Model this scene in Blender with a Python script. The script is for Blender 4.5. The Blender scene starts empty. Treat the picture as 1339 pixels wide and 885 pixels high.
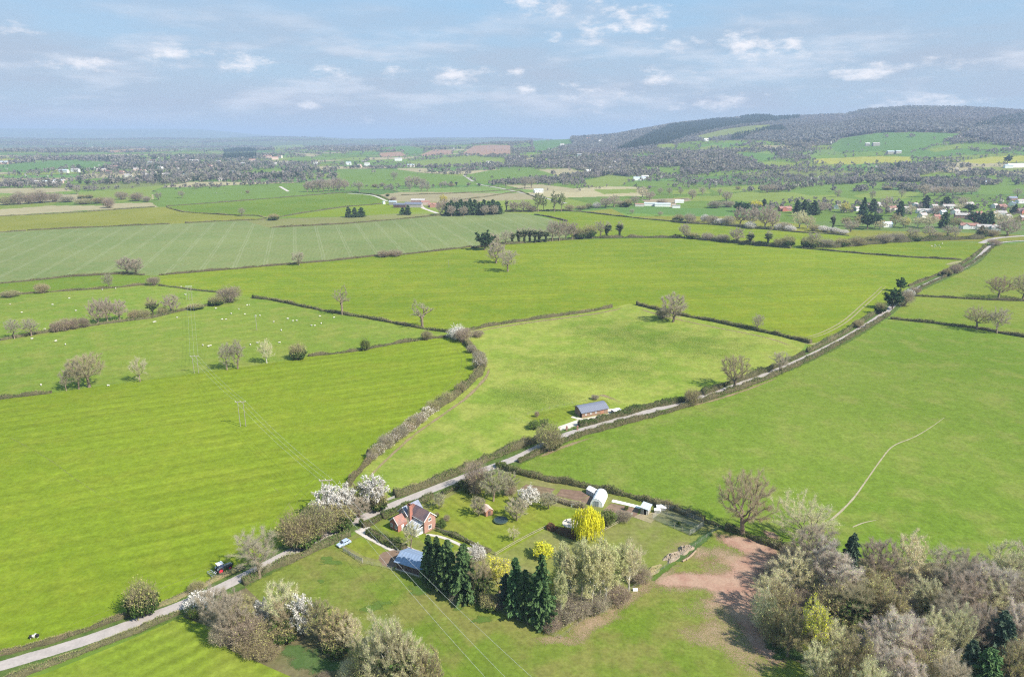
import bpy, math, random
import numpy as np
from mathutils import Vector, Matrix
from mathutils.geometry import tessellate_polygon

# ------------------------------------------------------------------ scene
scene = bpy.context.scene
COL = scene.collection
R_ = math.radians
rnd = random.Random(7)
NPR = np.random.default_rng(11)

# ------------------------------------------------------------------ camera calibration
W0, H0, F0 = 1339.0, 885.0, 893.0
HC = 120.0
K = HC / 90.0
PIT = math.atan((442.5 - 178.5) / F0)
cp, sp = math.cos(PIT), math.sin(PIT)

def ray(px, py):
    u = (px - W0 / 2) / F0; v = (H0 / 2 - py) / F0
    return (u, cp + v * sp, -sp + v * cp)

def az_of(px):                      # azimuth of a column at the horizon
    return math.atan(((px - W0 / 2) / F0) * cp)

def el_of(py):
    return math.atan((178.5 - py) / F0 * cp)

RPX = [-900, 300, 560, 690, 740, 760, 800, 840, 880, 930, 960, 972, 988, 1003, 1012, 1060, 1100, 1130, 1180, 1260, 1320, 1400, 1600, 2000, 2600]
RPY = [196, 196, 190, 184.5, 182, 180, 175, 167.5, 160.5, 156, 154, 152, 150.5, 151.5, 153.5, 152.5, 151.5, 145, 142, 142, 144, 148, 155, 175, 185]
LPX = [-900, 0, 200, 260, 330, 420, 452, 520, 600, 650, 700, 800, 2400]
LPY = [180, 181, 181, 181, 179.6, 179.6, 182, 182, 180.5, 180.3, 182, 184, 184]
FPX = [-900, -200, 0, 150, 255, 300, 335, 380, 460, 560, 2400]
FPY = [168, 168, 168.5, 169, 169, 172.5, 176, 179, 181, 182, 184]
RAZ = np.array([az_of(p) for p in RPX]); REL = np.array([math.tan(el_of(p + (3.0 if p < 178 else 1.0))) * math.cos(az_of(q)) for p, q in zip(RPY, RPX)])
LAZ = np.array([az_of(p) for p in LPX]); LEL = np.array([math.tan(el_of(p)) * math.cos(az_of(q)) for p, q in zip(LPY, LPX)])
FAZ = np.array([az_of(p) for p in FPX]); FEL = np.array([math.tan(el_of(p)) * math.cos(az_of(q)) for p, q in zip(FPY, FPX)])
RR, LR, FR = 5700.0, 12000.0, 22000.0

def sstep(a, b, x):
    t = np.clip((x - a) / (b - a), 0, 1)
    return t * t * (3 - 2 * t)

def terrain(x, y):
    x = np.asarray(x, float); y = np.asarray(y, float)
    r = np.hypot(x, y); a = np.arctan2(x, y)
    zr = np.maximum(HC + RR * np.interp(a, RAZ, REL), 0)
    t = np.clip((r - 2000) / (RR - 2000), 0, 1)
    ramp = 0.55 * t + 0.45 * t * t * (3 - 2 * t)
    ramp = np.where(r > RR, np.clip(1 - (r - RR) / 4600, 0, 1), ramp)
    k = sstep(2000, 4000, r)
    n = (np.sin(x / 280 + 1.3 * np.sin(y / 440)) + np.sin(y / 270 + 1.1 * np.sin(x / 410 + 1.0)) + 0.5 * np.sin((x + y) / 130))
    z = zr * ramp + n * (0.02 * zr + 2.2) * k * np.where(r > 7000, 0.6, 1.0) * np.where((r > 4900) & (r < 6700) & (zr > 100), .4, 1)
    zl = np.maximum(HC + LR * np.interp(a, LAZ, LEL), 0)
    tl = sstep(7000, LR, r) * np.clip(1 - (r - LR) / 5000, 0, 1)
    z = np.maximum(z, zl * tl + 0 * z)
    zf = np.maximum(HC + FR * np.interp(a, FAZ, FEL), 0)
    tf = sstep(14000, FR, r) * np.clip(1 - (r - FR) / 9000, 0.3, 1)
    z = np.maximum(z, zf * tf)
    return np.where(r < 2000, 0.0, z)

def G(px, py):
    """pixel -> point on the ground"""
    dx, dy, dz = ray(px, py)
    if dz < -0.012:
        t = -HC / dz
        if math.hypot(dx, dy) * t < 2000:
            return Vector((dx * t, dy * t, 0))
    h = math.hypot(dx, dy)
    rr = np.geomspace(1900, 29000, 1600)
    tt = rr / h
    zz = terrain(dx * tt, dy * tt)
    d = HC + dz * tt - zz
    i = np.argmax(d < 0) if (d < 0).any() else len(rr) - 1
    t = tt[i]
    return Vector((dx * t, dy * t, float(zz[i])))

def project(x, y, z):
    d = y * cp - (z - HC) * sp
    v = y * sp + (z - HC) * cp
    return W0 / 2 + F0 * x / d, H0 / 2 - F0 * v / d

def height_at(P, px, py_top):
    """height in metres of something standing at P that reaches up to row py_top"""
    dx, dy, dz = ray(px, py_top)
    t = P.y / dy
    return max(0.3, HC + dz * t - P.z)

def ppm(P):
    return F0 / (P.y * cp - (P.z - HC) * sp)

def GP(pts): return [G(*p) for p in pts]

# ------------------------------------------------------------------ object helpers
def prop(o, label=None, cat=None, group=None, kind=None):
    if label: o['label'] = label
    if cat: o['category'] = cat
    if group: o['group'] = group
    if kind: o['kind'] = kind
    return o

def empty(name, loc=(0, 0, 0), rz=0.0, label=None, cat=None, group=None):
    o = bpy.data.objects.new(name, None); COL.objects.link(o)
    o.empty_display_size = 0.5
    o.location = loc; o.rotation_euler = (0, 0, rz)
    return prop(o, label, cat, group)

def link(name, me, parent=None, loc=None):
    o = bpy.data.objects.new(name, me); COL.objects.link(o)
    if parent: o.parent = parent
    if loc is not None: o.location = loc
    return o

def npmesh(name, V, Fs, mats, midx=None, attrs=None, smooth=False):
    """V (n,3); Fs list of (m,k) int arrays; mats list; midx list of ints per Fs entry or arrays; attrs {name:(domain,type,array)}"""
    me = bpy.data.meshes.new(name)
    V = np.ascontiguousarray(V, np.float32)
    Fs = [np.asarray(f, np.int32) for f in Fs if len(f)]
    loops = np.concatenate([f.ravel() for f in Fs]) if Fs else np.zeros(0, np.int32)
    tot = np.concatenate([np.full(len(f), f.shape[1], np.int32) for f in Fs]) if Fs else np.zeros(0, np.int32)
    start = np.concatenate([[0], np.cumsum(tot)[:-1]]).astype(np.int32) if len(tot) else tot
    me.vertices.add(len(V)); me.vertices.foreach_set('co', V.ravel())
    me.loops.add(len(loops)); me.loops.foreach_set('vertex_index', loops)
    me.polygons.add(len(tot)); me.polygons.foreach_set('loop_start', start); me.polygons.foreach_set('loop_total', tot)
    for m in mats: me.materials.append(m)
    if midx is not None:
        mi = np.concatenate([np.full(len(f), m, np.int32) if np.isscalar(m) else np.asarray(m, np.int32) for f, m in zip(Fs, midx)])
        me.polygons.foreach_set('material_index', mi)
    if smooth: me.polygons.foreach_set('use_smooth', np.ones(len(tot), bool))
    for k, (dom, ty, arr) in (attrs or {}).items():
        a = me.attributes.new(k, ty, dom)
        a.data.foreach_set('color' if ty == 'FLOAT_COLOR' else 'value', np.ascontiguousarray(arr, np.float32).ravel())
    me.update(calc_edges=True); me.validate()
    return me

class MB:
    """collects shapes for ONE mesh"""
    def __init__(s): s.v = []; s.f = []; s.m = []
    def add(s, vs, fs, m=0):
        b = len(s.v); s.v += [tuple(v) for v in vs]
        for f in fs: s.f.append(tuple(b + i for i in f)); s.m.append(m)
    def box(s, c, size, rz=0, m=0, ry=0):
        hx, hy, hz = size[0] / 2, size[1] / 2, size[2] / 2
        M = Matrix.Translation(c) @ Matrix.Rotation(rz, 4, 'Z') @ Matrix.Rotation(ry, 4, 'Y')
        vs = [M @ Vector((x * hx, y * hy, z * hz)) for z in (-1, 1) for x, y in ((-1, -1), (1, -1), (1, 1), (-1, 1))]
        s.add(vs, [(3, 2, 1, 0), (4, 5, 6, 7), (0, 1, 5, 4), (1, 2, 6, 5), (2, 3, 7, 6), (3, 0, 4, 7)], m)
    def tube(s, p0, p1, r0, r1=None, n=6, m=0, cap=True):
        r1 = r0 if r1 is None else r1
        p0, p1 = Vector(p0), Vector(p1); d = (p1 - p0).normalized()
        a = d.orthogonal().normalized(); b = d.cross(a)
        vs = [p0 + (a * math.cos(t) + b * math.sin(t)) * r0 for t in [2 * math.pi * i / n for i in range(n)]]
        vs += [p1 + (a * math.cos(t) + b * math.sin(t)) * r1 for t in [2 * math.pi * i / n for i in range(n)]]
        fs = [(i, (i + 1) % n, n + (i + 1) % n, n + i) for i in range(n)]
        if cap: fs += [tuple(range(n - 1, -1, -1)), tuple(range(n, 2 * n))]
        s.add(vs, fs, m)
    def prism(s, poly, axis, d0, d1, m=0):
        """poly in 2-D, extruded from d0 to d1 along axis 'x' (poly=(y,z)), 'y' (poly=(x,z)) or 'z' (poly=(x,y))"""
        n = len(poly)
        def P(p, d): return (d, p[0], p[1]) if axis == 'x' else (p[0], d, p[1]) if axis == 'y' else (p[0], p[1], d)
        vs = [P(p, d0) for p in poly] + [P(p, d1) for p in poly]
        fs = [(i, (i + 1) % n, n + (i + 1) % n, n + i) for i in range(n)] + [tuple(range(n - 1, -1, -1)), tuple(range(n, 2 * n))]
        s.add(vs, fs, m)
    def ball(s, c, r, nu=10, nv=6, m=0):
        vs = [(c[0], c[1], c[2] - r[2])]
        for j in range(1, nv):
            t = math.pi * j / nv
            for i in range(nu):
                p = 2 * math.pi * i / nu
                vs.append((c[0] + r[0] * math.sin(t) * math.cos(p), c[1] + r[1] * math.sin(t) * math.sin(p), c[2] - r[2] * math.cos(t)))
        vs.append((c[0], c[1], c[2] + r[2])); L = len(vs) - 1
        fs = [(0, 1 + (i + 1) % nu, 1 + i) for i in range(nu)]
        for j in range(nv - 2):
            for i in range(nu):
                a = 1 + j * nu + i; b = 1 + j * nu + (i + 1) % nu
                fs.append((a, b, b + nu, a + nu))
        o = 1 + (nv - 2) * nu
        fs += [(L, o + i, o + (i + 1) % nu) for i in range(nu)]
        s.add(vs, fs, m)
    def build(s, name, mats, parent=None, loc=None, smooth=False, bevel=0):
        me = bpy.data.meshes.new(name); me.from_pydata(s.v, [], s.f)
        for m in (mats if isinstance(mats, (list, tuple)) else [mats]): me.materials.append(m)
        me.polygons.foreach_set('material_index', s.m)
        if smooth: me.polygons.foreach_set('use_smooth', [True] * len(s.f))
        me.update()
        if bevel:
            import bmesh
            bm = bmesh.new(); bm.from_mesh(me)
            bmesh.ops.recalc_face_normals(bm, faces=bm.faces)
            bmesh.ops.bevel(bm, geom=bm.edges[:], offset=bevel, segments=1, affect='EDGES', clamp_overlap=True)
            bm.to_mesh(me); bm.free()
        else:
            import bmesh
            bm = bmesh.new(); bm.from_mesh(me)
            bmesh.ops.recalc_face_normals(bm, faces=bm.faces); bm.to_mesh(me); bm.free()
        return link(name, me, parent, loc)

# ------------------------------------------------------------------ materials
class NT:
    def __init__(s, name):
        s.mat = bpy.data.materials.new(name); s.mat.use_nodes = True
        s.t = s.mat.node_tree; s.t.nodes.clear()
        s.out = s.t.nodes.new('ShaderNodeOutputMaterial')
        s._pos = None
    def n(s, ty, **kw):
        x = s.t.nodes.new(ty)
        for k, v in kw.items(): setattr(x, k, v)
        return x
    def put(s, sock, v):
        if v is None: return
        if isinstance(v, bpy.types.NodeSocket): s.t.links.new(v, sock)
        elif isinstance(v, (tuple, list)) and len(v) == 3 and len(sock.default_value) == 4: sock.default_value = (*v, 1)
        else: sock.default_value = v
    def pos(s):
        if s._pos is None: s._pos = s.n('ShaderNodeNewGeometry').outputs['Position']
        return s._pos
    def obj(s): return s.n('ShaderNodeTexCoord').outputs['Object']
    def orand(s): return s.n('ShaderNodeObjectInfo').outputs['Random']
    def noise(s, scale, detail=3, rough=.55, co=None, dist=0, vec=None):
        x = s.n('ShaderNodeTexNoise'); s.put(x.inputs['Vector'], co or s.pos())
        x.inputs['Scale'].default_value = scale; x.inputs['Detail'].default_value = detail
        x.inputs['Roughness'].default_value = rough; x.inputs['Distortion'].default_value = dist
        return x.outputs[0]
    def m(s, op, a, b=None, c=None, clamp=False):
        x = s.n('ShaderNodeMath', operation=op, use_clamp=clamp)
        s.put(x.inputs[0], a); s.put(x.inputs[1], b)
        if c is not None: s.put(x.inputs[2], c)
        return x.outputs[0]
    def vm(s, op, a, b=None):
        x = s.n('ShaderNodeVectorMath', operation=op); s.put(x.inputs[0], a); s.put(x.inputs[1], b)
        return x.outputs['Value'] if op in ('DOT_PRODUCT', 'LENGTH', 'DISTANCE') else x.outputs[0]
    def mix(s, f, a, b, blend='MIX'):
        x = s.n('ShaderNodeMix', data_type='RGBA', blend_type=blend)
        s.put(x.inputs[0], f); s.put(x.inputs[6], a); s.put(x.inputs[7], b)
        return x.outputs[2]
    def step(s, v, lo, hi):
        x = s.n('ShaderNodeMapRange', interpolation_type='SMOOTHSTEP')
        s.put(x.inputs[0], v); s.put(x.inputs[1], lo); s.put(x.inputs[2], hi)
        return x.outputs[0]
    def val(s, col, v, sat=1.0, hue=0.5):
        x = s.n('ShaderNodeHueSaturation'); s.put(x.inputs['Color'], col); s.put(x.inputs['Value'], v)
        s.put(x.inputs['Saturation'], sat); s.put(x.inputs['Hue'], hue)
        return x.outputs[0]
    def attr(s, name): return s.n('ShaderNodeAttribute', attribute_name=name)
    def bsdf(s, col, rough=.9, spec=.15, metal=0, normal=None, trans=0, alpha=None, transmission=0):
        b = s.n('ShaderNodeBsdfPrincipled')
        s.put(b.inputs['Base Color'], col); s.put(b.inputs['Roughness'], rough)
        s.put(b.inputs['Specular IOR Level'], spec); s.put(b.inputs['Metallic'], metal)
        if transmission: b.inputs['Transmission Weight'].default_value = transmission
        if normal is not None: s.put(b.inputs['Normal'], normal)
        sh = b.outputs[0]
        if trans:
            t = s.n('ShaderNodeBsdfTranslucent'); s.put(t.inputs[0], col)
            x = s.n('ShaderNodeMixShader'); x.inputs[0].default_value = trans
            s.t.links.new(sh, x.inputs[1]); s.t.links.new(t.outputs[0], x.inputs[2]); sh = x.outputs[0]
        if alpha is not None:
            t = s.n('ShaderNodeBsdfTransparent'); x = s.n('ShaderNodeMixShader'); s.put(x.inputs[0], alpha)
            s.t.links.new(t.outputs[0], x.inputs[1]); s.t.links.new(sh, x.inputs[2]); sh = x.outputs[0]
        s.t.links.new(sh, s.out.inputs['Surface'])
        return s.mat
    def bump(s, h, strength=.3, dist=.1):
        x = s.n('ShaderNodeBump'); s.put(x.inputs['Height'], h)
        x.inputs['Strength'].default_value = strength; x.inputs['Distance'].default_value = dist
        return x.outputs[0]

def dirv(a, b):
    """world direction (unit, xy) between two pixels on the ground"""
    A, B = G(*a), G(*b); d = (B - A); d.z = 0
    return d.normalized()

GF = .765
def grass(name, c1, c2, c3, stripes=(), fine=.55, tram=None, mott=(.42, .68), big=.012):
    """three-tone turf; stripes: (dir along the stripe, period m, strength, wobble)"""
    c1, c2, c3 = [tuple(GF * q for q in c) for c in (c1, c2, c3)]
    k = NT(name)
    n1 = k.noise(big / K, 4, .6); n2 = k.noise(.085 / K, 5, .62); n3 = k.noise(1.1 / K, 4, .75); n4 = k.noise(.35 / K, 3, .6)
    col = k.mix(k.step(n1, .38, .62), c1, c2)
    col = k.mix(k.m('MULTIPLY', k.step(n2, *mott), .8), col, c3)
    v = k.m('MULTIPLY_ADD', n3, fine * 2.0, 1 - fine)
    v = k.m('MULTIPLY', v, k.m('MULTIPLY_ADD', n4, .7, .65))
    v = k.m('MULTIPLY', v, k.m('MULTIPLY_ADD', k.noise(.0045, 3, .5), .45, .78))
    for d, per, st, wob in stripes:
        q = k.vm('DOT_PRODUCT', k.pos(), (-d.y, d.x, 0))
        q = k.m('ADD', q, k.m('MULTIPLY', k.noise(.03, 2), wob))
        w = k.m('SINE', k.m('MULTIPLY', q, 2 * math.pi / (per * K)))
        w = k.m('MULTIPLY', w, k.m('MULTIPLY', k.step(k.noise(.018, 3), .3, .6), st))
        v = k.m('MULTIPLY', v, k.m('ADD', w, 1.0))
    if tram:
        d, per, wid, tcol, off = tram; per *= K; wid *= K
        q = k.m('ADD', k.vm('DOT_PRODUCT', k.pos(), (-d.y, d.x, 0)), off)
        q = k.m('ADD', q, k.m('MULTIPLY', k.noise(.012, 2), 2.0))
        fr = k.m('MULTIPLY', k.m('FRACT', k.m('DIVIDE', q, per)), per)
        e = k.m('ABSOLUTE', k.m('SUBTRACT', k.m('ABSOLUTE', k.m('SUBTRACT', fr, per / 2)), 1.3))
        f = k.m('SUBTRACT', 1.0, k.step(e, wid * .5, wid))
        f = k.m('MULTIPLY', f, k.m('MULTIPLY', k.step(k.noise(.05, 3), .25, .5), .62))
        col = k.mix(f, col, tcol)
    return k.bsdf(k.val(col, v), 1.0, .04)

def plain(name, col, rough=.7, spec=.3, metal=0, var=.25, scale=2.0, trans=0, objco=False):
    k = NT(name)
    n = k.noise(scale, 4, .65, co=k.obj() if objco else None)
    return k.bsdf(k.val(col, k.m('MULTIPLY_ADD', n, var * 2, 1 - var)), rough, spec, metal, trans=trans)

def foliage(name, col, col2, trans=.25, var=.35, hue=.03, scale=.5):
    """leaf / twig colour that differs between clumps and from one plant to the next"""
    k = NT(name)
    n = k.noise(scale, 3, .6); n2 = k.noise(4.0, 2)
    c = k.mix(k.step(n, .35, .65), col, col2)
    r = k.orand()
    v = k.m('MULTIPLY', k.m('MULTIPLY_ADD', r, var, 1 - var / 2), k.m('MULTIPLY_ADD', n2, .6, .7))
    c = k.val(c, v, 1.0, k.m('MULTIPLY_ADD', k.m('FRACT', k.m('MULTIPLY', r, 7.31)), hue, .5 - hue / 2))
    return k.bsdf(c, .85, .08, trans=trans)

M = {}
# grass fields (albedos)
D1 = dirv((400, 517), (590, 490))
M['left'] = grass('field_grass_bright', (0.172, 0.237, 0.016), (0.187, 0.246, 0.018), (0.208, 0.251, 0.022), [(D1, 5.6, .085, .8), (D1, 2.6, .05, .5), (D1, 17.0, .05, 1.5)])
M['sheep'] = grass('field_grass_pasture', (0.159, 0.236, 0.028), (0.188, 0.248, 0.034), (0.236, 0.260, 0.051), [(dirv((100, 470), (300, 440)), 9, .04, 5)])
M['strip'] = grass('field_grass_strip', (0.119, 0.197, 0.018), (0.143, 0.213, 0.022), (0.167, 0.208, 0.026))
M['mid'] = grass('field_grass_wide', (0.157, 0.225, 0.016), (0.188, 0.240, 0.018), (0.220, 0.252, 0.022), [(dirv((620, 350), (1100, 340)), 7.5, .05, 3), (dirv((620, 350), (1100, 340)), 24, .05, 6)])
M['barnf'] = grass('field_grass_thin', (0.180, 0.256, 0.031), (0.239, 0.292, 0.046), (0.297, 0.316, 0.068), [(dirv((560, 560), (760, 440)), 9, .03, 4)], mott=(.40, .62))
M['rightf'] = grass('field_grass_right', (0.139, 0.212, 0.023), (0.166, 0.226, 0.032), (0.212, 0.238, 0.052), [], mott=(.45, .70), fine=.65)
M['r2'] = grass('field_grass_light', (0.150, 0.215, 0.023), (0.180, 0.225, 0.032), (0.210, 0.230, 0.041))
M['cereal'] = grass('field_winter_cereal', (0.171, 0.221, 0.072), (0.194, 0.231, 0.081), (0.210, 0.231, 0.088), [(dirv((320, 340), (365, 300)), 3.1, .04, 1.0)], fine=.3,
                    tram=(dirv((331, 345), (345, 301)), 21.0, .75, (.195, .215, .105), 4.0))
M['olive'] = grass('field_grass_olive', (0.200, 0.215, 0.030), (0.226, 0.230, 0.036), (0.242, 0.235, 0.050), fine=.4)
M['pale'] = grass('field_grass_pale', (.21, .22, .07), (.23, .235, .08), (.235, .225, .10), fine=.4)
M['lawn'] = grass('garden_lawn', (0.155, 0.220, 0.019), (0.191, 0.230, 0.026), (0.229, 0.236, 0.040), [(dirv((600, 700), (560, 672)), 2.4, .09, .6)])
M['rough'] = grass('rough_lawn', (.165, .20, .035), (.21, .215, .06), (.235, .215, .085), big=.05)
M['paddock'] = grass('paddock_grass', (0.133, 0.196, 0.021), (0.173, 0.208, 0.037), (0.214, 0.202, 0.057), mott=(.42, .62), big=.03, fine=.65)
M['swath'] = grass('field_grass_swath', (0.175, 0.242, 0.022), (0.194, 0.249, 0.026), (0.222, 0.259, 0.036), [(dirv((150, 880), (262, 826)), 3.4, .13, 1.2)])
M['verge'] = grass('woodland_litter', (.15, .13, .06), (.19, .155, .085), (.13, .15, .05), big=.05)
M['base'] = grass('open_grass', (.115, .185, .025), (.135, .20, .03), (.16, .20, .05))

def soft(name, c1, c2, lo=.30, hi=.62, nscale=.25, amp=1.0, fine=1.6, fv=.5, amax=1.0):
    """worn ground whose border breaks up into the grass round it"""
    c1, c2 = [tuple(GF * q for q in c) for c in (c1, c2)]
    k = NT(name)
    e = k.attr('edge').outputs['Fac']
    n = k.noise(nscale, 5, .65); n3 = k.noise(fine, 4, .75)
    a = k.step(k.m('ADD', e, k.m('MULTIPLY', k.m('SUBTRACT', n, .5), amp)), lo, hi)
    a = k.m('MULTIPLY', a, amax)
    if amp > 1.1 and amp < 0: a = k.m('MULTIPLY', a, k.step(k.m('ADD', n3, k.m('MULTIPLY', e, .35)), .32, .72))
    wn = k.n('ShaderNodeTexWhiteNoise', noise_dimensions='3D'); k.put(wn.inputs['Vector'], k.vm('FLOOR', k.vm('MULTIPLY', k.pos(), (11.0, 11.0, 0.0))))
    thr = k.m('ADD', k.m('MULTIPLY', wn.outputs['Value'], .72), k.m('MULTIPLY', k.step(n3, .2, .8), .28))
    a = k.m('GREATER_THAN', a, thr)      # broken turf: each crumb of ground is either bare or grown over
    col = k.mix(k.step(k.noise(nscale * 1.7, 4), .35, .65), c1, c2)
    col = k.val(col, k.m('MULTIPLY_ADD', n3, fv * 2, 1 - fv))
    return k.bsdf(col, .95, .1, alpha=a)

M['mud'] = soft('trampled_red_soil', (.365, .21, .15), (.42, .275, .195), amp=1.3, lo=.2, hi=1.05, nscale=.13)
M['mudthin'] = soft('worn_grass', (.34, .25, .14), (.36, .255, .165), amp=1.3, lo=.2, hi=1.3, nscale=.13, amax=.85)
M['path'] = soft('trodden_path', (.42, .37, .25), (.36, .31, .19), amp=.9, lo=.2, hi=.7)
M['tyre'] = soft('tyre_track', (.30, .29, .12), (.34, .30, .15), amp=1.2, lo=.2, hi=.9)
M['faint'] = soft('faint_track', (.25, .285, .06), (.27, .29, .09), amp=1.6, lo=.3, hi=1.3, amax=.6)
M['dark'] = soft('lush_grass', (.095, .155, .025), (.11, .165, .03), amp=1.5, lo=.3, hi=.9)
M['nettle'] = soft('nettle_green', (.07, .12, .03), (.09, .14, .04), amp=1.3, lo=.3, hi=.8)
M['vergesoft'] = soft('verge_soft', (.075, .125, .025), (.12, .155, .04), amp=.8, lo=.15, hi=.6)
M['lane'] = soft('lane_asphalt', (.40, .355, .325), (.46, .405, .37), lo=.12, hi=.34, amp=.45, fv=.28)
M['gravel'] = soft('pale_gravel', (.56, .50, .45), (.62, .55, .49), lo=.15, hi=.4, amp=.5, fv=.25)
M['bed'] = soft('garden_soil', (.20, .135, .09), (.25, .17, .12), lo=.1, hi=.4, amp=.5, fv=.4)
M['concrete'] = plain('concrete_apron', (.50, .44, .37), .9, .1, var=.15, scale=.7)
# plants
M['bark'] = foliage('bark_grey_brown', (0.176, 0.135, 0.095), (0.243, 0.189, 0.135), 0, .3, .02)
M['barkpale'] = foliage('bark_birch', (.42, .40, .34), (.30, .28, .23), 0, .3, .02)
M['twig'] = foliage('twig_olive', (0.453, 0.386, 0.244), (0.375, 0.317, 0.189), .42, .3, .03)
M['twigpink'] = foliage('twig_rose_brown', (0.517, 0.439, 0.343), (0.439, 0.361, 0.271), .42, .25, .02)
M['twigpale'] = foliage('twig_pale', (0.660, 0.594, 0.418), (0.572, 0.506, 0.330), .42, .25, .03)
M['twiggrey'] = foliage('twig_grey', (0.470, 0.416, 0.312), (0.403, 0.349, 0.254), .42, .25, .02)
M['bud'] = foliage('leaf_bud_yellowgreen', (.56, .56, .27), (.48, .49, .21), .35, .3, .04)
M['budolive'] = foliage('leaf_bud_olive', (0.423, 0.409, 0.132), (0.330, 0.330, 0.113), .3, .3, .04)
M['yellow'] = foliage('leaf_yellow', (.72, .66, .05), (.50, .52, .06), .35, .15, .03)
M['willow'] = foliage('leaf_willow', (0.780, 0.705, 0.050), (0.650, 0.612, 0.044), .35, .15, .02)
M['ivy'] = foliage('leaf_ivy', (0.046, 0.085, 0.016), (0.072, 0.111, 0.026), .15, .3, .03)
M['evergreen'] = foliage('leaf_evergreen', (0.072, 0.111, 0.026), (0.111, 0.150, 0.039), .2, .3, .04)
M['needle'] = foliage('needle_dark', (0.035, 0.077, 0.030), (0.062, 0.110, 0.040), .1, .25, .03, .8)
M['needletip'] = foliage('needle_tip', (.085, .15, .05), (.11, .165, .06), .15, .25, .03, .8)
M['needleblue'] = foliage('needle_bluegreen', (.06, .095, .06), (.085, .12, .075), .1, .2, .03)
M['leafgreen'] = foliage('leaf_fresh_green', (.13, .185, .03), (.095, .14, .025), .3, .3, .03)
M['blossom'] = foliage('petal_white', (0.744, 0.711, 0.651), (0.688, 0.660, 0.605), .3, .12, .01)
M['blossompink'] = foliage('petal_pinkwhite', (.82, .74, .68), (.85, .79, .73), .3, .1, .01)
M['russet'] = foliage('leaf_russet', (.17, .075, .045), (.22, .11, .06), .2, .2, .02)
M['hedge'] = foliage('hedge_twig', (0.306, 0.246, 0.138), (0.227, 0.227, 0.089), .12, .35, .03, .3)
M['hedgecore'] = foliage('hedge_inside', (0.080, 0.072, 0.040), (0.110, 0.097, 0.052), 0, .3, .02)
M['hedgegreen'] = foliage('hedge_leaf', (0.081, 0.127, 0.030), (0.127, 0.164, 0.042), .2, .3, .03, .3)
M['lilac'] = foliage('twig_lilac', (0.648, 0.567, 0.486), (0.551, 0.470, 0.400), .42, .25, .02)
M['lush'] = soft('lush_turf', (.115, .20, .02), (.13, .205, .022), amp=1.0, lo=0, hi=1.6, amax=.5, nscale=.05)
M['bedsoil'] = grass('dug_soil', (.215, .14, .10), (.25, .17, .125), (.19, .15, .08), [(dirv((690, 634), (726, 640)), 1.4, .12, .3)], big=.1)
M['bedpale'] = grass('bare_ground', (.34, .27, .18), (.38, .30, .20), (.27, .24, .12), big=.1)
M['penturf'] = grass('pen_turf', (.13, .155, .06), (.16, .17, .075), (.18, .17, .09), big=.08)
M['fleece'] = plain('white_fleece', (.78, .75, .70), .7, .2, var=.08)
M['bushtwig'] = foliage('bush_twig', (.37, .31, .185), (.29, .24, .14), .35, .3, .03)  # twig colours darkened in copies for bushes, offsetting sun-facing brightness
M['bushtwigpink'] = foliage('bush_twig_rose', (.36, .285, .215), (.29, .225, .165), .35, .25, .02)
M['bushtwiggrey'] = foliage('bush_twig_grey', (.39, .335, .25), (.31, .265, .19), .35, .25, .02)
# ------------------------------------------------------------------ plant meshes
def unit(v):
    return v / np.maximum(np.linalg.norm(v, axis=-1, keepdims=True), 1e-9)

def tubes(p0, p1, r0, r1, n):
    """tapered open tubes for many segments -> V, F"""
    p0, p1 = np.asarray(p0, float), np.asarray(p1, float)
    d = unit(p1 - p0)
    ref = np.where(np.abs(d[:, 2:3]) < .9, np.array([[0, 0, 1.0]]), np.array([[1.0, 0, 0]]))
    a = unit(np.cross(d, ref)); b = np.cross(d, a)
    ang = np.arange(n) * 2 * math.pi / n
    c, s = np.cos(ang)[None, :, None], np.sin(ang)[None, :, None]
    ringdir = a[:, None] * c + b[:, None] * s
    v0 = p0[:, None] + ringdir * np.asarray(r0)[:, None, None]
    v1 = p1[:, None] + ringdir * np.asarray(r1)[:, None, None]
    V = np.concatenate([v0, v1], 1).reshape(-1, 3)
    base = (np.arange(len(p0)) * 2 * n)[:, None]
    i = np.arange(n); j = (i + 1) % n
    F = np.stack([i, j, n + j, n + i], 1)[None] + base[:, :, None]
    return V, F.reshape(-1, 4)

def quads(c, size, rng, flat=0, aspect=1.6, direc=None):
    """randomly turned little quads"""
    n = len(c)
    u = unit(rng.normal(size=(n, 3))) if direc is None else direc
    w = unit(np.cross(u, rng.normal(size=(n, 3))))
    s = np.broadcast_to(np.asarray(size, float), (n,))[:, None]
    a = u * s * .5 * aspect; b = w * s * .5
    V = np.stack([c - a - b * .6, c - a * .2 + b, c + a, c - b * .8 + a * .2], 1).reshape(-1, 3)
    F = np.arange(4 * n).reshape(n, 4)
    return V, F

def tris(p, d, l, w, rng):
    n = len(p)
    sd = unit(np.cross(d, rng.normal(size=(n, 3)))) * (w * .5)[:, None]
    V = np.stack([p - sd, p + sd, p + d * l[:, None]], 1).reshape(-1, 3)
    return V, np.arange(3 * n).reshape(n, 3)

class Acc:
    def __init__(s): s.V = []; s.F = []; s.M = []; s.n = 0
    def add(s, VF, m):
        V, F = VF
        if len(V) == 0: return
        s.V.append(V); s.F.append(F + s.n); s.M.append(m); s.n += len(V)
    def mesh(s, name, mats, smooth=False):
        return npmesh(name, np.concatenate(s.V), s.F, mats, s.M, smooth=smooth)

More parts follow.
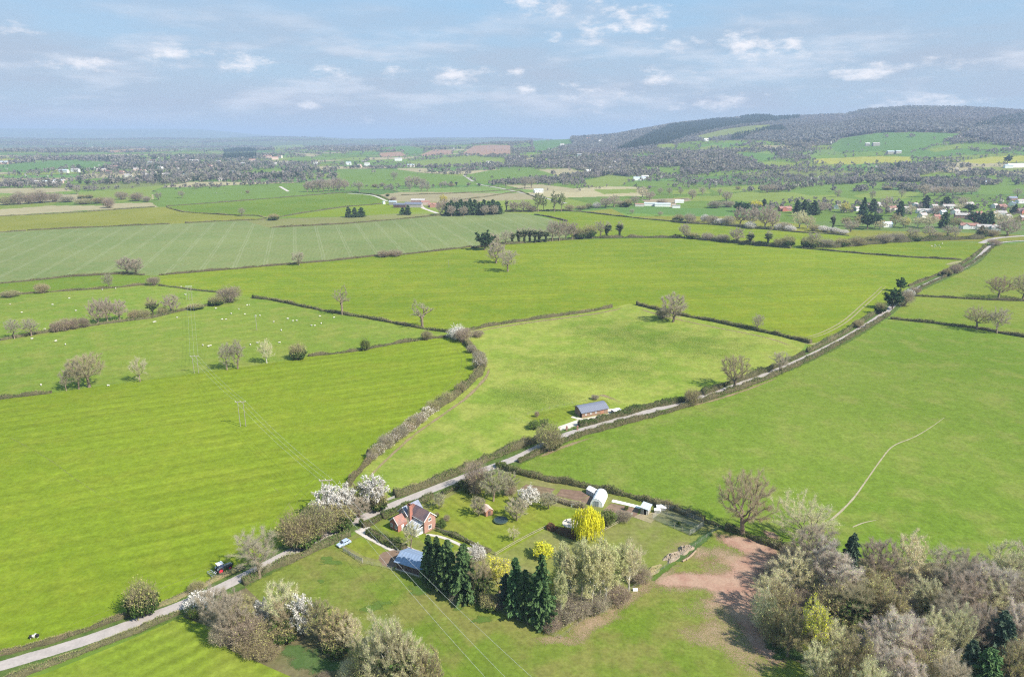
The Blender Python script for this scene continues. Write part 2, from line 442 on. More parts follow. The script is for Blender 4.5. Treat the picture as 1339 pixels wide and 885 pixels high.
def skeleton(rng, h, rx, rz, zc, tz, npts, lean=.0, stems=1, bias=.45, lumps=.25, low=0.0):
    nodes = []; par = []; plen = []
    def addn(p, q):
        p = np.array(p, float); nodes.append(p); par.append(q)
        plen.append(0 if q < 0 else plen[q] + np.linalg.norm(p - nodes[q])); return len(nodes) - 1
    for s in range(stems):
        a = rng.uniform(0, 6.28); o = 0 if stems == 1 else rng.uniform(.1, .35) * rx
        q = addn((o * .4 * math.cos(a), o * .4 * math.sin(a), -0.2), -1)
        k = max(2, int(tz / 1.2))
        wx, wy = rng.normal(0, .12, 2) + (lean, 0)
        for i in range(1, k + 1):
            t = i / k
            q = addn((o * math.cos(a) * (.4 + .6 * t) + wx * t * tz * .6 + rng.normal(0, .06), o * math.sin(a) * (.4 + .6 * t) + wy * t * tz * .6 + rng.normal(0, .06), tz * t), q)
    d = unit(rng.normal(size=(npts * 2, 3)))
    lump = 1 + lumps * np.sin(d[:, 0] * 4.3 + rng.uniform(0, 6)) * np.sin(d[:, 1] * 5.1 + rng.uniform(0, 6)) + lumps * .6 * np.sin(d[:, 2] * 7 + d[:, 0] * 6)
    P = d * (rng.uniform(0.02, 1, (npts * 2, 1)) ** bias) * lump[:, None] * np.array([rx, rx, rz]) + np.array([lean * tz, 0, zc])
    P = P[P[:, 2] > max(low, tz * .55)][:npts]
    top = np.array([0, 0, tz])
    P = P[np.argsort(np.linalg.norm(P - top, axis=1) + .3 * rng.random(len(P)))]
    for p in P:
        N = np.array(nodes)
        dd = np.linalg.norm(N - p, axis=1) + np.maximum(0, N[:, 2] - p[2]) * .7 + .42 * np.array(plen)
        dd[N[:, 2] < tz * .45] += 3
        i = int(np.argmin(dd)); L = np.linalg.norm(p - N[i])
        if L > 1.3:
            mid = (N[i] + p) / 2 + rng.normal(0, .1, 3) * L * .5 + np.array([0, 0, .05 * L])
            i = addn(mid, i)
        addn(p, i)
    par = np.array(par); N = np.array(nodes)
    rad = np.zeros(len(N)); E = 1.75
    acc = np.zeros(len(N))
    for i in range(len(N) - 1, -1, -1):
        if acc[i] == 0: acc[i] = 0.016 ** E
        if par[i] >= 0: acc[par[i]] += acc[i]
    rad = acc ** (1 / E)
    return N, par, rad

def gen_tree(name, seed, h, w, trunk_r=.35, tz=None, npts=150, ntw=3400, twl=(.5, 1.3), tww=.045, leaves=0, leaf_s=.2, leaf_m='bud',
             twig_m='twig', bark_m='bark', lean=0, stems=1, bias=.42, lumps=.25, ivy=0, ivy_top=.5, zc=None, rz=None, low=0, up=.25, leafspread=.5, shoots=.22):
    """leafless or budding broadleaf: returns (trunk mesh, crown mesh)"""
    rng = np.random.default_rng(seed)
    tz = h * .28 if tz is None else tz
    rx = w / 2 * .88
    zc = (h + tz * .8) / 2 if zc is None else zc
    rz = (h - zc) * .92 if rz is None else rz
    N, par, rad = skeleton(rng, h, rx, rz, zc, tz, int(npts * 1.35), lean, stems, bias, lumps * .75, low)
    rad *= trunk_r / rad.max()
    rad = np.maximum(rad, .010)
    ntw = int(ntw * 2.8); tww = tww * .56; twl = (twl[0] * .9, twl[1])
    i = np.where(par >= 0)[0]
    p0, p1 = N[par[i]], N[i]
    r0 = np.minimum(rad[par[i]], rad[i] * 1.6); r1 = rad[i]
    base = par[par[i]] < 0
    r0 = np.where(base, r0 * 1.35, r0)
    thick = (r1 > trunk_r * .13) | base
    A = Acc(); A.add(tubes(p0[thick], p1[thick], r0[thick], r1[thick], 7), 0)
    trunk = A.mesh(name + '_trunk', [M[bark_m]], True)
    B = Acc()
    t = ~thick
    if t.any(): B.add(tubes(p0[t], p1[t], r0[t], r1[t], 3), 0)
    # twigs
    thin = np.where(r1 < trunk_r * .2)[0]
    if len(thin) == 0: thin = np.arange(len(i))
    L = np.linalg.norm(p1[thin] - p0[thin], axis=1)
    s = rng.choice(thin, ntw, p=L / L.sum())
    f = rng.random((ntw, 1))
    P = p0[s] * (1 - f) + p1[s] * f + rng.normal(0, .10 * h / 12, (ntw, 3))
    out = unit(P - np.array([0, 0, zc * .8]))
    d = unit(unit(p1[s] - p0[s]) * .5 + out * .6 + rng.normal(0, .5, (ntw, 3)) + np.array([0, 0, up]))
    l = rng.uniform(*twl, ntw)
    B.add(tris(P, d, l, np.full(ntw, tww), rng), 0)
    n2 = int(ntw * 1.5)
    k = rng.integers(0, ntw, n2); f = rng.random(n2)
    P2 = P[k] + d[k] * (l[k] * f)[:, None]
    d2 = unit(d[k] * .7 + rng.normal(0, .6, (n2, 3)) + np.array([0, 0, up]))
    l2 = l[k] * rng.uniform(.35, .75, n2)
    B.add(tris(P2, d2, l2, np.full(n2, tww * .8), rng), 0)
    mats = [M[twig_m], M[leaf_m], M['ivy']]
    if leaves:
        k = rng.integers(0, n2, leaves)
        c = P2[k] + d2[k] * (l2[k] * rng.random(leaves))[:, None] + rng.normal(0, .12 * leafspread, (leaves, 3))
        B.add(quads(c, rng.uniform(.6, 1.3, leaves) * leaf_s, rng), 1)
    if ivy:
        m_ = np.where((r1 > trunk_r * .06) & (p1[:, 2] < h * ivy_top))[0]
        L = np.linalg.norm(p1[m_] - p0[m_], axis=1) * (.4 + r1[m_] / trunk_r)
        s = rng.choice(m_, ivy, p=L / L.sum()); f = rng.random((ivy, 1))
        c = p0[s] * (1 - f) + p1[s] * f + unit(rng.normal(size=(ivy, 3))) * rng.uniform(.1, .75, (ivy, 1)) * (.35 + 1.2 * trunk_r)
        B.add(quads(c, rng.uniform(.25, .5, ivy), rng), 2)
    crown = B.mesh(name + '_crown', mats)
    return trunk, crown

def gen_bush(name, seed, h, w, twig_m='twig', leaf_m='budolive', ntw=2600, leaves=1500, leaf_s=.2, stems=9, lobes=5, tww=.05, dark=0, dark_m='ivy', up=.4):
    twig_m = {'twig': 'bushtwig', 'twigpink': 'bushtwigpink', 'twiggrey': 'bushtwiggrey'}.get(twig_m, twig_m)  # bushes take the darker twig copies that tone down their sunlit look
    rng = np.random.default_rng(seed)
    A = Acc(); B = Acc()
    cen = [np.array([0, 0, h * .52])] + [np.array([math.cos(a) * w * .26, math.sin(a) * w * .26, h * rng.uniform(.36, .58)]) for a in rng.uniform(0, 6.28) + np.arange(lobes) * 6.28 / lobes]
    rr = [np.array([w * .33, w * .33, h * .48])] + [np.array([1, 1, 1.15]) * w * rng.uniform(.17, .25) for _ in range(lobes)]
    def sample(n, b):
        k = rng.integers(0, len(cen), n)
        d = unit(rng.normal(size=(n, 3))); q = d * (rng.random((n, 1)) ** b)
        P = np.array(cen)[k] + q * np.array(rr)[k] * (1 + .18 * np.sin(d[:, :1] * 9 + d[:, 1:2] * 7))
        P[:, 2] = np.maximum(P[:, 2], .05 + .2 * rng.random(n))
        return P, d
    tip, _ = sample(stems * 3, .5)
    b = rng.normal(0, w * .07, (stems * 3, 3)); b[:, 2] = -.15
    mid = (b + tip) / 2 + rng.normal(0, .08, (stems * 3, 3)) * w
    A.add(tubes(b, mid, np.full(len(b), .06), np.full(len(b), .04), 5), 0); A.add(tubes(mid, tip, np.full(len(b), .04), np.full(len(b), .015), 4), 0)
    P, d = sample(ntw, .38)
    dd = unit(d * .7 + rng.normal(0, .5, (ntw, 3)) + np.array([0, 0, up]))
    l = rng.uniform(.35, 1.0, ntw) * min(1, w / 5 + .3)
    B.add(tris(P, dd, l, np.full(ntw, tww), rng), 0)
    if leaves:
        k = rng.integers(0, ntw, leaves)
        c = P[k] + dd[k] * (l[k] * rng.random(leaves))[:, None] + rng.normal(0, .08, (leaves, 3))
        B.add(quads(c, rng.uniform(.6, 1.3, leaves) * leaf_s, rng), 1)
    if dark:
        P, d = sample(dark, .5); P[:, 2] *= .62
        B.add(quads(P, rng.uniform(.25, .45, dark), rng), 2)
    return A.mesh(name + '_stems', [M['bark']], True), B.mesh(name + '_crown', [M[twig_m], M[leaf_m], M[dark_m]])

def gen_conifer(name, seed, h, w, mat='needle', nb=150, open_=.0, low=.06, p=.85):
    rng = np.random.default_rng(seed)
    A = Acc(); zs = np.linspace(-.2, h, 9)
    x = np.cumsum(rng.normal(0, .03, (9, 2)), 0); x[0] = 0
    c = np.column_stack([x, zs]); r = np.linspace(w * .045, .02, 9)
    A.add(tubes(c[:-1], c[1:], r[:-1], r[1:], 7), 0)
    B = Acc()
    z = h * (low + (1 - low) * rng.random(nb) ** 1.25); z = np.sort(z)
    az = rng.random(nb) * 6.283
    side = 1 + .22 * np.sin(az * 2 + rng.uniform(0, 6)) + .12 * np.sin(z * 2.3 + az)
    R = w / 2 * (1 - (z / h)) ** p * side * rng.uniform(.6, 1.2, nb) + .3
    R *= np.where(z < h * .16, .78, 1)
    VF = []
    ns = 9
    for k in range(ns):                       # needle sprays along each drooping branch
        t = (k + rng.random(nb)) / ns
        rep = np.repeat(np.arange(nb), 4); tt = np.repeat(t, 4)
        rad = R[rep] * tt
        P = np.column_stack([np.cos(az[rep]) * rad, np.sin(az[rep]) * rad, z[rep] - .30 * R[rep] * tt + .16 * R[rep] * tt ** 2.5])
        wd = (1 - tt) * .34 + .1
        P += rng.normal(0, 1, P.shape) * (wd * np.minimum(R[rep], 1.2) * .42)[:, None]
        tang = np.column_stack([np.cos(az[rep]), np.sin(az[rep]), np.full(len(rep), -.35)])
        u = unit(tang + rng.normal(0, .45, tang.shape))
        sz = rng.uniform(.34, .62, len(rep)) * (.55 + .45 * np.minimum(1, R[rep] / 1.5))
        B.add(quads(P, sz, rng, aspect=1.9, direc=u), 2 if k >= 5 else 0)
    bz = np.column_stack([np.zeros(nb), np.zeros(nb), z])
    be = np.column_stack([np.cos(az) * R * .9, np.sin(az) * R * .9, z - .2 * R])
    B.add(tubes(bz, be, np.full(nb, .035), np.full(nb, .01), 3), 1)
    tp = rng.normal(0, .05, (14, 3)); tp[:, 2] = h - rng.random(14) * .9
    B.add(quads(tp, .22, rng), 0)
    return A.mesh(name + '_trunk', [M['bark']], True), B.mesh(name + '_crown', [M[mat], M['bark'], M['needletip' if mat == 'needle' else mat]])

def gen_willow(name, seed, h, w):
    rng = np.random.default_rng(seed)
    N, par, rad = skeleton(rng, h, w * .36, h * .28, h * .66, h * .3, 90, 0, 1, .5)
    rad *= .34 / rad.max(); rad = np.maximum(rad, .015)
    i = np.where(par >= 0)[0]
    A = Acc(); A.add(tubes(N[par[i]], N[i], np.minimum(rad[par[i]], rad[i] * 1.5), rad[i], 6), 0)
    B = Acc()
    ns = 620
    d = unit(rng.normal(size=(ns, 3))); d[:, 2] = np.abs(d[:, 2])
    k = rng.random((ns, 1)) ** .35
    P = d * k * np.array([w * .46, w * .46, h * .36]) * (1 + .16 * np.sin(np.arctan2(d[:, 1:2], d[:, :1]) * 4 + 1)) + np.array([0, 0, h * .62])
    hang = np.minimum(P[:, 2] - .25, rng.uniform(.2, .62, ns) * h)
    m = 12
    for j in range(m):
        t = (j + rng.random(ns)) / m
        q = P.copy(); q[:, 2] -= hang * t
        o = unit(np.column_stack([P[:, 0], P[:, 1], np.zeros(ns)]))
        q += o * (.25 * np.sin(t * 2.2))[:, None] * w * .12 + rng.normal(0, .07, q.shape)
        u = unit(np.column_stack([rng.normal(0, .25, ns), rng.normal(0, .25, ns), -np.ones(ns)]))
        B.add(quads(q, rng.uniform(.16, .3, ns), rng, aspect=2.6, direc=u), 0)
    return A.mesh(name + '_trunk', [M['bark']], True), B.mesh(name + '_crown', [M['willow']])

KIND = {}   # kind -> list of (trunk mesh, crown mesh, h, w)
def reg(kind, h, w, pair): KIND.setdefault(kind, []).append((pair[0], pair[1], h, w))

for s in range(3): reg('oak', 14, 15, gen_tree('oak', 20 + s, 14, 15, .50, 4.0, 210, 4600, (.5, 1.2), .05, lumps=.18, bias=.40))
for s in range(2): reg('flatoak', 10, 15, gen_tree('flat_oak', 30 + s, 10, 15, .42, 3.0, 190, 3600, (.5, 1.2), .05, zc=6.4, rz=3.3, lumps=.2))
for s in range(3): reg('ash', 13, 9, gen_tree('ash', 40 + s, 13, 9, .32, 3.6, 130, 2600, (.5, 1.2), .045, twig_m='twiggrey', lumps=.3))
for s in range(2): reg('dead', 13, 8, gen_tree('stag', 50 + s, 13, 8, .45, 4.5, 60, 700, (.4, 1.1), .06, twig_m='twiggrey', lumps=.4))
for s in range(3): reg('rose', 12, 10, gen_tree('rose_tree', 60 + s, 12, 10, .34, 2.4, 170, 3700, (.4, 1.1), .055, twig_m='twigpink', lumps=.28, low=1.2))
for s in range(3): reg('pale', 12, 9, gen_tree('pale_tree', 70 + s, 12, 9, .28, 2.6, 150, 3000, (.4, 1.1), .045, 1900, .17, 'bud', 'twigpale', 'barkpale', lumps=.3, up=.55))
for s in range(3): reg('olive', 11, 9, gen_tree('olive_tree', 80 + s, 11, 9, .30, 1.8, 150, 3600, (.4, 1.0), .05, 1500, .2, 'budolive', 'twig', lumps=.3, low=.6, up=.5))
for s in range(3): reg('birch', 13, 5.5, gen_tree('birch', 90 + s, 13, 5.5, .16, 4.2, 110, 2200, (.4, 1.0), .04, 5200, .16, 'bud', 'twigpale', 'barkpale', lumps=.3, up=.6))
for s in range(2): reg('lilac', 12, 6, gen_tree('lilac_birch', 95 + s, 12, 6, .18, 3.0, 130, 3600, (.4, 1.1), .05, 900, .13, 'bud', twig_m='lilac', bark_m='barkpale', up=.7, lumps=.3))
for s in range(2): reg('ivied', 12, 8, gen_tree('ivied_tree', 100 + s, 12, 8, .34, 3.0, 120, 2400, (.4, 1.1), .05, twig_m='twig', ivy=2600, ivy_top=.62, lumps=.3))
for s in range(2): reg('ivypole', 14, 4, gen_tree('ivy_pole', 105 + s, 14, 4, .3, 8.0, 60, 900, (.4, 1.1), .05, twig_m='twiggrey', ivy=2200, ivy_top=.8, lumps=.3, zc=9, rz=4.6))
for s in range(2): reg('mistle', 15, 8, gen_tree('mistletoe_tree', 110 + s, 15, 8, .3, 5.0, 90, 1200, (.4, 1.1), .05, 500, .5, 'leafgreen', 'twiggrey', lumps=.4))
for s in range(2): reg('blossom', 6.5, 6.5, gen_tree('blossom', 120 + s, 6.5, 6.5, .16, 1.3, 130, 2000, (.3, .7), .04, 5600, .17, 'blossom', 'twiggrey', lumps=.25, low=.5))
for s in range(2): reg('apple', 6, 6, gen_tree('apple', 130 + s, 6, 6, .17, 1.5, 120, 2600, (.3, .7), .035, 900, .12, 'bud', 'twiggrey', lumps=.25))
reg('leafing', 5, 4.5, gen_tree('leafing', 140, 5, 4.5, .14, 1.0, 110, 1500, (.3, .6), .035, 2600, .17, 'leafgreen', 'twig', lumps=.3, low=.4))
for s in range(2): reg('yellowtree', 10, 6, gen_tree('yellow_tree', 145 + s, 10, 6, .2, 2.2, 130, 2300, (.4, .9), .04, 3600, .18, 'yellow', 'twigpale', lumps=.3, low=.8, up=.6))
reg('dying', 7, 5, gen_tree('thin_pale', 150, 7, 5, .15, 1.8, 90, 1300, (.3, .9), .035, 300, .15, 'bud', 'twigpale', lumps=.4))
for s in range(2): reg('lean', 13, 15, gen_tree('lean_tree', 155 + s, 13, 15, .34, 1.6, 190, 3600, (.4, 1.2), .045, 2600, .15, 'bud', 'twigpale', lumps=.45, low=.8))
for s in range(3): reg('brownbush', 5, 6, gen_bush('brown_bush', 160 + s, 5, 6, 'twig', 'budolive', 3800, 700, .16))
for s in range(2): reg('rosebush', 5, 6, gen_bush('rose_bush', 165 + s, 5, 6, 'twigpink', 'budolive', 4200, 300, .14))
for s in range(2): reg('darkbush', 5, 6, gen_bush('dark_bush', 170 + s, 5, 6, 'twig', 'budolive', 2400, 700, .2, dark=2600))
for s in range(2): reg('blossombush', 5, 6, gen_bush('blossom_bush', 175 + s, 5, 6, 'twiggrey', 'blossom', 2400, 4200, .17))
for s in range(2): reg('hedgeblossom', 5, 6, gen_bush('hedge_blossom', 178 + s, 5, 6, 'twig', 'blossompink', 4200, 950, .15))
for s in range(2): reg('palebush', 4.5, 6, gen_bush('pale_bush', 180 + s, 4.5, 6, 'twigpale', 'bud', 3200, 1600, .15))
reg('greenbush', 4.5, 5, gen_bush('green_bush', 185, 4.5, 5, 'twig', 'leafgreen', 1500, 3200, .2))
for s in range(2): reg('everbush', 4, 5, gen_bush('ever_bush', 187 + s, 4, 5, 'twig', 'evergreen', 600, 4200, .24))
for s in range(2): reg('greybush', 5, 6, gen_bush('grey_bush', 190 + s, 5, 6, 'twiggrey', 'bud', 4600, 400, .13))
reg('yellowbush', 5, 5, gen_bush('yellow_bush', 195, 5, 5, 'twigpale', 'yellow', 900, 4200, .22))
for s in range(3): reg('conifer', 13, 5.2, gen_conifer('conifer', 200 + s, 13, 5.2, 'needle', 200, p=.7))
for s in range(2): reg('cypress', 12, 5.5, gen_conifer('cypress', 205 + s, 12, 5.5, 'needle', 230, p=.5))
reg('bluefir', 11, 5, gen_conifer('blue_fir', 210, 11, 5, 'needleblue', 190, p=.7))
for s in range(2): reg('pine', 12, 9, gen_tree('pine', 215 + s, 12, 9, .3, 3.2, 110, 700, (.3, .7), .05, 5200, .42, 'needle', 'twig', lumps=.35, leafspread=2.0))
reg('willow', 9, 9.5, gen_willow('willow', 220, 9, 9.5))

PARTNAME = {}
def plant(kind, name, cat, P, h, w, label, group=None, rz=None, var=None, parts=True):
    vs = KIND[kind]
    t, c, h0, w0 = vs[(rnd.randrange(len(vs)) if var is None else var) % len(vs)]
    e = empty(name, P, rnd.uniform(0, 6.283) if rz is None else rz, label, cat, group)
    s = (w / w0, w / w0, h / h0)
    a = link('stems' if 'bush' in kind else 'trunk', t, e); b = link('crown', c, e)
    a.scale = s; b.scale = s
    return e

NAMES = {'oak': ('oak_tree', 'tree'), 'flatoak': ('oak_tree', 'tree'), 'ash': ('bare_tree', 'tree'), 'dead': ('dead_tree', 'tree'), 'rose': ('bare_tree', 'tree'),
         'pale': ('budding_tree', 'tree'), 'olive': ('budding_tree', 'tree'), 'birch': ('birch_tree', 'tree'), 'lilac': ('birch_tree', 'tree'), 'ivied': ('ivy_clad_tree', 'tree'),
         'ivypole': ('ivy_clad_tree', 'tree'), 'mistle': ('mistletoe_tree', 'tree'), 'blossom': ('blossom_tree', 'blossom tree'), 'apple': ('fruit_tree', 'fruit tree'),
         'leafing': ('small_tree', 'tree'), 'yellowtree': ('yellow_tree', 'yellow tree'), 'dying': ('small_tree', 'tree'), 'lean': ('budding_tree', 'tree'), 'brownbush': ('bush', 'bush'), 'rosebush': ('bush', 'bush'),
         'darkbush': ('bush', 'bush'), 'blossombush': ('blossom_bush', 'blossom bush'), 'hedgeblossom': ('blossom_bush', 'blossom bush'), 'palebush': ('bush', 'bush'), 'greenbush': ('bush', 'bush'),
         'everbush': ('evergreen_bush', 'bush'), 'greybush': ('bush', 'bush'), 'yellowbush': ('yellow_bush', 'bush'), 'conifer': ('conifer', 'conifer'),
         'cypress': ('conifer', 'conifer'), 'bluefir': ('conifer', 'conifer'), 'pine': ('pine_tree', 'pine tree'), 'willow': ('weeping_willow', 'willow')}

def at(kind, x, y, top, wpx, label, group=None, var=None, rz=None):
    """plant whose foot is at pixel (x, y), whose tip reaches row top and which is wpx wide"""
    P = G(x, y)
    h = height_at(P, x, top); w = wpx / ppm(P)
    n, c = NAMES[kind]
    return plant(kind, n, c, P, h, w, label, group, rz, var)

ORD = ['first', 'second', 'third', 'fourth', 'fifth', 'sixth', 'seventh', 'eighth', 'ninth', 'tenth', 'eleventh', 'twelfth', 'thirteenth', 'fourteenth',
       'fifteenth', 'sixteenth', 'seventeenth', 'eighteenth', 'nineteenth', 'twentieth', 'twenty-first', 'twenty-second', 'twenty-third', 'twenty-fourth',
       'twenty-fifth', 'twenty-sixth', 'twenty-seventh', 'twenty-eighth', 'twenty-ninth', 'thirtieth']
LOOK = {'oak': 'spreading bare oak', 'flatoak': 'flat-topped bare tree', 'ash': 'grey bare tree', 'dead': 'gaunt bare tree', 'rose': 'rosy brown bare tree', 'pale': 'pale budding tree',
        'olive': 'olive budding tree', 'birch': 'slender pale green birch', 'lilac': 'slim greyish birch', 'ivied': 'ivy-clad bare tree', 'ivypole': 'slim ivy-clad tree', 'mistle': 'tall mistletoe-hung tree',
        'blossom': 'white blossom tree', 'apple': 'bare fruit tree', 'leafing': 'small leafing tree', 'yellowtree': 'yellow-leaved tree', 'dying': 'thin small bare tree', 'lean': 'wide pale budding tree', 'brownbush': 'brown bare bush',
        'rosebush': 'rosy brown bush', 'darkbush': 'dark ivy-filled bush', 'blossombush': 'white blossom bush', 'palebush': 'pale twiggy bush', 'greenbush': 'fresh green bush',
        'everbush': 'dark evergreen bush', 'greybush': 'grey twiggy bush', 'yellowbush': 'yellow bush', 'conifer': 'dark pointed conifer', 'cypress': 'dark broad conifer',
        'bluefir': 'bluish conifer', 'pine': 'dark pine tree', 'willow': 'weeping willow'}

def row(items, where, group):
    """a run of plants listed as (kind, x, y, top, width); each label counts it off among its kind in the run"""
    items = sorted(items, key=lambda t: t[1])
    tot = {}
    for it in items: tot[it[0]] = tot.get(it[0], 0) + 1
    seen = {}
    for it in items:
        k = it[0]; seen[k] = seen.get(k, 0) + 1
        lab = LOOK[k] + ' ' + where if tot[k] == 1 else '%s %s, %s from the left' % (LOOK[k], where, ORD[seen[k] - 1])
        at(k, *it[1:5], lab, group)

def resample(pts, step):
    P = np.array([(p[0], p[1], p[2]) for p in pts], float)
    L = np.concatenate([[0], np.cumsum(np.linalg.norm(np.diff(P, axis=0), axis=1))])
    n = max(2, int(L[-1] / step) + 1)
    s = np.linspace(0, L[-1], n)
    return np.column_stack([np.interp(s, L, P[:, k]) for k in range(3)]), L[-1]

HSEED = [500]
def hedge(pix, label, h=1.7, w=1.8, mats=('hedge', 'hedgegreen', 'hedgecore'), green=.3, dens=1.0, group=None, ragged=.46, world=None, name='hedge'):
    """one clipped or ragged hedge along a line of pixels: dark inside, twigs and leaves all over it"""
    HSEED[0] += 1; h *= 1.15; w *= 1.2
    rng = np.random.default_rng(HSEED[0])
    pts = world if world is not None else GP(pix)
    near = np.mean([math.hypot(p[0], p[1]) for p in pts])
    step = 1.0 if near < 470 else 2.0 if near < 930 else 4.0
    P, L = resample(pts, step)
    n = len(P)
    T = unit(np.gradient(P, axis=0)); Nn = np.column_stack([-T[:, 1], T[:, 0], np.zeros(n)])
    sm = lambda a: np.convolve(np.pad(a, 2, mode='edge'), np.ones(5) / 5, 'valid')
    hh = h * (1 + ragged * sm(rng.normal(0, 1.2, n))); ww = w * (1 + ragged * .8 * sm(rng.normal(0, 1.2, n)))
    hh = np.clip(hh, h * .35, h * 1.9); ww = np.clip(ww, w * .5, w * 1.7)
    P = P + Nn * (sm(rng.normal(0, .5, n)) * ragged * 1.2)[:, None]
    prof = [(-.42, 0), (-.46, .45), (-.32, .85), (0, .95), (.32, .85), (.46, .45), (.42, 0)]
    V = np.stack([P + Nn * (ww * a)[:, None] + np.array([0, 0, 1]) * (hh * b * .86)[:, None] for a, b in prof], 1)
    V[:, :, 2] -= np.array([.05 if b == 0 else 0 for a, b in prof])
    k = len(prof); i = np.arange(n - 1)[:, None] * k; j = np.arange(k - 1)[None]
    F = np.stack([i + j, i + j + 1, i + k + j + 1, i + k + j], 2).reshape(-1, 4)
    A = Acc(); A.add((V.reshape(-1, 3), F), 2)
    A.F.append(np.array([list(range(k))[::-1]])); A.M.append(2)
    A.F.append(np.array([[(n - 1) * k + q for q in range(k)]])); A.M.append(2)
    # skin of twigs and leaves
    per = (120 if near < 310 else 60 if near < 470 else 26 if near < 930 else 11) * dens * (h + w) / 3.5
    m = int(L * per); s = rng.random(m) * (n - 1); q = s.astype(int); f = (s - q)[:, None]
    C = P[q] * (1 - f) + P[np.minimum(q + 1, n - 1)] * f
    ang = rng.uniform(-.15, math.pi + .15, m); rad = rng.uniform(.78, 1.08, m)
    ca, sa = np.cos(ang), np.sin(ang)
    sx = np.sign(ca) * np.abs(ca) ** .6; sz = np.maximum(sa, 0) ** .55
    C = C + Nn[q] * (ww[q] * .5 * sx * rad)[:, None]; C[:, 2] += hh[q] * np.maximum(sz * .95 * rad, .02)
    big = 1.0 if near < 310 else 1.4 if near < 470 else 2.0 if near < 930 else 3.0
    up = unit(Nn[q] * sx[:, None] * .6 + np.array([0, 0, 1]) * (.5 + sz[:, None]) + rng.normal(0, .5, (m, 3)))
    # green and bare stretches alternate along the line
    gm = rng.random(m) < np.clip(green * (1 + .9 * np.sin(C[:, 0] * .21 + C[:, 1] * .13 + HSEED[0]) + .5 * np.sin(C[:, 0] * .06 - C[:, 1] * .05)), 0, 1)
    gm |= (sz < .25) & (rng.random(m) < green * .8)
    A.add(tris(C[~gm] - up[~gm] * .1, up[~gm], rng.uniform(.25, .6, (~gm).sum()) * big ** .6, np.full((~gm).sum(), .10 * big), rng), 0)
    A.add(quads(C[gm], rng.uniform(.16, .32, gm.sum()) * big, rng), 1)
    me = A.mesh('hedge', [M[x] for x in mats])
    o = link(name, me)
    return prop(o, label, 'hedge', group)
# ------------------------------------------------------------------ far patchwork: field colours on the terrain
def inpoly(px, py, poly):
    r = np.zeros(px.shape, bool); n = len(poly)
    for i in range(n):
        x0, y0 = poly[i]; x1, y1 = poly[(i + 1) % n]
        if y0 == y1: continue
        c = ((y0 > py) != (y1 > py)) & (px < (x1 - x0) * (py - y0) / (y1 - y0) + x0)
        r ^= c
    return r

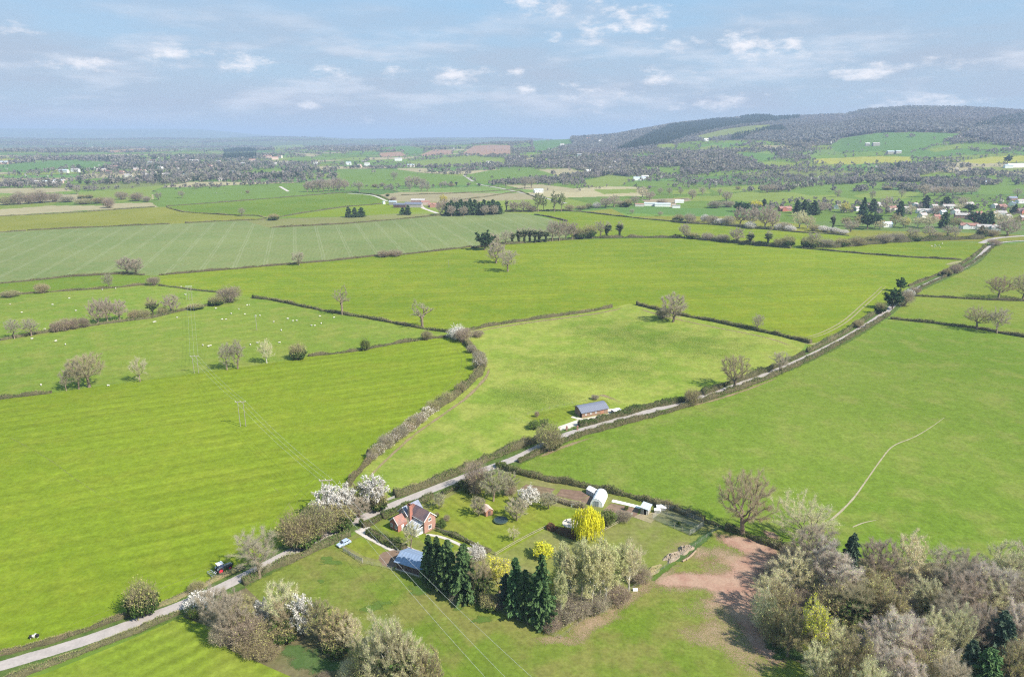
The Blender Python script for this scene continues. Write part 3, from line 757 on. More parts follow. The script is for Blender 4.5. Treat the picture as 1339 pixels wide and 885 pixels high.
GREEN, GREEN2, LIME, STRAW, YEL, RED, WOODF, OLIV = (.14, .215, .03), (.11, .20, .04), (.195, .245, .04), (.36, .31, .17), (.34, .33, .05), (.36, .22, .14), (.17, .145, .10), (.20, .23, .06)
FARF = [
 (OLIV, [(907, 179), (949, 169), (976, 165), (1007, 163), (1007, 167), (962, 176), (923, 184)]),
 (OLIV, [(914, 193.5), (937, 189), (937, 194), (918, 198)]),
 (GREEN2, [(954, 202), (976, 199), (1000, 201), (1026, 205.5), (990, 212), (962, 206)]),
 (LIME, [(990, 214), (1009, 211), (1052, 214), (1031, 219.5), (1000, 219)]),
 (YEL, [(1063, 208), (1109, 206), (1150, 204.5), (1191, 205), (1191, 212), (1109, 215), (1066, 214)]),
 (GREEN2, [(1100, 181), (1109, 179), (1148, 174), (1195, 172.5), (1239, 174), (1266, 175), (1238, 185), (1212, 193.5), (1191, 199), (1154, 198), (1095, 199), (1085, 192)]),
 (OLIV, [(1253, 173.5), (1270, 168), (1289, 169), (1264, 174.5)]),
 (LIME, [(1212, 196), (1255, 188), (1258, 193.5), (1224, 199)]),
 (YEL, [(1255, 211), (1298, 205), (1345, 204), (1420, 205), (1420, 211), (1339, 211.5), (1281, 214.5)]),
 (OLIV, [(1272, 218), (1345, 219.5), (1420, 221), (1420, 226), (1272, 224)]),
 (GREEN, [(1215, 228), (1250, 227.5), (1250, 235.5), (1215, 234)]),
 (GREEN, [(1100, 242), (1174, 237.5), (1206, 239), (1203, 245.5), (1160, 244.5), (1109, 251), (1095, 252)]),
 (GREEN, [(1277, 243), (1339, 242), (1430, 242), (1430, 252), (1316, 254), (1281, 255)]),
 (LIME, [(1115, 256), (1160, 248), (1203, 252), (1196, 257), (1181, 260), (1125, 259)]),
 (GREEN, [(1028, 250), (1060, 245), (1110, 241), (1110, 254), (1060, 256), (1034, 251)]),
 (LIME, [(958, 254), (1000, 251), (1030, 257), (1031, 263), (985, 264), (955, 262)]),
 (LIME, [(880, 258), (940, 256), (944, 263), (880, 263)]), (LIME, [(880, 249), (925, 247), (930, 253), (880, 254)]),
 (GREEN, [(890, 266), (925, 265), (925, 273), (888, 272)]), (LIME, [(925, 246), (993, 242), (995, 249), (940, 252)]),
 (YEL, [(-60, 207), (0, 207.5), (46, 209), (17, 214), (-60, 214)]),
 (GREEN2, [(-60, 216), (0, 216), (47, 212), (94, 209.5), (152, 214), (150, 218), (124, 223), (100, 220), (34, 226), (-60, 224)]),
 (STRAW, [(7, 246), (87, 246), (95, 250), (34, 253.5), (-60, 251)]),
 (STRAW, [(-60, 278), (0, 274), (67, 269), (134, 269), (151, 266), (198, 265), (206, 271), (109, 275.5), (0, 282.5), (-60, 286)]),
 (RED, [(497, 200), (524, 198.5), (532, 204), (497, 206)]), (RED, [(551, 202), (568, 195.5), (592, 196.5), (590, 202), (552, 204.5)]),
 (RED, [(603, 201.5), (620, 191), (640, 189.5), (668, 190), (668, 202), (608, 203)]),
 (GREEN2, [(495, 194), (531, 190.5), (557, 196), (552, 201), (535, 203), (524, 198), (497, 199)]),
 (STRAW, [(519, 220), (561, 220), (557, 226), (523, 224)]),
 (GREEN, [(440, 222), (515, 221), (557, 227), (610, 231), (625, 242), (440, 244)]),
 (LIME, [(530, 212), (610, 205), (660, 207), (665, 216), (600, 218), (555, 219)]),
 (GREEN, [(608, 229), (640, 223), (690, 219), (735, 232), (660, 236.5), (632, 241)]),
 (STRAW, [(704, 222), (744, 220.5), (777, 228), (736, 231.5)]),
 (STRAW, [(660, 242), (710, 241.5), (761, 248), (754, 252.5), (685, 247.5)]),
 (LIME, [(736, 258), (769, 266), (754, 272), (732, 270), (695, 266), (700, 258)]),
 (LIME, [(684, 209), (730, 207), (728, 211), (684, 214)]), (LIME, [(763, 236), (800, 229), (830, 233), (812, 243), (768, 245)]),
 (LIME, [(775, 248), (833, 247), (833, 252), (790, 254)]), (GREEN, [(860, 222), (890, 218), (890, 231), (862, 230)]),
 (LIME, [(860, 189), (880, 188), (885, 193), (858, 194)]),
 (GREEN2, [(695, 184), (745, 179), (750, 190), (700, 200)]),
 (GREEN, [(198, 251), (316, 244), (405, 238), (440, 244), (440, 249), (403, 256.5), (302, 264.5), (218, 270.5), (202, 262)]),
 (LIME, [(101, 252), (150, 248), (225, 241), (198, 250), (200, 261), (160, 264), (105, 258)]),
 (LIME, [(-60, 254), (0, 254), (17, 256), (14, 264), (-60, 270)]),
 (LIME, [(395, 231), (445, 226), (445, 231), (400, 234)]), (GREEN, [(300, 226), (360, 221), (395, 222), (330, 232)]),
 (GREEN, [(375, 208), (405, 205), (410, 213), (382, 214)]), (STRAW, [(385, 200), (420, 202), (410, 205), (385, 203)]), (RED, [(140, 197), (192, 194), (195, 198), (145, 200)]),
 (LIME, [(355, 191), (395, 189), (402, 194), (360, 198)]),
]
CON = [(.10, .115, .075)]
VPAL = np.array([GREEN, GREEN, GREEN2, LIME, GREEN, (.15, .22, .05), GREEN2, OLIV, (.14, .22, .03), STRAW, GREEN, LIME])

SCELL = 270.0
def cellhash(ix, iy, k):
    h = np.sin(ix * 127.1 + iy * 311.7 + k * 74.7) * 43758.5453
    return h - np.floor(h)

def patchwork(x, y):
    """nearest jittered field centre: (cell value 0..1, distance from the field's edge)"""
    S = SCELL
    c, s = math.cos(.35), math.sin(.35)
    u, v = (x * c + y * s) / S, (-x * s + y * c) / S * 1.25
    iu, iv = np.floor(u), np.floor(v)
    d1 = np.full(x.shape, 9e9); d2 = d1.copy(); val = np.zeros(x.shape)
    for a in (-1, 0, 1):
        for b in (-1, 0, 1):
            cx, cy = iu + a, iv + b
            qx = cx + .1 + .8 * cellhash(cx, cy, 1); qy = cy + .1 + .8 * cellhash(cx, cy, 2)
            d = np.abs(u - qx) ** 1.5 + np.abs(v - qy) ** 1.5
            w = cellhash(cx, cy, 3)
            new = d < d1
            d2 = np.where(new, d1, np.minimum(d2, d)); val = np.where(new, w, val); d1 = np.where(new, d, d1)
    return val, (d2 ** .667 - d1 ** .667) * S * .5

def hillwood(x, y, z):
    """where the big hill is wooded"""
    r = np.hypot(x, y); a = np.arctan2(x, y)
    zr = np.maximum(HC + RR * np.interp(a, RAZ, REL), 0)
    n = np.sin(x / 170 + 2 * np.sin(y / 260)) + np.sin(y / 150 + 1.5 * np.sin(x / 190))
    return (zr > 95) & (r < 8000) & (z > zr * .40 + n * 14 - np.clip((zr - 220) * .1, 0, 10))

TERR_TONE = {}
def far_tone(x, y, z):
    px, py = project(x, y, z)
    val, ed = patchwork(x, y)
    col = VPAL[(val * len(VPAL)).astype(int) % len(VPAL)] * (.85 + .3 * cellhash(np.floor(val * 991), val * 0, 5))[:, None]
    hw = hillwood(x, y, z)
    col[hw] = WOODF
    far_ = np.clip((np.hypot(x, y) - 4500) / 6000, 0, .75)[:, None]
    col = col * (1 - far_) + np.array([.13, .15, .075]) * far_  # field colours dulled with distance, standing in for thicker haze
    hedge_ = (ed < 3.0) & ~hw & (np.hypot(x, y) > 1600)
    col[hedge_] = (.07, .075, .035)
    m = (y > 200)
    for c, poly in FARF:
        q = m & inpoly(px, py, poly)
        col[q] = c
    return col

def build_ground():
    fine = np.arange(-47, 47.01, .095); coarse = np.arange(50, 311, 4.0)
    az = np.radians(np.concatenate([fine, coarse]))
    r = np.concatenate([[0.5, 50, 120, 260, 520, 900], np.geomspace(1060, 7000, 230), np.geomspace(7080, 16000, 60), np.geomspace(16400, 30000, 26)])
    A, Rr = np.meshgrid(az, r)
    x = Rr * np.sin(A); y = Rr * np.cos(A)
    z = terrain(x, y)
    V = np.column_stack([x.ravel(), y.ravel(), z.ravel()])
    nr, na = x.shape
    i = np.arange(nr - 1)[:, None] * na; j = np.arange(na)[None]; j2 = (j + 1) % na
    F = np.stack([i + j, i + j2, i + na + j2, i + na + j], 2).reshape(-1, 4)
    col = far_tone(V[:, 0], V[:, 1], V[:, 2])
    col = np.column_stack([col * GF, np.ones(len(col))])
    k = NT('countryside')
    c = k.attr('field_tone').outputs['Color']
    n = k.noise(.02, 4, .65); n2 = k.noise(.11, 4, .7)
    c = k.val(c, k.m('MULTIPLY', k.m('MULTIPLY_ADD', n, .5, .75), k.m('MULTIPLY_ADD', n2, .5, .75)))
    mat = k.bsdf(c, .95, .1)
    cap = np.array([[q for q in range(na)]])
    me = npmesh('ground', V, [F, cap], [mat], [0, 0], {'field_tone': ('POINT', 'FLOAT_COLOR', col)}, smooth=True)
    prop(link('ground', me), kind='structure')
build_ground()

# ------------------------------------------------------------------ flat surfaces: fields, lane, tracks
ZL = [0.004]
def nextz(step=.001):
    ZL[0] += step
    return ZL[0]

def field(name, pix, mat, z=None, world=None):
    z = nextz() if z is None else z
    P = [Vector((p.x, p.y, 0)) for p in (world or GP(pix))]
    t = tessellate_polygon([P])
    me = npmesh(name, [(p.x, p.y, z) for p in P], [np.array(t)], [M[mat]])
    # faces must look up
    if len(me.polygons) and me.polygons[0].normal.z < 0: me.flip_normals()
    return prop(link(name, me), kind='structure')

def smooth_pts(P, k=6):
    """Catmull-Rom through the points"""
    P = [np.array(p, float) for p in P]; Q = [2 * P[0] - P[1]] + P + [2 * P[-1] - P[-2]]
    out = []
    for i in range(1, len(Q) - 2):
        for s in range(k):
            t = s / k
            a, b, c, d = Q[i - 1], Q[i], Q[i + 1], Q[i + 2]
            out.append(.5 * (2 * b + (c - a) * t + (2 * a - 5 * b + 4 * c - d) * t * t + (3 * b - a - 3 * c + d) * t ** 3))
    out.append(Q[-2])
    return np.array(out)

def ribbon(name, pix, width, mat, z=None, kind='structure', world=None, offset=0.0, step=2.0):
    """strip of ground along a line; attribute 'edge' is 1 in the middle and 0 at the rims"""
    z = nextz(.0006) if z is None else z
    P0 = np.array([list(p) for p in (world if world is not None else GP(pix))])
    P, L = resample(smooth_pts(P0), step)
    n = len(P)
    wd = np.interp(np.linspace(0, 1, n), np.linspace(0, 1, len(width)), width) if isinstance(width, (list, tuple)) else np.full(n, width)
    wd = wd * K; offset = offset * K
    T = unit(np.gradient(P, axis=0)); N = np.column_stack([-T[:, 1], T[:, 0], np.zeros(n)])
    cols = [-1, -.7, -.35, 0, .35, .7, 1]; ed = [0, .3, .8, 1, .8, .3, 0]
    if mat in ('lane', 'gravel', 'bed'): ed = [0, .55, 1, 1, 1, .55, 0]
    V = np.stack([P + N * (wd * .5 * c + offset)[:, None] for c in cols], 1); V[:, :, 2] += z
    k = len(cols); i = np.arange(n - 1)[:, None] * k; j = np.arange(k - 1)[None]
    F = np.stack([i + j + 1, i + j, i + k + j, i + k + j + 1], 2).reshape(-1, 4)[:, ::-1]
    E = np.tile(ed, n).astype(float).reshape(n, k)
    fade = {'mud': 9.0, 'mudthin': 12.0, 'faint': 10.0, 'tyre': 10.0}.get(mat, 2.0); q = np.linspace(0, L, n)
    E *= np.clip(np.minimum(q, L - q) / fade, 0, 1)[:, None]
    if mat in ('lane',): E[0] = ed; E[-1] = ed
    me = npmesh(name, V.reshape(-1, 3), [F], [M[mat]], None, {'edge': ('POINT', 'FLOAT', E.ravel())})
    if me.polygons[0].normal.z < 0: me.flip_normals()
    return prop(link(name, me), kind=kind)

def blob(name, x, y, rx, ry, mat, kind='stuff', rot=0.0, seed=0):
    """round patch of other growth, soft at the rim (rx, ry in metres)"""
    rx *= K; ry *= K; z = nextz(.0006); c = G(x, y); rg = np.random.default_rng(seed + int(x * 7 + y))
    na = 28; rings = [0, .3, .6, .85, 1.0]; ph = rg.uniform(0, 6, 4)
    V = [(c.x, c.y, z)]; E = [1.0]
    for q in rings[1:]:
        for a in np.arange(na) * 2 * math.pi / na:
            w = q * (1 + .18 * math.sin(2 * a + ph[0]) + .14 * math.sin(3 * a + ph[1]) + .08 * math.sin(5 * a + ph[2]))
            u, v = rx * w * math.cos(a), ry * w * math.sin(a)
            V.append((c.x + u * math.cos(rot) - v * math.sin(rot), c.y + u * math.sin(rot) + v * math.cos(rot), z)); E.append(1 - q ** 1.5)
    F3 = [(0, 1 + i, 1 + (i + 1) % na) for i in range(na)]
    F4 = [(1 + (q - 1) * na + i, 1 + q * na + i, 1 + q * na + (i + 1) % na, 1 + (q - 1) * na + (i + 1) % na) for q in range(1, len(rings) - 1) for i in range(na)]
    me = npmesh(name, V, [np.array(F3), np.array(F4)], [M[mat]], None, {'edge': ('POINT', 'FLOAT', E)})
    return prop(link(name, me), kind=kind)

LANE = [(-150, 909), (-60, 889), (0, 871), (110, 838), (190, 809), (250, 786), (312, 757), (382, 721), (446, 690), (474, 677), (520, 658), (609, 623), (671, 600.5), (707, 583.5), (738, 569.5), (769, 560), (850, 537.5), (915, 520), (963, 504), (1026, 480), (1082, 454), (1125, 430), (1157, 409), (1174, 394), (1192, 381), (1231, 363), (1269, 345), (1283, 333), (1293, 323), (1308, 317.5), (1339, 315), (1420, 312)]

# fields, traced hedge to hedge
H1 = [(-120, 531), (0, 522), (81, 512), (144, 503), (183, 498), (255, 488), (353, 475), (403, 466), (450, 461), (475, 457), (535, 447), (566, 442), (603, 439)]
LH = [(603, 439), (617, 456), (630, 469), (632, 480), (620, 495), (597, 517), (569, 534), (536, 561), (508, 581), (485, 598), (462, 626), (444, 650)]
H2 = [(208, 373), (249, 379), (289, 383), (316, 387), (353, 392), (400, 402), (444, 410.5), (512, 422), (552, 429.5), (588, 435)]
H3 = [(-120, 461), (0, 445), (67, 434), (134, 424), (198, 416), (235, 407), (275, 399), (316, 388)]
H4 = [(-120, 396), (0, 387), (64, 382), (144, 377), (195, 372), (208, 373)]
H5 = [(-120, 381), (0, 371), (91, 362), (158, 358), (188, 360), (208, 360), (269, 355), (400, 344), (447, 340), (491, 335), (529, 333), (617, 323)]
H6 = [(617, 324), (662, 320), (739, 314), (840, 311.5), (900, 312), (970, 319), (1034, 324), (1056, 326), (1138, 333), (1213, 338), (1266, 340)]
H7 = [(610, 433), (637, 427), (705, 417), (769, 408), (824, 397), (850, 403), (888, 412), (978, 430), (1056, 448)]
H8 = [(1162, 417), (1220, 423), (1280, 430), (1339, 441), (1480, 468)]
H9 = [(1196, 387), (1265, 391), (1339, 393.5), (1480, 397)]
UPL = [(1056, 461), (1100, 438), (1150, 408), (1187, 376), (1235, 357), (1266, 343)]
GH = [(655, 612), (679, 619), (709, 626), (760, 635), (827, 650), (886, 668), (921, 681)]
field('field_left', H1 + LH + [(395, 700), (330, 735), (258, 775), (150, 818), (0, 862), (-200, 910), (-300, 880), (-260, 700)], 'left')
field('field_sheep', H3 + [(316, 387)] + H2[4:] + list(reversed(H1)), 'sheep')
field('field_pasture', H4 + [(316, 387)] + list(reversed(H3)), 'sheep')
field('field_strip', H5[:6] + [(208, 373)] + list(reversed(H4[:-1])), 'strip')
field('field_wide', H5[5:] + H6 + list(reversed(UPL)) + list(reversed(H7)) + list(reversed(H2)), 'mid')
field('field_barn', H7 + [(1040, 468), (963, 500), (860, 530), (757, 556), (707, 577), (650, 598), (600, 622), (515, 655)] + list(reversed(LH)), 'barnf')
field('field_right', [(690, 603), (738, 579), (850, 546), (963, 509), (1026, 485), (1101, 448)] + H8 + [(1900, 560), (2200, 760), (1700, 760), (1339, 742), (1180, 740), (1040, 724), (975, 700)] + list(reversed(GH)), 'rightf')
field('field_corner', [(1165, 414)] + H9 + list(reversed(H8)), 'r2')
field('field_slope', [(1198, 380), (1235, 362), (1269, 345), (1296, 325), (1310, 319), (1339, 317), (1480, 314), (1480, 397)] + list(reversed(H9)), 'r2')
field('field_cereal', [(-140, 315), (-60, 309), (0, 304), (134, 297), (222, 293), (319, 288.5), (353, 298), (450, 293), (554, 284), (588, 280.5), (655, 278), (685, 279), (722, 287), (745, 300), (739, 312), (662, 320)] + list(reversed(H5)), 'cereal')
field('field_olive', [(-60, 288), (0, 283), (101, 278), (206, 271), (218, 270.5), (235, 277), (302, 282), (349, 286), (319, 288.5), (222, 293), (134, 297), (0, 304), (-60, 309)], 'olive')
field('field_pale_strip', [(319, 288.5), (349, 286.5), (440, 284), (500, 281), (588, 279), (588, 280.5), (554, 284), (450, 293), (353, 298)], 'pale')
field('field_green', [(218, 270), (302, 264), (403, 256), (445, 252.5), (500, 256), (510, 264), (450, 271), (366, 284), (339, 282), (302, 281.5), (235, 276)], 'strip')
field('field_farm', [(366, 284.5), (450, 271.5), (510, 265), (545, 270), (565, 276), (500, 280.5), (440, 283.5)], 'left')
field('field_behind', [(702, 277), (761, 277.5), (836, 286), (885, 290), (957, 296), (1015, 301), (1110, 309), (1200, 315), (1290, 318), (1266, 339), (1138, 332), (1056, 325), (970, 318), (900, 311), (840, 310.5), (745, 310), (745, 300), (722, 287)], 'mid')
field('field_village', [(820, 283), (960, 283), (1110, 301), (1290, 305), (1400, 311), (1310, 317), (1200, 314.5), (1110, 308.5), (1015, 300.5), (957, 295.5), (885, 289.5), (836, 285.5), (761, 277), (800, 273)], 'olive')
field('field_bottom', [(-90, 915), (60, 880), (170, 836), (238, 806), (282, 822), (298, 848), (345, 868), (400, 893), (500, 960), (100, 1050), (-200, 960)], 'swath')
field('paddock', [(318, 765), (382, 733), (440, 711), (470, 737), (498, 741), (559, 760), (612, 785), (668, 806), (709, 826), (733, 835), (777, 800), (859, 750), (906, 715), (940, 690), (1030, 720), (1100, 760), (1180, 900), (900, 1050), (560, 960), (470, 890), (400, 850), (310, 800)], 'paddock')
field('copse_floor', [(238, 806), (318, 765), (345, 790), (400, 812), (470, 840), (560, 885), (600, 950), (500, 960), (400, 893), (298, 848), (282, 822)], 'verge')
field('wood_floor', [(1000, 712), (1060, 722), (1180, 735), (1339, 738), (1500, 745), (1700, 800), (1500, 1050), (1120, 900), (1010, 850), (970, 800), (985, 740)], 'verge')
field('garden_ground', [(476, 690), (520, 668), (609, 631), (655, 613)] + GH[1:] + [(940, 690), (906, 715), (859, 750), (777, 800), (733, 835), (709, 826), (668, 806), (612, 785), (559, 760), (498, 741), (470, 737), (444, 712)], 'rough')
field('lawn_main', [(563, 662), (612, 637), (690, 655), (760, 668), (757, 700), (716, 690), (655, 725), (560, 690), (575, 678), (560, 668)], 'lawn')
field('lawn_front', [(496, 688), (510, 683), (540, 697), (548, 706), (520, 702)], 'lawn')
field('lawn_yard', [(448, 712), (470, 702), (512, 722), (500, 733), (476, 727)], 'lawn')
field('lawn_back', [(545, 700), (575, 693), (640, 722), (625, 735), (560, 717)], 'lawn')
field('lawn_barn', [(688, 544), (702, 540), (745, 531), (790, 521), (800, 530), (755, 540), (749, 546), (720, 556), (700, 551)], 'lawn')

# lane, drives, aprons
laneP = GP(LANE)
ribbon('verge', None, 11.0, 'vergesoft', world=laneP, z=.062)  #, 'vergesoft', world=laneP)
ribbon('lane', None, 3.3, 'lane', world=laneP, z=.10)
ribbon('drive', [(466, 686), (482, 697), (505, 709), (535, 724), (552, 732)], [4.5, 4.0, 4.2, 6], 'gravel')
ribbon('yard', [(494, 735), (510, 730), (528, 728)], [5, 8, 6], 'bed')
field('apron', [(729, 558), (756, 548.5), (746, 545.5), (749, 544), (762, 547), (795, 540.5), (794, 535), (799, 534), (803, 541.5), (770, 553), (750, 560), (758, 565), (737, 570)], 'concrete')
ribbon('far_lane', [(606, 229), (612, 233), (618, 237), (628, 241.5), (648, 245), (672, 250), (700, 256), (740, 266)], 7, 'lane', step=4)
ribbon('farm_drive', [(550, 268), (553, 272), (562, 275.5), (572, 279)], 6, 'gravel')
ribbon('farm_track', [(455, 253), (486, 255.5), (506, 263)], 5, 'gravel')
ribbon('village_lane', [(1283, 318), (1300, 312), (1330, 309), (1400, 305)], 6, 'lane')
ribbon('white_track', [(366, 244), (372, 247.5), (377, 250.5)], 6, 'gravel')
field('works_yard', [(838, 261), (846, 266), (884, 272), (884, 266), (905, 262), (900, 259)], 'bedpale')
# worn ground
ribbon('path', [(1236, 545), (1218, 558), (1196, 571), (1168, 583), (1152, 601), (1135, 625), (1117, 650), (1100, 668), (1084, 682)], [.2, .4, .6, .6, .6, .8, 1.0], 'path')
ribbon('path', [(1112, 690), (1130, 683), (1150, 679)], [.6, .5, .3], 'path')
ribbon('path', [(1205, 700), (1225, 700), (1245, 699)], [.3, .4, .2], 'faint')
for dd in (-1.0, 1.0):
    ribbon('tyre_track', [(1050, 443), (1075, 436), (1105, 420), (1130, 398), (1146, 384), (1157, 373)], [1.2, 1.6, 1.3, .8], 'tyre', offset=dd)
ribbon('tyre_track', [(922, 407), (940, 418), (985, 425), (1030, 434), (1062, 443)], [1.0, 1.6, 1.6, 2.5], 'faint')
ribbon('field_margin', [(1020, 438), (1045, 445), (1066, 450), (1090, 440)], [3, 5, 4], 'tyre')
ribbon('field_margin', [(1235, 347), (1255, 342), (1266, 341)], [5, 8, 8], 'tyre')
ribbon('field_margin', [(640, 476), (636, 492), (612, 518), (585, 538), (545, 566), (515, 592), (488, 618), (470, 640)], [1.5, 3, 3, 2.5, 2.5, 2, 1], 'mudthin')
ribbon('field_margin', [(612, 437), (640, 430), (705, 420), (780, 410), (822, 401)], [2, 4, 5, 4, 2], 'mudthin')
ribbon('field_margin', [(830, 402), (860, 411), (920, 425), (1000, 441), (1045, 456)], [3, 5, 3, 3, 2], 'mudthin')
ribbon('field_margin', [(684, 607), (712, 594), (740, 583), (790, 567)], [1, 4, 3, 1], 'mudthin')
ribbon('field_margin', [(880, 536), (930, 524), (975, 510), (1025, 491)], [1, 3, 2, 1], 'mudthin')
ribbon('field_margin', [(662, 547), (680, 553), (700, 558)], [3, 2, 1], 'mudthin')
ribbon('field_margin', [(770, 523), (780, 518), (792, 518), (825, 532)], [2, 5, 3, 2], 'mudthin')
ribbon('field_margin', [(0, 565), (60, 598), (120, 640), (180, 665)], [.4, .9, .9, .3], 'faint')
ribbon('field_margin', [(330, 628), (352, 634), (365, 645), (360, 660)], [.6, 1.0, 1.0, .5], 'faint')
ribbon('field_margin', [(405, 372), (440, 366), (520, 357), (620, 340)], [.8, 1, 1, .5], 'faint')
for q in ([(1155, 405), (1162, 411), (1168, 416)], [(596, 443), (606, 446), (616, 452)], [(1000, 716), (1020, 724), (1045, 735)], [(512, 655), (506, 660), (498, 664)], [(222, 800), (214, 808), (205, 815)]):
    ribbon('field_gateway', q, [4, 6, 4], 'mudthin')
for dd in (-1.0, 1.0):
    ribbon('tyre_track', [(560, 448), (590, 452), (604, 463), (606, 480), (590, 503), (560, 530), (520, 560), (480, 595), (440, 640)], [.5, .7, .7, .7, .5], 'faint', offset=dd)
    ribbon('tyre_track', [(680, 610), (720, 605), (800, 572), (900, 545), (1000, 510), (1100, 462), (1160, 430)], [.4, .6, .6, .4], 'faint', offset=dd)
    ribbon('tyre_track', [(20, 845), (120, 810), (240, 760), (330, 715), (400, 640), (440, 610)], [.5, .7, .7, .5], 'faint', offset=dd)
# red trampled ground of the paddock
for x, y, a, b, m_ in [(925, 722, 13, 7, 'mudthin'), (965, 768, 15, 12, 'mud'), (900, 765, 14, 6, 'mudthin'), (955, 835, 12, 13, 'mudthin'), (985, 735, 14, 9, 'mud'), (730, 836, 7, 3, 'mudthin'), (790, 808, 6, 3, 'mudthin'), (935, 795, 10, 8, 'mudthin')]:
    blob('trampled_soil', x, y, a, b, m_, kind='structure')
ribbon('trampled_soil', [(955, 700), (960, 730), (950, 765), (955, 800), (975, 835), (1005, 868)], [10, 16, 18, 14, 9], 'mudthin')
ribbon('trampled_soil', [(985, 730), (975, 760), (985, 790), (1000, 815)], [10, 14, 12, 8], 'mud')
ribbon('trampled_soil', [(880, 765), (925, 770), (970, 765)], [5, 12, 10], 'mudthin')
ribbon('trampled_soil', [(925, 690), (945, 702), (975, 712), (1005, 722), (1035, 735)], [7.8, 11.7, 15.6, 11.7], 'mud')
ribbon('trampled_soil', [(1000, 725), (975, 745), (965, 775), (972, 805), (990, 835), (1015, 862), (1045, 890)], [11.7, 13.0, 14.3, 10.4, 7.8, 6.5], 'mud')
ribbon('trampled_soil', [(830, 772), (860, 762), (900, 758), (940, 762), (985, 765)], [2.6, 7.8, 10.4, 11.7, 10.4], 'mud')
ribbon('trampled_soil', [(905, 780), (940, 785), (970, 770)], [5.2, 10.4, 7.8], 'mud')
ribbon('trampled_soil', [(900, 742), (925, 732), (955, 722), (985, 728)], [3.9, 6.5, 10.4, 7.8], 'mudthin')
ribbon('trampled_soil', [(895, 840), (905, 855), (915, 872), (925, 892)], [3.9, 3.9, 3.9], 'mudthin')
ribbon('trampled_soil', [(700, 838), (735, 838), (775, 815), (800, 800), (830, 775), (870, 750), (905, 725)], [5.2, 9.1, 6.5, 6.5, 5.2, 5.2], 'mudthin')
ribbon('trampled_soil', [(770, 812), (790, 810), (806, 806)], [5.2, 7.8, 5.2], 'mudthin')
ribbon('trampled_soil', [(905, 800), (935, 795), (975, 812), (985, 840)], [3.9, 9.1, 11.7, 7.8], 'mudthin')
ribbon('trampled_soil', [(975, 690), (995, 694), (1020, 706), (1040, 714)], [3.9, 5.2, 5.2, 2.6], 'mud')
ribbon('trampled_soil', [(1050, 712), (1075, 690), (1090, 676)], [3.9, 5.2, 2.6], 'mudthin')
ribbon('trampled_soil', [(1270, 735), (1310, 736), (1345, 737)], [3.9, 5.2, 5.2], 'mudthin')
for x, y, a, b in [(430, 735, 3.5, 2.0), (426, 730, 2, 1.5), (548, 772, 4, 2.6), (486, 795, 4, 1.6), (500, 788, 3, 1.2), (630, 810, 3, 1.6), (420, 760, 1.5, 1), (600, 795, 2, 1)]:
    blob('tall_grass', x, y, a, b, 'dark')
for x, y, a, b in [(400, 862, 6, 3.5), (425, 870, 5, 3), (385, 850, 4, 2), (1030, 855, 5, 2.5), (1010, 842, 3, 2)]:
    blob('tall_grass', x, y, a, b, 'nettle')
for x, y, a, b in [(830, 440, 60, 55), (770, 480, 50, 45), (910, 450, 60, 30), (700, 520, 30, 35)]:
    blob('lush_patch', x, y, a, b, 'lush', kind='structure')
ribbon('tall_grass', [(880, 735), (905, 716), (932, 694)], [3, 4, 3], 'nettle', kind='stuff')
ribbon('tall_grass', [(850, 762), (868, 745), (885, 733)], [1.5, 3, 2], 'dark', kind='stuff')
# vegetable beds
field('vegetable_bed', [(688, 633), (726, 639), (718, 647.5), (680, 639)], 'bedsoil')
field('vegetable_bed', [(734, 639), (760, 642), (770, 647), (757, 655), (727, 648)], 'bedsoil')
field('vegetable_bed', [(799, 658), (836, 665), (832, 676), (789, 667)], 'bedsoil')
field('vegetable_bed', [(757, 655), (770, 648), (778, 650), (770, 660)], 'bedsoil')
ribbon('garden_path', [(800.5, 654.5), (820, 659), (838, 663.5)], 1.3, 'fleece')
field('hen_yard', [(828, 676), (838, 671), (856, 670), (862, 674), (851, 684)], 'bedpale')
field('pen_ground', [(853, 678), (872, 664), (923, 686), (903, 700)], 'penturf')
ribbon('garden_path', [(555, 698), (580, 703), (610, 716), (636, 728)], 1.0, 'gravel')
# ------------------------------------------------------------------ building materials
def bricks(name, c1, c2, mortar):
    k = NT(name)
    b = k.n('ShaderNodeTexBrick'); k.put(b.inputs['Vector'], k.obj())
    b.inputs['Color1'].default_value = (*c1, 1); b.inputs['Color2'].default_value = (*c2, 1); b.inputs['Mortar'].default_value = (*mortar, 1)
    b.inputs['Scale'].default_value = 3.4; b.inputs['Mortar Size'].default_value = .03
    return k.bsdf(k.val(b.outputs[0], k.m('MULTIPLY_ADD', k.noise(.9, 4, .7, co=k.obj()), .7, .65)), .9, .1)

def tiles(name, c1, c2, axis=1, rows=3.0):
    k = NT(name)
    n = k.noise(2.5, 4, .7, co=k.obj()); n2 = k.noise(.5, 3, co=k.obj())
    sp_ = k.n('ShaderNodeSeparateXYZ'); k.put(sp_.inputs[0], k.obj())
    f = k.m('FRACT', k.m('MULTIPLY', sp_.outputs[2], rows))
    v = k.m('MULTIPLY', k.m('MULTIPLY_ADD', n, .8, .6), k.m('MULTIPLY_ADD', f, .3, .85))
    return k.bsdf(k.val(k.mix(k.step(n2, .4, .62), c1, c2), v), .75, .25)

def sheeting(name, c, rough=.45, rib=1.0):
    k = NT(name)
    sp_ = k.n('ShaderNodeSeparateXYZ'); k.put(sp_.inputs[0], k.obj())
    w = k.m('SINE', k.m('MULTIPLY', sp_.outputs[0], 2 * math.pi / rib))
    n = k.noise(.8, 4, .65, co=k.obj())
    return k.bsdf(k.val(c, k.m('MULTIPLY', k.m('MULTIPLY_ADD', n, .4, .8), k.m('MULTIPLY_ADD', w, .08, 1.0))), rough, .4, .15, normal=k.bump(w, .25, .05))

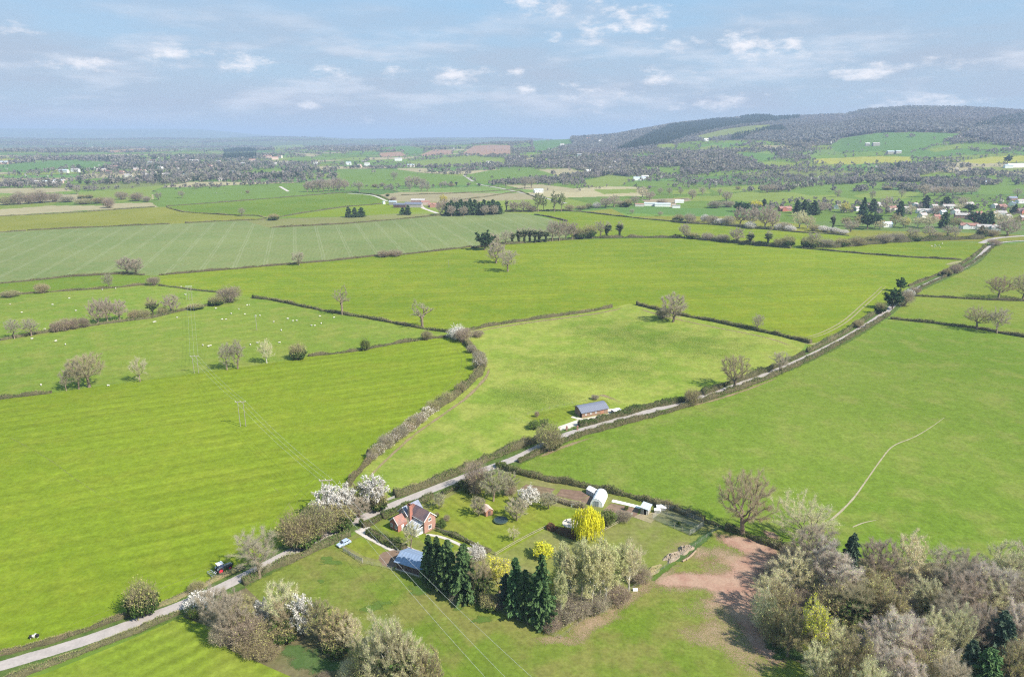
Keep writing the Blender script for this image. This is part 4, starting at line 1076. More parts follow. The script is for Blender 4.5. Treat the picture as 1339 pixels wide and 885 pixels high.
def boards(name, c, per=.2, axis=0):
    k = NT(name)
    sp_ = k.n('ShaderNodeSeparateXYZ'); k.put(sp_.inputs[0], k.obj())
    f = k.m('FRACT', k.m('DIVIDE', sp_.outputs[axis], per))
    g = k.step(f, 0, .12)
    n = k.noise(1.5, 4, .7, co=k.obj())
    return k.bsdf(k.val(c, k.m('MULTIPLY', k.m('MULTIPLY_ADD', n, .7, .65), k.m('MULTIPLY_ADD', g, .35, .65))), .85, .12)

M['brick'] = bricks('red_brick', (.40, .135, .095), (.31, .105, .075), (.34, .25, .20))
M['brickpale'] = bricks('pink_brick', (.36, .19, .14), (.30, .15, .11), (.34, .26, .22))
M['slatep'] = tiles('roof_purple_tile', (.115, .085, .095), (.17, .11, .105))
M['slateb'] = tiles('roof_slate_sky_tint', (.17, .19, .25), (.22, .235, .29))  # blue of the reflected sky is painted into the slate colour
M['tilered'] = tiles('roof_red_tile', (.32, .155, .12), (.24, .14, .12))
M['tilegrey'] = tiles('roof_grey_tile', (.33, .30, .285), (.40, .37, .35))
M['white'] = plain('white_paint', (.78, .77, .74), .5, .4, var=.06)
M['cream'] = plain('cream_render', (.68, .62, .52), .8, .2, var=.08)
M['pinkw'] = plain('pink_render', (.55, .40, .34), .8, .2, var=.1)
M['glass'] = plain('window_glass', (.05, .06, .075), .08, .7, var=.05)
M['conglass'] = plain('conservatory_glass', (.30, .33, .37), .12, .8, var=.12)
M['sheetblue'] = sheeting('roof_sheet_blue', (.20, .26, .36), .6)
M['sheetgrey'] = sheeting('roof_sheet_slate', (.155, .165, .205), .5, .9)
M['sheetpale'] = sheeting('roof_sheet_pale', (.47, .53, .56), .5, .8)
M['timberdark'] = boards('dark_boards', (.115, .075, .07))
M['timber'] = boards('brown_boards', (.25, .165, .115))
M['timbergrey'] = boards('weathered_boards', (.34, .32, .29))
M['timberred'] = boards('red_brown_boards', (.33, .17, .11))
M['poly'] = plain('white_polythene', (.84, .84, .85), .4, .4, var=.03)
M['post'] = plain('fence_post', (.34, .29, .22), .9, .1, var=.3)
M['wire'] = plain('wire_steel', (.42, .42, .41), .5, .4, .4, var=.1)
M['cable'] = plain('power_cable', (.52, .52, .50), .5, .4, var=.05)
M['polewood'] = plain('pole_timber', (.27, .25, .21), .9, .1, var=.2)
M['ceramic'] = plain('insulator', (.72, .72, .70), .3, .5, var=.05)
M['black'] = plain('dark_rubber', (.025, .025, .027), .8, .2, var=.2)
M['darkgap'] = plain('dark_opening', (.03, .025, .022), .9, .1)
M['metal'] = plain('galvanised', (.42, .43, .43), .45, .5, .6, var=.1)
M['steelgreen'] = plain('tractor_grey_green', (.10, .115, .11), .4, .5, var=.1)
M['redrim'] = plain('red_rim', (.55, .02, .045), .4, .5, var=.05)
M['blueglass'] = plain('cab_glass', (.05, .075, .14), .08, .8, var=.05)
M['silverblue'] = plain('car_paint', (.42, .50, .64), .25, .6, .2, var=.04)
M['trampmat'] = plain('trampoline_mat', (.03, .05, .055), .7, .2, var=.2)
M['wool'] = plain('fleece_wool', (.56, .53, .46), .95, .05, var=.15, scale=6)
M['woolblack'] = plain('dark_wool', (.03, .027, .025), .95, .05, var=.2)
M['rubble'] = plain('pale_rubble', (.27, .215, .155), .95, .1, var=.5, scale=1.4)
M['logs'] = plain('cut_logs', (.28, .21, .14), .9, .1, var=.3)
def netting():
    k = NT('wire_netting')
    n = k.noise(3.0, 2)
    return k.bsdf((.62, .64, .60), .6, .3, alpha=k.m('MULTIPLY_ADD', n, .2, .05))
M['net'] = netting()

def put(O, rz, x, y, z):
    c, s = math.cos(rz), math.sin(rz)
    return Vector((O.x + x * c - y * s, O.y + x * s + y * c, O.z + z))

def gable_roof(mb, x0, x1, y0, y1, ze, zr, th=.14, over=.25, ridge='x', yr=None, m=0):
    """two slabs with thickness; ridge along x or y"""
    if ridge == 'x':
        ym = (y0 + y1) / 2 if yr is None else yr
        sl0 = (zr - ze) / (ym - y0); sl1 = (zr - ze) / (y1 - ym)
        mb.prism([(y0 - over, ze - over * sl0), (ym, zr), (ym, zr + th), (y0 - over, ze - over * sl0 + th)], 'x', x0 - over, x1 + over, m)
        mb.prism([(ym, zr), (y1 + over, ze - over * sl1), (y1 + over, ze - over * sl1 + th), (ym, zr + th)], 'x', x0 - over, x1 + over, m)
    else:
        xm = (x0 + x1) / 2; sl = (zr - ze) / (xm - x0)
        mb.prism([(x0 - over, ze - over * sl), (xm, zr), (xm, zr + th), (x0 - over, ze - over * sl + th)], 'y', y0 - over, y1 + over, m)
        mb.prism([(xm, zr), (x1 + over, ze - over * sl), (x1 + over, ze - over * sl + th), (xm, zr + th)], 'y', y0 - over, y1 + over, m)

def window(parent, x, y, z, w, h, face, bars=1):
    """white framed window standing proud of a wall; face is '+x', '-x', '+y' or '-y'"""
    f = MB(); g = MB(); t = .09
    ax = face[1]; sg = 1 if face[0] == '+' else -1
    def bx(mb, u, v, su, sv, off, dep):
        if ax == 'x': mb.box((x + sg * off, y + u, z + v), (dep, su, sv))
        else: mb.box((x + u, y + sg * off, z + v), (su, dep, sv))
    bx(f, 0, h / 2 - t / 2, w, t, .05, .1); bx(f, 0, -h / 2 + t / 2, w + .1, t, .07, .14)
    for s in (-1, 1): bx(f, s * (w / 2 - t / 2), 0, t, h - 2 * t, .05, .1)
    for k in range(bars): bx(f, -w / 2 + w * (k + 1) / (bars + 1), 0, .06, h - 2 * t, .04, .08)
    bx(g, 0, 0, w - 2 * t, h - 2 * t, .015, .03)
    fr = f.build('window', M['white'], parent); g.build('pane', M['glass'], fr)
    return fr

# ------------------------------------------------------------------ brick cottage
def cottage():
    O = (G(555.6, 696.5) + G(569.6, 690.7)) / 2
    hd = R_(-42)
    e = empty('brick_house', O, hd, 'red brick cottage with white bargeboards, cross wing and tall chimney beside the lane', 'house')
    hw = 2.35; L = 8.2; ze, zr = 4.5, 6.7
    w = MB()
    w.prism([(-hw, -.2), (hw, -.2), (hw, ze), (0, zr), (-hw, ze)], 'x', -L, 0)
    w.prism([(-11.0, -.2), (-6.6, -.2), (-6.6, 4.4), (-8.8, 6.5), (-11.0, 4.4)], 'y', -3.6, 2.6)
    w.prism([(-10.8, -.2), (-6.8, -.2), (-6.8, 2.6), (-8.8, 4.5), (-10.8, 2.6)], 'y', -7.4, -3.6)
    w.build('wall', M['brick'], e)
    r = MB(); gable_roof(r, -L + 1.8, 0, -hw, hw, ze, zr, over=.22); rf = r.build('roof', M['slatep'], e)
    r = MB(); gable_roof(r, -11.0, -6.6, -3.6, 2.6, 4.4, 6.5, over=.2, ridge='y'); r.build('roof', M['slateb'], e)
    r = MB(); gable_roof(r, -10.8, -6.8, -7.4, -3.62, 2.6, 4.5, over=.18, ridge='y'); r.build('roof', M['tilered'], e)
    # white bargeboards and eaves
    def board(f):
        b = MB(); f(b); b.build('bargeboard', M['white'], e)
    board(lambda b: b.box((-3.2, -hw - .26, ze - .30), (6.2, .08, .2)))
    sl = (zr - ze) / hw; sx = (6.5 - 4.4) / 2.2
    for s in (-1, 1):
        board(lambda b: b.prism([(s * (hw + .24), ze - .24 * sl - .16), (0, zr - .16), (0, zr + .16), (s * (hw + .24), ze - .24 * sl + .16)], 'x', .225, .30))
        board(lambda b: b.prism([(-8.8 + s * 2.42, 4.4 - .2 * sx - .16), (-8.8, 6.34), (-8.8, 6.66), (-8.8 + s * 2.42, 4.4 - .2 * sx + .16)], 'y', -3.88, -3.805))
        board(lambda b: b.prism([(-8.8 + s * 2.2, 2.45 - .16), (-8.8, 4.5 - .16), (-8.8, 4.66), (-8.8 + s * 2.2, 2.45 + .16)], 'y', -7.66, -7.585))
    c = MB(); c.box((-6.1, -2.9, 4.0), (1.1, 1.1, 8.4)); c.box((-6.1, -2.9, 8.05), (1.3, 1.3, .3), m=0)
    c.tube((-6.35, -2.9, 8.2), (-6.35, -2.9, 8.75), .17, .14, 8, 1); c.tube((-5.85, -2.9, 8.2), (-5.85, -2.9, 8.75), .17, .14, 8, 1)
    c.build('chimney', [M['brick'], M['tilered']], e)
    for z in (1.5, 4.15): window(e, 0, -.1, z, 1.15 if z > 2 else 1.3, 1.1 if z > 2 else 1.35, '+x')
    for x in (-1.6, -4.6): window(e, x, -hw, 3.5, 1.0, 1.0, '-y')
    for x in (-9.9, -7.8): window(e, x, -7.4, 1.4, 1.0, 1.1, '-y')
    window(e, -8.8, -3.6, 4.9, .9, .8, '-y'); window(e, -1.2, hw, 3.4, 1.0, 1.0, '+y'); window(e, -5, hw, 1.4, 1.2, 1.2, '+y')
    d = MB(); d.box((-6.72, -5.6, 1.0), (.08, .95, 2.05)); dd = d.build('door', M['white'], e)
    h = MB(); h.box((-6.66, -5.25, 1.0), (.06, .06, .16)); h.build('handle', M['metal'], dd)
    # conservatory
    k = MB(); x0, x1, y0, y1 = -5.3, -.7, -5.4, -hw
    fr = MB(); gl = MB()
    fr.box(((x0 + x1) / 2, y0, .3), (x1 - x0, .16, .7)); fr.box((x0, (y0 + y1) / 2, .3), (.16, y1 - y0, .7)); fr.box((x1, (y0 + y1) / 2, .3), (.16, y1 - y0, .7))
    for x in np.linspace(x0, x1, 6): fr.box((x, y0, 1.45), (.09, .12, 1.6)); fr.tube((x, y0, 2.25), (x, y1 - .02, 3.35), .05, n=4)
    for y in (y0 + 1.0, y0 + 2.0):
        for x in (x0, x1): fr.box((x, y, 1.45), (.12, .09, 1.6))
    for z in (2.25,):
        fr.box(((x0 + x1) / 2, y0, z), (x1 - x0 + .1, .14, .12))
        for x in (x0, x1): fr.box((x, (y0 + y1) / 2, z), (.14, y1 - y0, .12))
    fr.box(((x0 + x1) / 2, y1 - .06, 3.36), (x1 - x0 + .1, .1, .14))
    cf = fr.build('conservatory', M['white'], e)
    gl.add([(x0, y0, 2.28), (x1, y0, 2.28), (x1, y1 - .03, 3.3), (x0, y1 - .03, 3.3), (x0, y0, 2.25), (x1, y0, 2.25), (x1, y1 - .03, 3.27), (x0, y1 - .03, 3.27)], [(0, 1, 2, 3), (7, 6, 5, 4), (0, 4, 5, 1), (1, 5, 6, 2), (2, 6, 7, 3), (3, 7, 4, 0)])
    gl.box(((x0 + x1) / 2, y0, 1.43), (x1 - x0 - .1, .03, 1.5))
    for x in (x0, x1): gl.box((x, (y0 + y1) / 2 - .05, 1.43), (.03, y1 - y0 - .2, 1.5))
    gl.build('glazing', M['conglass'], cf)
    g = MB(); P = [put(O, hd, -12.6, -2.6, 0), put(O, hd, -11.4, -5.4, 0), put(O, hd, -11.0, -7.0, 0)]
    for a, b_ in zip(P[:-1], P[1:]):
        d_ = b_ - a; g.box((a + b_) / 2 + Vector((0, 0, .9)), (d_.length, .35, 2.0), math.atan2(d_.y, d_.x))
    prop(g.build('garden_wall', M['brick']), 'short red brick garden wall joining the left end of the cottage', 'wall')
cottage()

# ------------------------------------------------------------------ open shed with the blue roof
def blue_shed():
    A, B = G(518, 744), G(561, 757.5)
    d = (B - A); L = d.length; hd = math.atan2(d.y, d.x)
    e = empty('shed', A, hd, 'dark timber shed with a pale blue sheet roof in front of the conifers', 'shed')
    D = 6.8
    w = MB()
    w.box((L / 2, .1, 1.05), (L, .14, 2.3)); w.box((.07, D / 2, 1.2), (.14, D - .3, 2.6)); w.box((L - .07, D / 2, 1.2), (.14, D - .3, 2.6)); w.box((L / 2, D - .1, 1.2), (L, .14, 2.6))
    for x in (0.07, L - .07):
        w.prism([(0.2, 2.5), (D - .2, 2.5), (D / 2, 3.7)], 'x', x - .07, x + .07)
    w.build('wall', M['timberdark'], e)
    r = MB(); gable_roof(r, 0, L, 0, D, 2.75, 4.0, .1, .45); r.build('roof', M['sheetblue'], e)
    p = MB(); p.box((L / 2, -.1, .18), (L + .3, .2, .42)); p.build('plinth', M['concrete'], e)
    for k in range(5):
        q = MB(); q.box((.1 + (L - .2) * k / 4, -.02, 1.3), (.16, .1, 2.4)); q.build('post', M['post'], e)
blue_shed()

# ------------------------------------------------------------------ barn beside the lane
def barn():
    A, B = G(761, 546.5), G(794.5, 540)
    d = B - A; L = d.length; hd = math.atan2(d.y, d.x); D = 6.4
    e = empty('barn', A, hd, 'long brown timber barn with a slate grey sheet roof beside the lane', 'barn')
    ze, zr, yr, zb = 2.5, 4.3, 3.9, 3.2
    w = MB(); w.prism([(0, -.15), (D, -.15), (D, zb), (yr, zr - .1), (0, ze)], 'x', 0, L); w.build('wall', M['timber'], e)
    r = MB(); pts = [(-.5, ze - .15), (.9, ze + .62), (2.4, zr - .32), (yr, zr), (5.2, zr - .25), (D + .4, zb - .1)]
    for a, b in zip(pts[:-1], pts[1:]): r.prism([a, b, (b[0], b[1] + .12), (a[0], a[1] + .12)], 'x', -.6, L + .5)
    r.build('roof', M['sheetgrey'], e)
    g = MB(); g.box((-.03, 1.0, 1.2), (.08, 1.5, 2.4)); g.build('door', M['darkgap'], e)
    g = MB(); g.box((L - 3.0, -.04, 1.1), (1.8, .08, 2.1)); dr = g.build('door', M['timberred'], e)
    h = MB(); h.box((L - 2.3, -.1, 1.0), (.06, .06, .2)); h.build('handle', M['metal'], dr)
    g = MB(); g.box((L + .03, 2.6, 1.4), (.08, 2.6, 2.6)); g.build('door', M['timberdark'], e)
    for x in (2.0, 4.6, 7.2): window(e, x, 0, 1.5, .9, .7, '-y')
    P = G(806, 540); t = empty('storage_bunker', P, hd, 'low grey storage box with a pale flat lid beyond the barn', 'storage box')
    b = MB(); b.box((0, 0, .75), (4.0, 2.6, 1.7)); b.build('body', M['sheetgrey'], t)
    b = MB(); b.box((0, 0, 1.68), (4.3, 2.9, .14)); b.build('lid', M['white'], t)
    for k, (x, y) in enumerate([(741, 562.5), (755, 562)]):
        q = MB(); q.box((0, 0, .75), (.7, .7, 1.7)); q.box((0, 0, 1.66), (.85, .85, .14)); q.ball((0, 0, 1.9), (.22, .22, .22))
        prop(q.build('gate_pier', M['brickpale'], None, G(x, y)), ['brick gate pier by the tree at the barn entrance', 'brick gate pier at the hedge end of the barn entrance'][k], 'gate pier', 'gate piers of the barn entrance')
barn()

# ------------------------------------------------------------------ garden structures
def polytunnel():
    A, B, C = G(771.7, 660.6), G(787.8, 663.6), G(801.5, 651)
    u = (B - A); W = u.length; u.normalize(); v = Vector((-u.y, u.x, 0)); L = (C - B).dot(v)
    e = empty('polytunnel', A, math.atan2(u.y, u.x), 'white polythene tunnel greenhouse beside the vegetable beds', 'polytunnel')
    n = 14; pr = [(W / 2 - W / 2 * math.cos(math.pi * i / n), 2.9 * math.sin(math.pi * i / n) ** .8) for i in range(n + 1)]
    s = MB()
    vs = [(x, 0.0, z) for x, z in pr] + [(x, L, z) for x, z in pr]
    s.add(vs, [(i, i + 1, n + 2 + i, n + 1 + i) for i in range(n)] + [tuple(range(n + 1)), tuple(range(2 * n + 1, n, -1))])
    s.build('cover', M['poly'], e)
    for k in range(6):
        h = MB(); y = L * k / 5
        for (x0, z0), (x1, z1) in zip(pr[:-1], pr[1:]): h.tube((x0, y, z0 * 1.01), (x1, y, z1 * 1.01), .03, n=4, cap=False)
        h.build('hoop', M['metal'], e)
    d = MB(); d.box((W / 2, -.05, 1.0), (1.5, .07, 2.0)); dd = d.build('door', M['conglass'], e)
    h = MB()
    for x in (-.75, 0, .75): h.box((W / 2 + x, -.1, 1.0), (.08, .05, 2.05))
    h.box((W / 2, -.1, 2.03), (1.6, .05, .08)); h.build('door_frame', M['timbergrey'], dd)
polytunnel()

def greenhouse():
    A = G(776, 650); e = empty('greenhouse', A, R_(38), 'small glass greenhouse with a white sunlit roof behind the polytunnel', 'greenhouse')
    W, L = 2.6, 3.6
    f = MB(); g = MB()
    for x in (0, W):
        for y in np.linspace(0, L, 5): f.box((x, y, .85), (.07, .07, 1.7))
    for z in (.06, 1.7):
        f.box((W / 2, 0, z), (W, .07, .07)); f.box((W / 2, L, z), (W, .07, .07)); f.box((0, L / 2, z), (.07, L, .07)); f.box((W, L / 2, z), (.07, L, .07))
    for y in np.linspace(0, L, 5):
        f.tube((0, y, 1.7), (W / 2, y, 2.5), .035, n=4); f.tube((W, y, 1.7), (W / 2, y, 2.5), .035, n=4)
    f.box((W / 2, L / 2, 2.5), (.08, L, .08)); f.build('frame', M['white'], e)
    r = MB(); gable_roof(r, .02, W - .02, .02, L - .02, 1.66, 2.44, .02, .0, 'y'); r.build('roof', M['poly'], e)
    g.box((W / 2, .0, .85), (W - .1, .02, 1.6)); g.box((W / 2, L, .85), (W - .1, .02, 1.6)); g.box((0, L / 2, .85), (.02, L - .1, 1.6)); g.box((W, L / 2, .85), (.02, L - .1, 1.6))
    g.build('glazing', M['conglass'], e)
greenhouse()

def hen_house():
    A, B, C = G(837.4, 671.4), G(846.8, 673.8), G(856, 668.5)
    u = B - A; W = u.length; hd = math.atan2(u.y, u.x); v = Vector((-math.sin(hd), math.cos(hd), 0)); L = max(3.2, (C - B).dot(v))
    e = empty('hen_house', A, hd, 'pale boarded hen house with a pale metal roof at the corner of the netted run', 'hen house')
    w = MB(); w.prism([(0, -.1), (W, -.1), (W, 2.1), (0, 2.45)], 'y', 0, L); w.build('wall', M['timbergrey'], e)
    r = MB(); r.prism([(-.3, 2.5), (W + .35, 2.12), (W + .35, 2.22), (-.3, 2.6)], 'y', -.35, L + .35); r.build('roof', M['sheetpale'], e)
    d = MB(); d.box((W * .62, -.04, .95), (.85, .07, 1.85)); d.build('door', M['darkgap'], e)
    f = MB()
    for x in (W * .62 - .5, W * .62 + .5): f.box((x, -.05, .98), (.09, .1, 1.95))
    f.build('door_frame', M['white'], e)
    for k, (x, y, sx, sy, lab) in enumerate([(864.5, 665.5, 3.0, 1.9, 'larger white covered nest box between the hen house and the hedge'), (859.5, 669.5, 2.0, 1.4, 'smaller white covered nest box against the hen house corner')]):
        t = empty('nest_box', G(x, y), hd + .35, lab, 'nest box', 'covered boxes by the hen house')
        b = MB(); b.box((0, 0, .45), (sx, sy, .95)); b.build('body', M['timbergrey'], t)
        b = MB(); b.prism([(-sx / 2 - .1, .92), (sx / 2 + .1, .92), (sx / 2 + .1, 1.0), (0, 1.28), (-sx / 2 - .1, 1.0)], 'y', -sy / 2 - .1, sy / 2 + .1); b.build('lid', M['white'], t)
hen_house()

def fence_run(name, label, pix, h=1.2, gap=3.2, wires=3, cat='fence', postmat='post', pr=.065, rails=0, net=False, group=None, wiremat='wire', world=None):
    P = world or GP(pix); Q, L = resample(P, gap)
    e = empty(name, Q[0], 0, label, cat, group); o = Vector(Q[0])
    b = MB(); b.tube((0, 0, -.3), (0, 0, h), pr, pr * .9, 6); first = None
    for i, q in enumerate(Q[:100]):
        if first is None: first = b.build('post', M[postmat], e); ob = first
        else: ob = first.copy(); COL.objects.link(ob); ob.parent = e
        ob.location = Vector(q) - o; ob.scale = (1, 1, 1 + .08 * math.sin(i * 2.3))
    for k in range(wires):
        w = MB(); z = h * (.35 + .6 * k / max(1, wires - 1))
        for a, c in zip(Q[:-1], Q[1:]):
            a, c = Vector(a) - o, Vector(c) - o
            w.tube(a + Vector((0, 0, z)), c + Vector((0, 0, z)), .012, n=3, cap=False)
        w.build('wire', M[wiremat], e)
    for k in range(rails):
        w = MB(); z = h * (.3 + .6 * k / max(1, rails - 1))
        for a, c in zip(Q[:-1], Q[1:]):
            a, c = Vector(a) - o, Vector(c) - o; d = c - a
            w.box((a + c) / 2 + Vector((0, 0, z)), (d.length, .05, .13), math.atan2(d.y, d.x))
        w.build('rail', M[postmat], e)
    if net:
        g = MB()
        for a, c in zip(Q[:-1], Q[1:]):
            a, c = Vector(a) - o, Vector(c) - o
            g.add([a + Vector((0, 0, .02)), c + Vector((0, 0, .02)), c + Vector((0, 0, h)), a + Vector((0, 0, h))], [(0, 1, 2, 3)])
        g.build('netting', M['net'], e)
    return e
fence_run('hen_run_fence', 'tall wire netting fence round the hen run', [(853, 678.5), (872, 664.5), (922, 685.5), (903, 700), (853, 678.5)], 1.9, 2.6, 2, net=True, cat='netting fence', postmat='post')
fence_run('hen_run_fence', 'netting divider running lengthwise inside the hen run', [(862, 671.5), (890, 682), (914, 691.5)], 1.7, 2.6, 1, net=True, cat='netting fence')
fence_run('stock_fence', 'post and wire fence below the conifers and blue-roofed shed', [(444, 713), (470, 736), (498, 741), (559, 760), (612, 785), (668, 806), (709, 826), (733, 835)], 1.25, 3.2)
fence_run('stock_fence', 'post and wire fence running from the birches up to the rubble heap', [(733, 835), (777, 800), (818, 776), (859, 750), (906, 716), (938, 692)], 1.25, 3.2)
fence_run('wooden_fence', 'low timber fence splitting the main lawn from the back lawn', [(563, 692), (575, 694), (610, 708), (648, 726)], 1.1, 2.6, 0, rails=2)
fence_run('wooden_fence', 'low timber fence from the back lawn corner to the russet hedge', [(648, 726), (668, 714), (690, 702), (714, 690)], 1.0, 2.6, 0, rails=2)
fence_run('wooden_fence', 'low timber fence from the weeping willow to the hen yard', [(768, 707), (790, 694), (812, 682), (826, 675)], 1.0, 2.6, 0, rails=2)
fence_run('panel_fence', 'weathered board fence beside the parked car', [(449, 721), (462, 729), (474, 735)], 1.5, 2.4, 0, rails=4, postmat='timbergrey', cat='fence', pr=.08)
fence_run('hurdle', 'short grey hurdle panel between the polytunnel bed and the hen yard', [(814, 680), (827, 674)], 1.3, 2.0, 0, rails=5, postmat='timbergrey', cat='hurdle')
fence_run('stock_fence', 'post and wire fence round the grass plot left of the barn', [(667, 547), (683, 552), (706, 560)], 1.1, 3, 2)
fence_run('stock_fence', 'post and wire fence behind the barn', [(690, 542), (720, 534), (760, 526), (776, 522)], 1.1, 4, 2)
fence_run('stock_fence', 'post and wire fence along the far side of the wood', [(1180, 735), (1230, 735), (1290, 737), (1345, 738)], 1.2, 4, 3)
fence_run('field_gate', 'timber field gate with rails where the drive leaves the yard', [(520, 722.5), (527, 724)], 1.2, 1.4, 0, rails=4, cat='gate', postmat='timbergrey')
fence_run('field_gate', 'pale field gate at the end of the hedge below the white blossom', [(516, 652), (505, 656)], 1.3, 3.2, 0, rails=5, cat='gate', postmat='timbergrey')

def garden_things():
    e = empty('garden_shed', G(637, 671), R_(28), 'small red-brown garden shed with a pale pink roof on the lawn', 'garden shed')
    w = MB(); w.prism([(-1.3, -.1), (1.3, -.1), (1.3, 1.9), (0, 2.7), (-1.3, 1.9)], 'y', -1.7, 1.7); w.build('wall', M['timberred'], e)
    r = MB(); gable_roof(r, -1.3, 1.3, -1.7, 1.7, 1.9, 2.72, .07, .2, 'y'); r.build('roof', M['pinkw'], e)
    d = MB(); d.box((0, -1.74, .9), (.85, .06, 1.8)); d.build('door', M['timberdark'], e)
    e = empty('trampoline', G(655, 681.5), .3, 'round dark trampoline lying low on the lawn', 'trampoline')
    m = MB(); m.tube((0, 0, .55), (0, 0, .58), 2.05, 2.05, 28); m.build('mat', M['trampmat'], e)
    f = MB(); n = 28
    for i in range(n):
        a, b = 2 * math.pi * i / n, 2 * math.pi * (i + 1) / n
        f.add([(2.07 * math.cos(a), 2.07 * math.sin(a), .5), (2.07 * math.cos(b), 2.07 * math.sin(b), .5), (2.4 * math.cos(b), 2.4 * math.sin(b), .5), (2.4 * math.cos(a), 2.4 * math.sin(a), .5),
               (2.07 * math.cos(a), 2.07 * math.sin(a), .62), (2.07 * math.cos(b), 2.07 * math.sin(b), .62), (2.4 * math.cos(b), 2.4 * math.sin(b), .62), (2.4 * math.cos(a), 2.4 * math.sin(a), .62)],
              [(0, 1, 2, 3), (7, 6, 5, 4), (0, 4, 5, 1), (2, 6, 7, 3)])
    f.build('rim_pad', M['needleblue'], e)
    for i in range(6):
        q = MB(); a = i * math.pi / 3; q.tube((2.2 * math.cos(a), 2.2 * math.sin(a), 0), (2.2 * math.cos(a), 2.2 * math.sin(a), .52), .04); q.build('leg', M['metal'], e)
    p = MB(); p.tube((0, 0, -.02), (0, 0, .06), 2.9, 2.9, 26); prop(p.build('patio', M['concrete'], None, G(747, 684)), 'round pale stone patio on the lawn left of the willow', 'patio')
    e = empty('garden_table', G(746.5, 683.5) + Vector((0, 0, .06)), 0, 'small grey round table standing on the pale patio', 'table')
    t = MB(); t.tube((0, 0, .68), (0, 0, .74), .7, .7, 16); t.build('table_top', M['timbergrey'], e)
    t = MB(); t.tube((0, 0, 0), (0, 0, .68), .06, .05, 8); t.tube((0, 0, 0), (0, 0, .04), .35, .35, 12); t.build('leg', M['metal'], e)
    for k, (dx, dy, rz) in enumerate([(1.35, .3, 1.3), (-1.2, .75, -1.0), (-.3, -1.4, 3.0)]):
        c = empty('garden_chair', G(746.5, 683.5) + Vector((dx, dy, .06)), rz, ['grey garden chair on the patio nearest the willow', 'grey garden chair on the side of the patio facing the fruit trees', 'grey garden chair on the patio on the russet hedge side'][k], 'chair', 'chairs on the patio')
        s = MB(); s.box((0, 0, .45), (.5, .5, .05)); s.build('seat', M['timbergrey'], c)
        s = MB(); s.box((0, -.24, .75), (.5, .05, .55)); s.build('backrest', M['timbergrey'], c)
        for a in (-.21, .21):
            for b in (-.21, .21):
                l = MB(); l.box((a, b, .21), (.05, .05, .43)); l.build('leg', M['timbergrey'], c)
    e = empty('cold_frame', G(751.5, 662), R_(-10), 'white cold frame at the end of the low hedge by the beds', 'cold frame')
    b = MB(); b.prism([(-.6, 0), (.6, 0), (.6, .8), (-.6, 1.1)], 'x', -1.1, 1.1); b.build('body', M['white'], e)
    b = MB(); b.prism([(-.64, 1.12), (.64, .81), (.64, .87), (-.64, 1.18)], 'x', -1.14, 1.14); b.build('lid', M['conglass'], e)
    # rubble and logs along the paddock fence
    def heap(x, y, sx, sy, h, lab, name, mat, rz, seed):
        rg = np.random.default_rng(seed); m = MB(); c = G(x, y)
        nu, nv = 22, 12
        ph = rg.uniform(0, 6, 6); vs = []
        for j in range(nv + 1):
            for i in range(nu):
                q = j / nv; a = 2 * math.pi * i / nu
                rr = q * (1 + .16 * math.sin(3 * a + ph[0]) + .12 * math.sin(5 * a + ph[1]))
                z = h * max(0, 1 - q ** 1.7) * (1 + .3 * math.sin(7 * a * q + ph[2])) + (rg.normal(0, .08) * h if 0 < q < 1 else 0) - (.1 if j == nv else 0)
                vs.append((sx * rr * math.cos(a), sy * rr * math.sin(a), z))
        fs = [(j * nu + i, j * nu + (i + 1) % nu, (j + 1) * nu + (i + 1) % nu, (j + 1) * nu + i) for j in range(nv) for i in range(nu)]
        m.add(vs, fs); o = m.build(name, M[mat], None, c); o.rotation_euler.z = rz
        prop(o, lab, name.replace('_', ' '))
    heap(896, 719, 3.6, 1.8, 1.2, 'pale rubble heap nearest the hen run on the paddock edge', 'rubble_heap', 'rubble', .7, 1)
    heap(880, 728, 4.2, 1.8, 1.0, 'long pale rubble heap between the fence and the nettles', 'rubble_heap', 'rubble', .75, 2)
    heap(853, 746, 4.0, 1.6, .9, 'brown brushwood heap beside the fence nearest the birches', 'brush_heap', 'hedge', .7, 3)
    for k, (x, y, rz) in enumerate([(902, 729, .75), (898, 731.5, .65), (906, 725, .85)]):
        l = MB(); l.tube((-2.0, 0, .3), (2.0, .1, .32), .3, .24, 9)
        o = l.build('log', M['logs'], None, G(x, y)); o.rotation_euler.z = rz
        prop(o, ['middle one of three cut logs on the paddock below the rubble', 'cut log of the three below the rubble that lies farthest from the hen run', 'cut log of the three below the rubble that lies closest to the hen run'][k], 'log', 'cut logs below the rubble heaps')
    b = MB(); b.box((0, 0, .25), (1.3, .7, .5)); b.tube((-.65, 0, .5), (.65, 0, .5), .3, .3, 8)
    prop(b.build('water_trough', M['white'], None, G(830.5, 772)), 'small white trough on the paddock grass by the fence', 'trough')
garden_things()

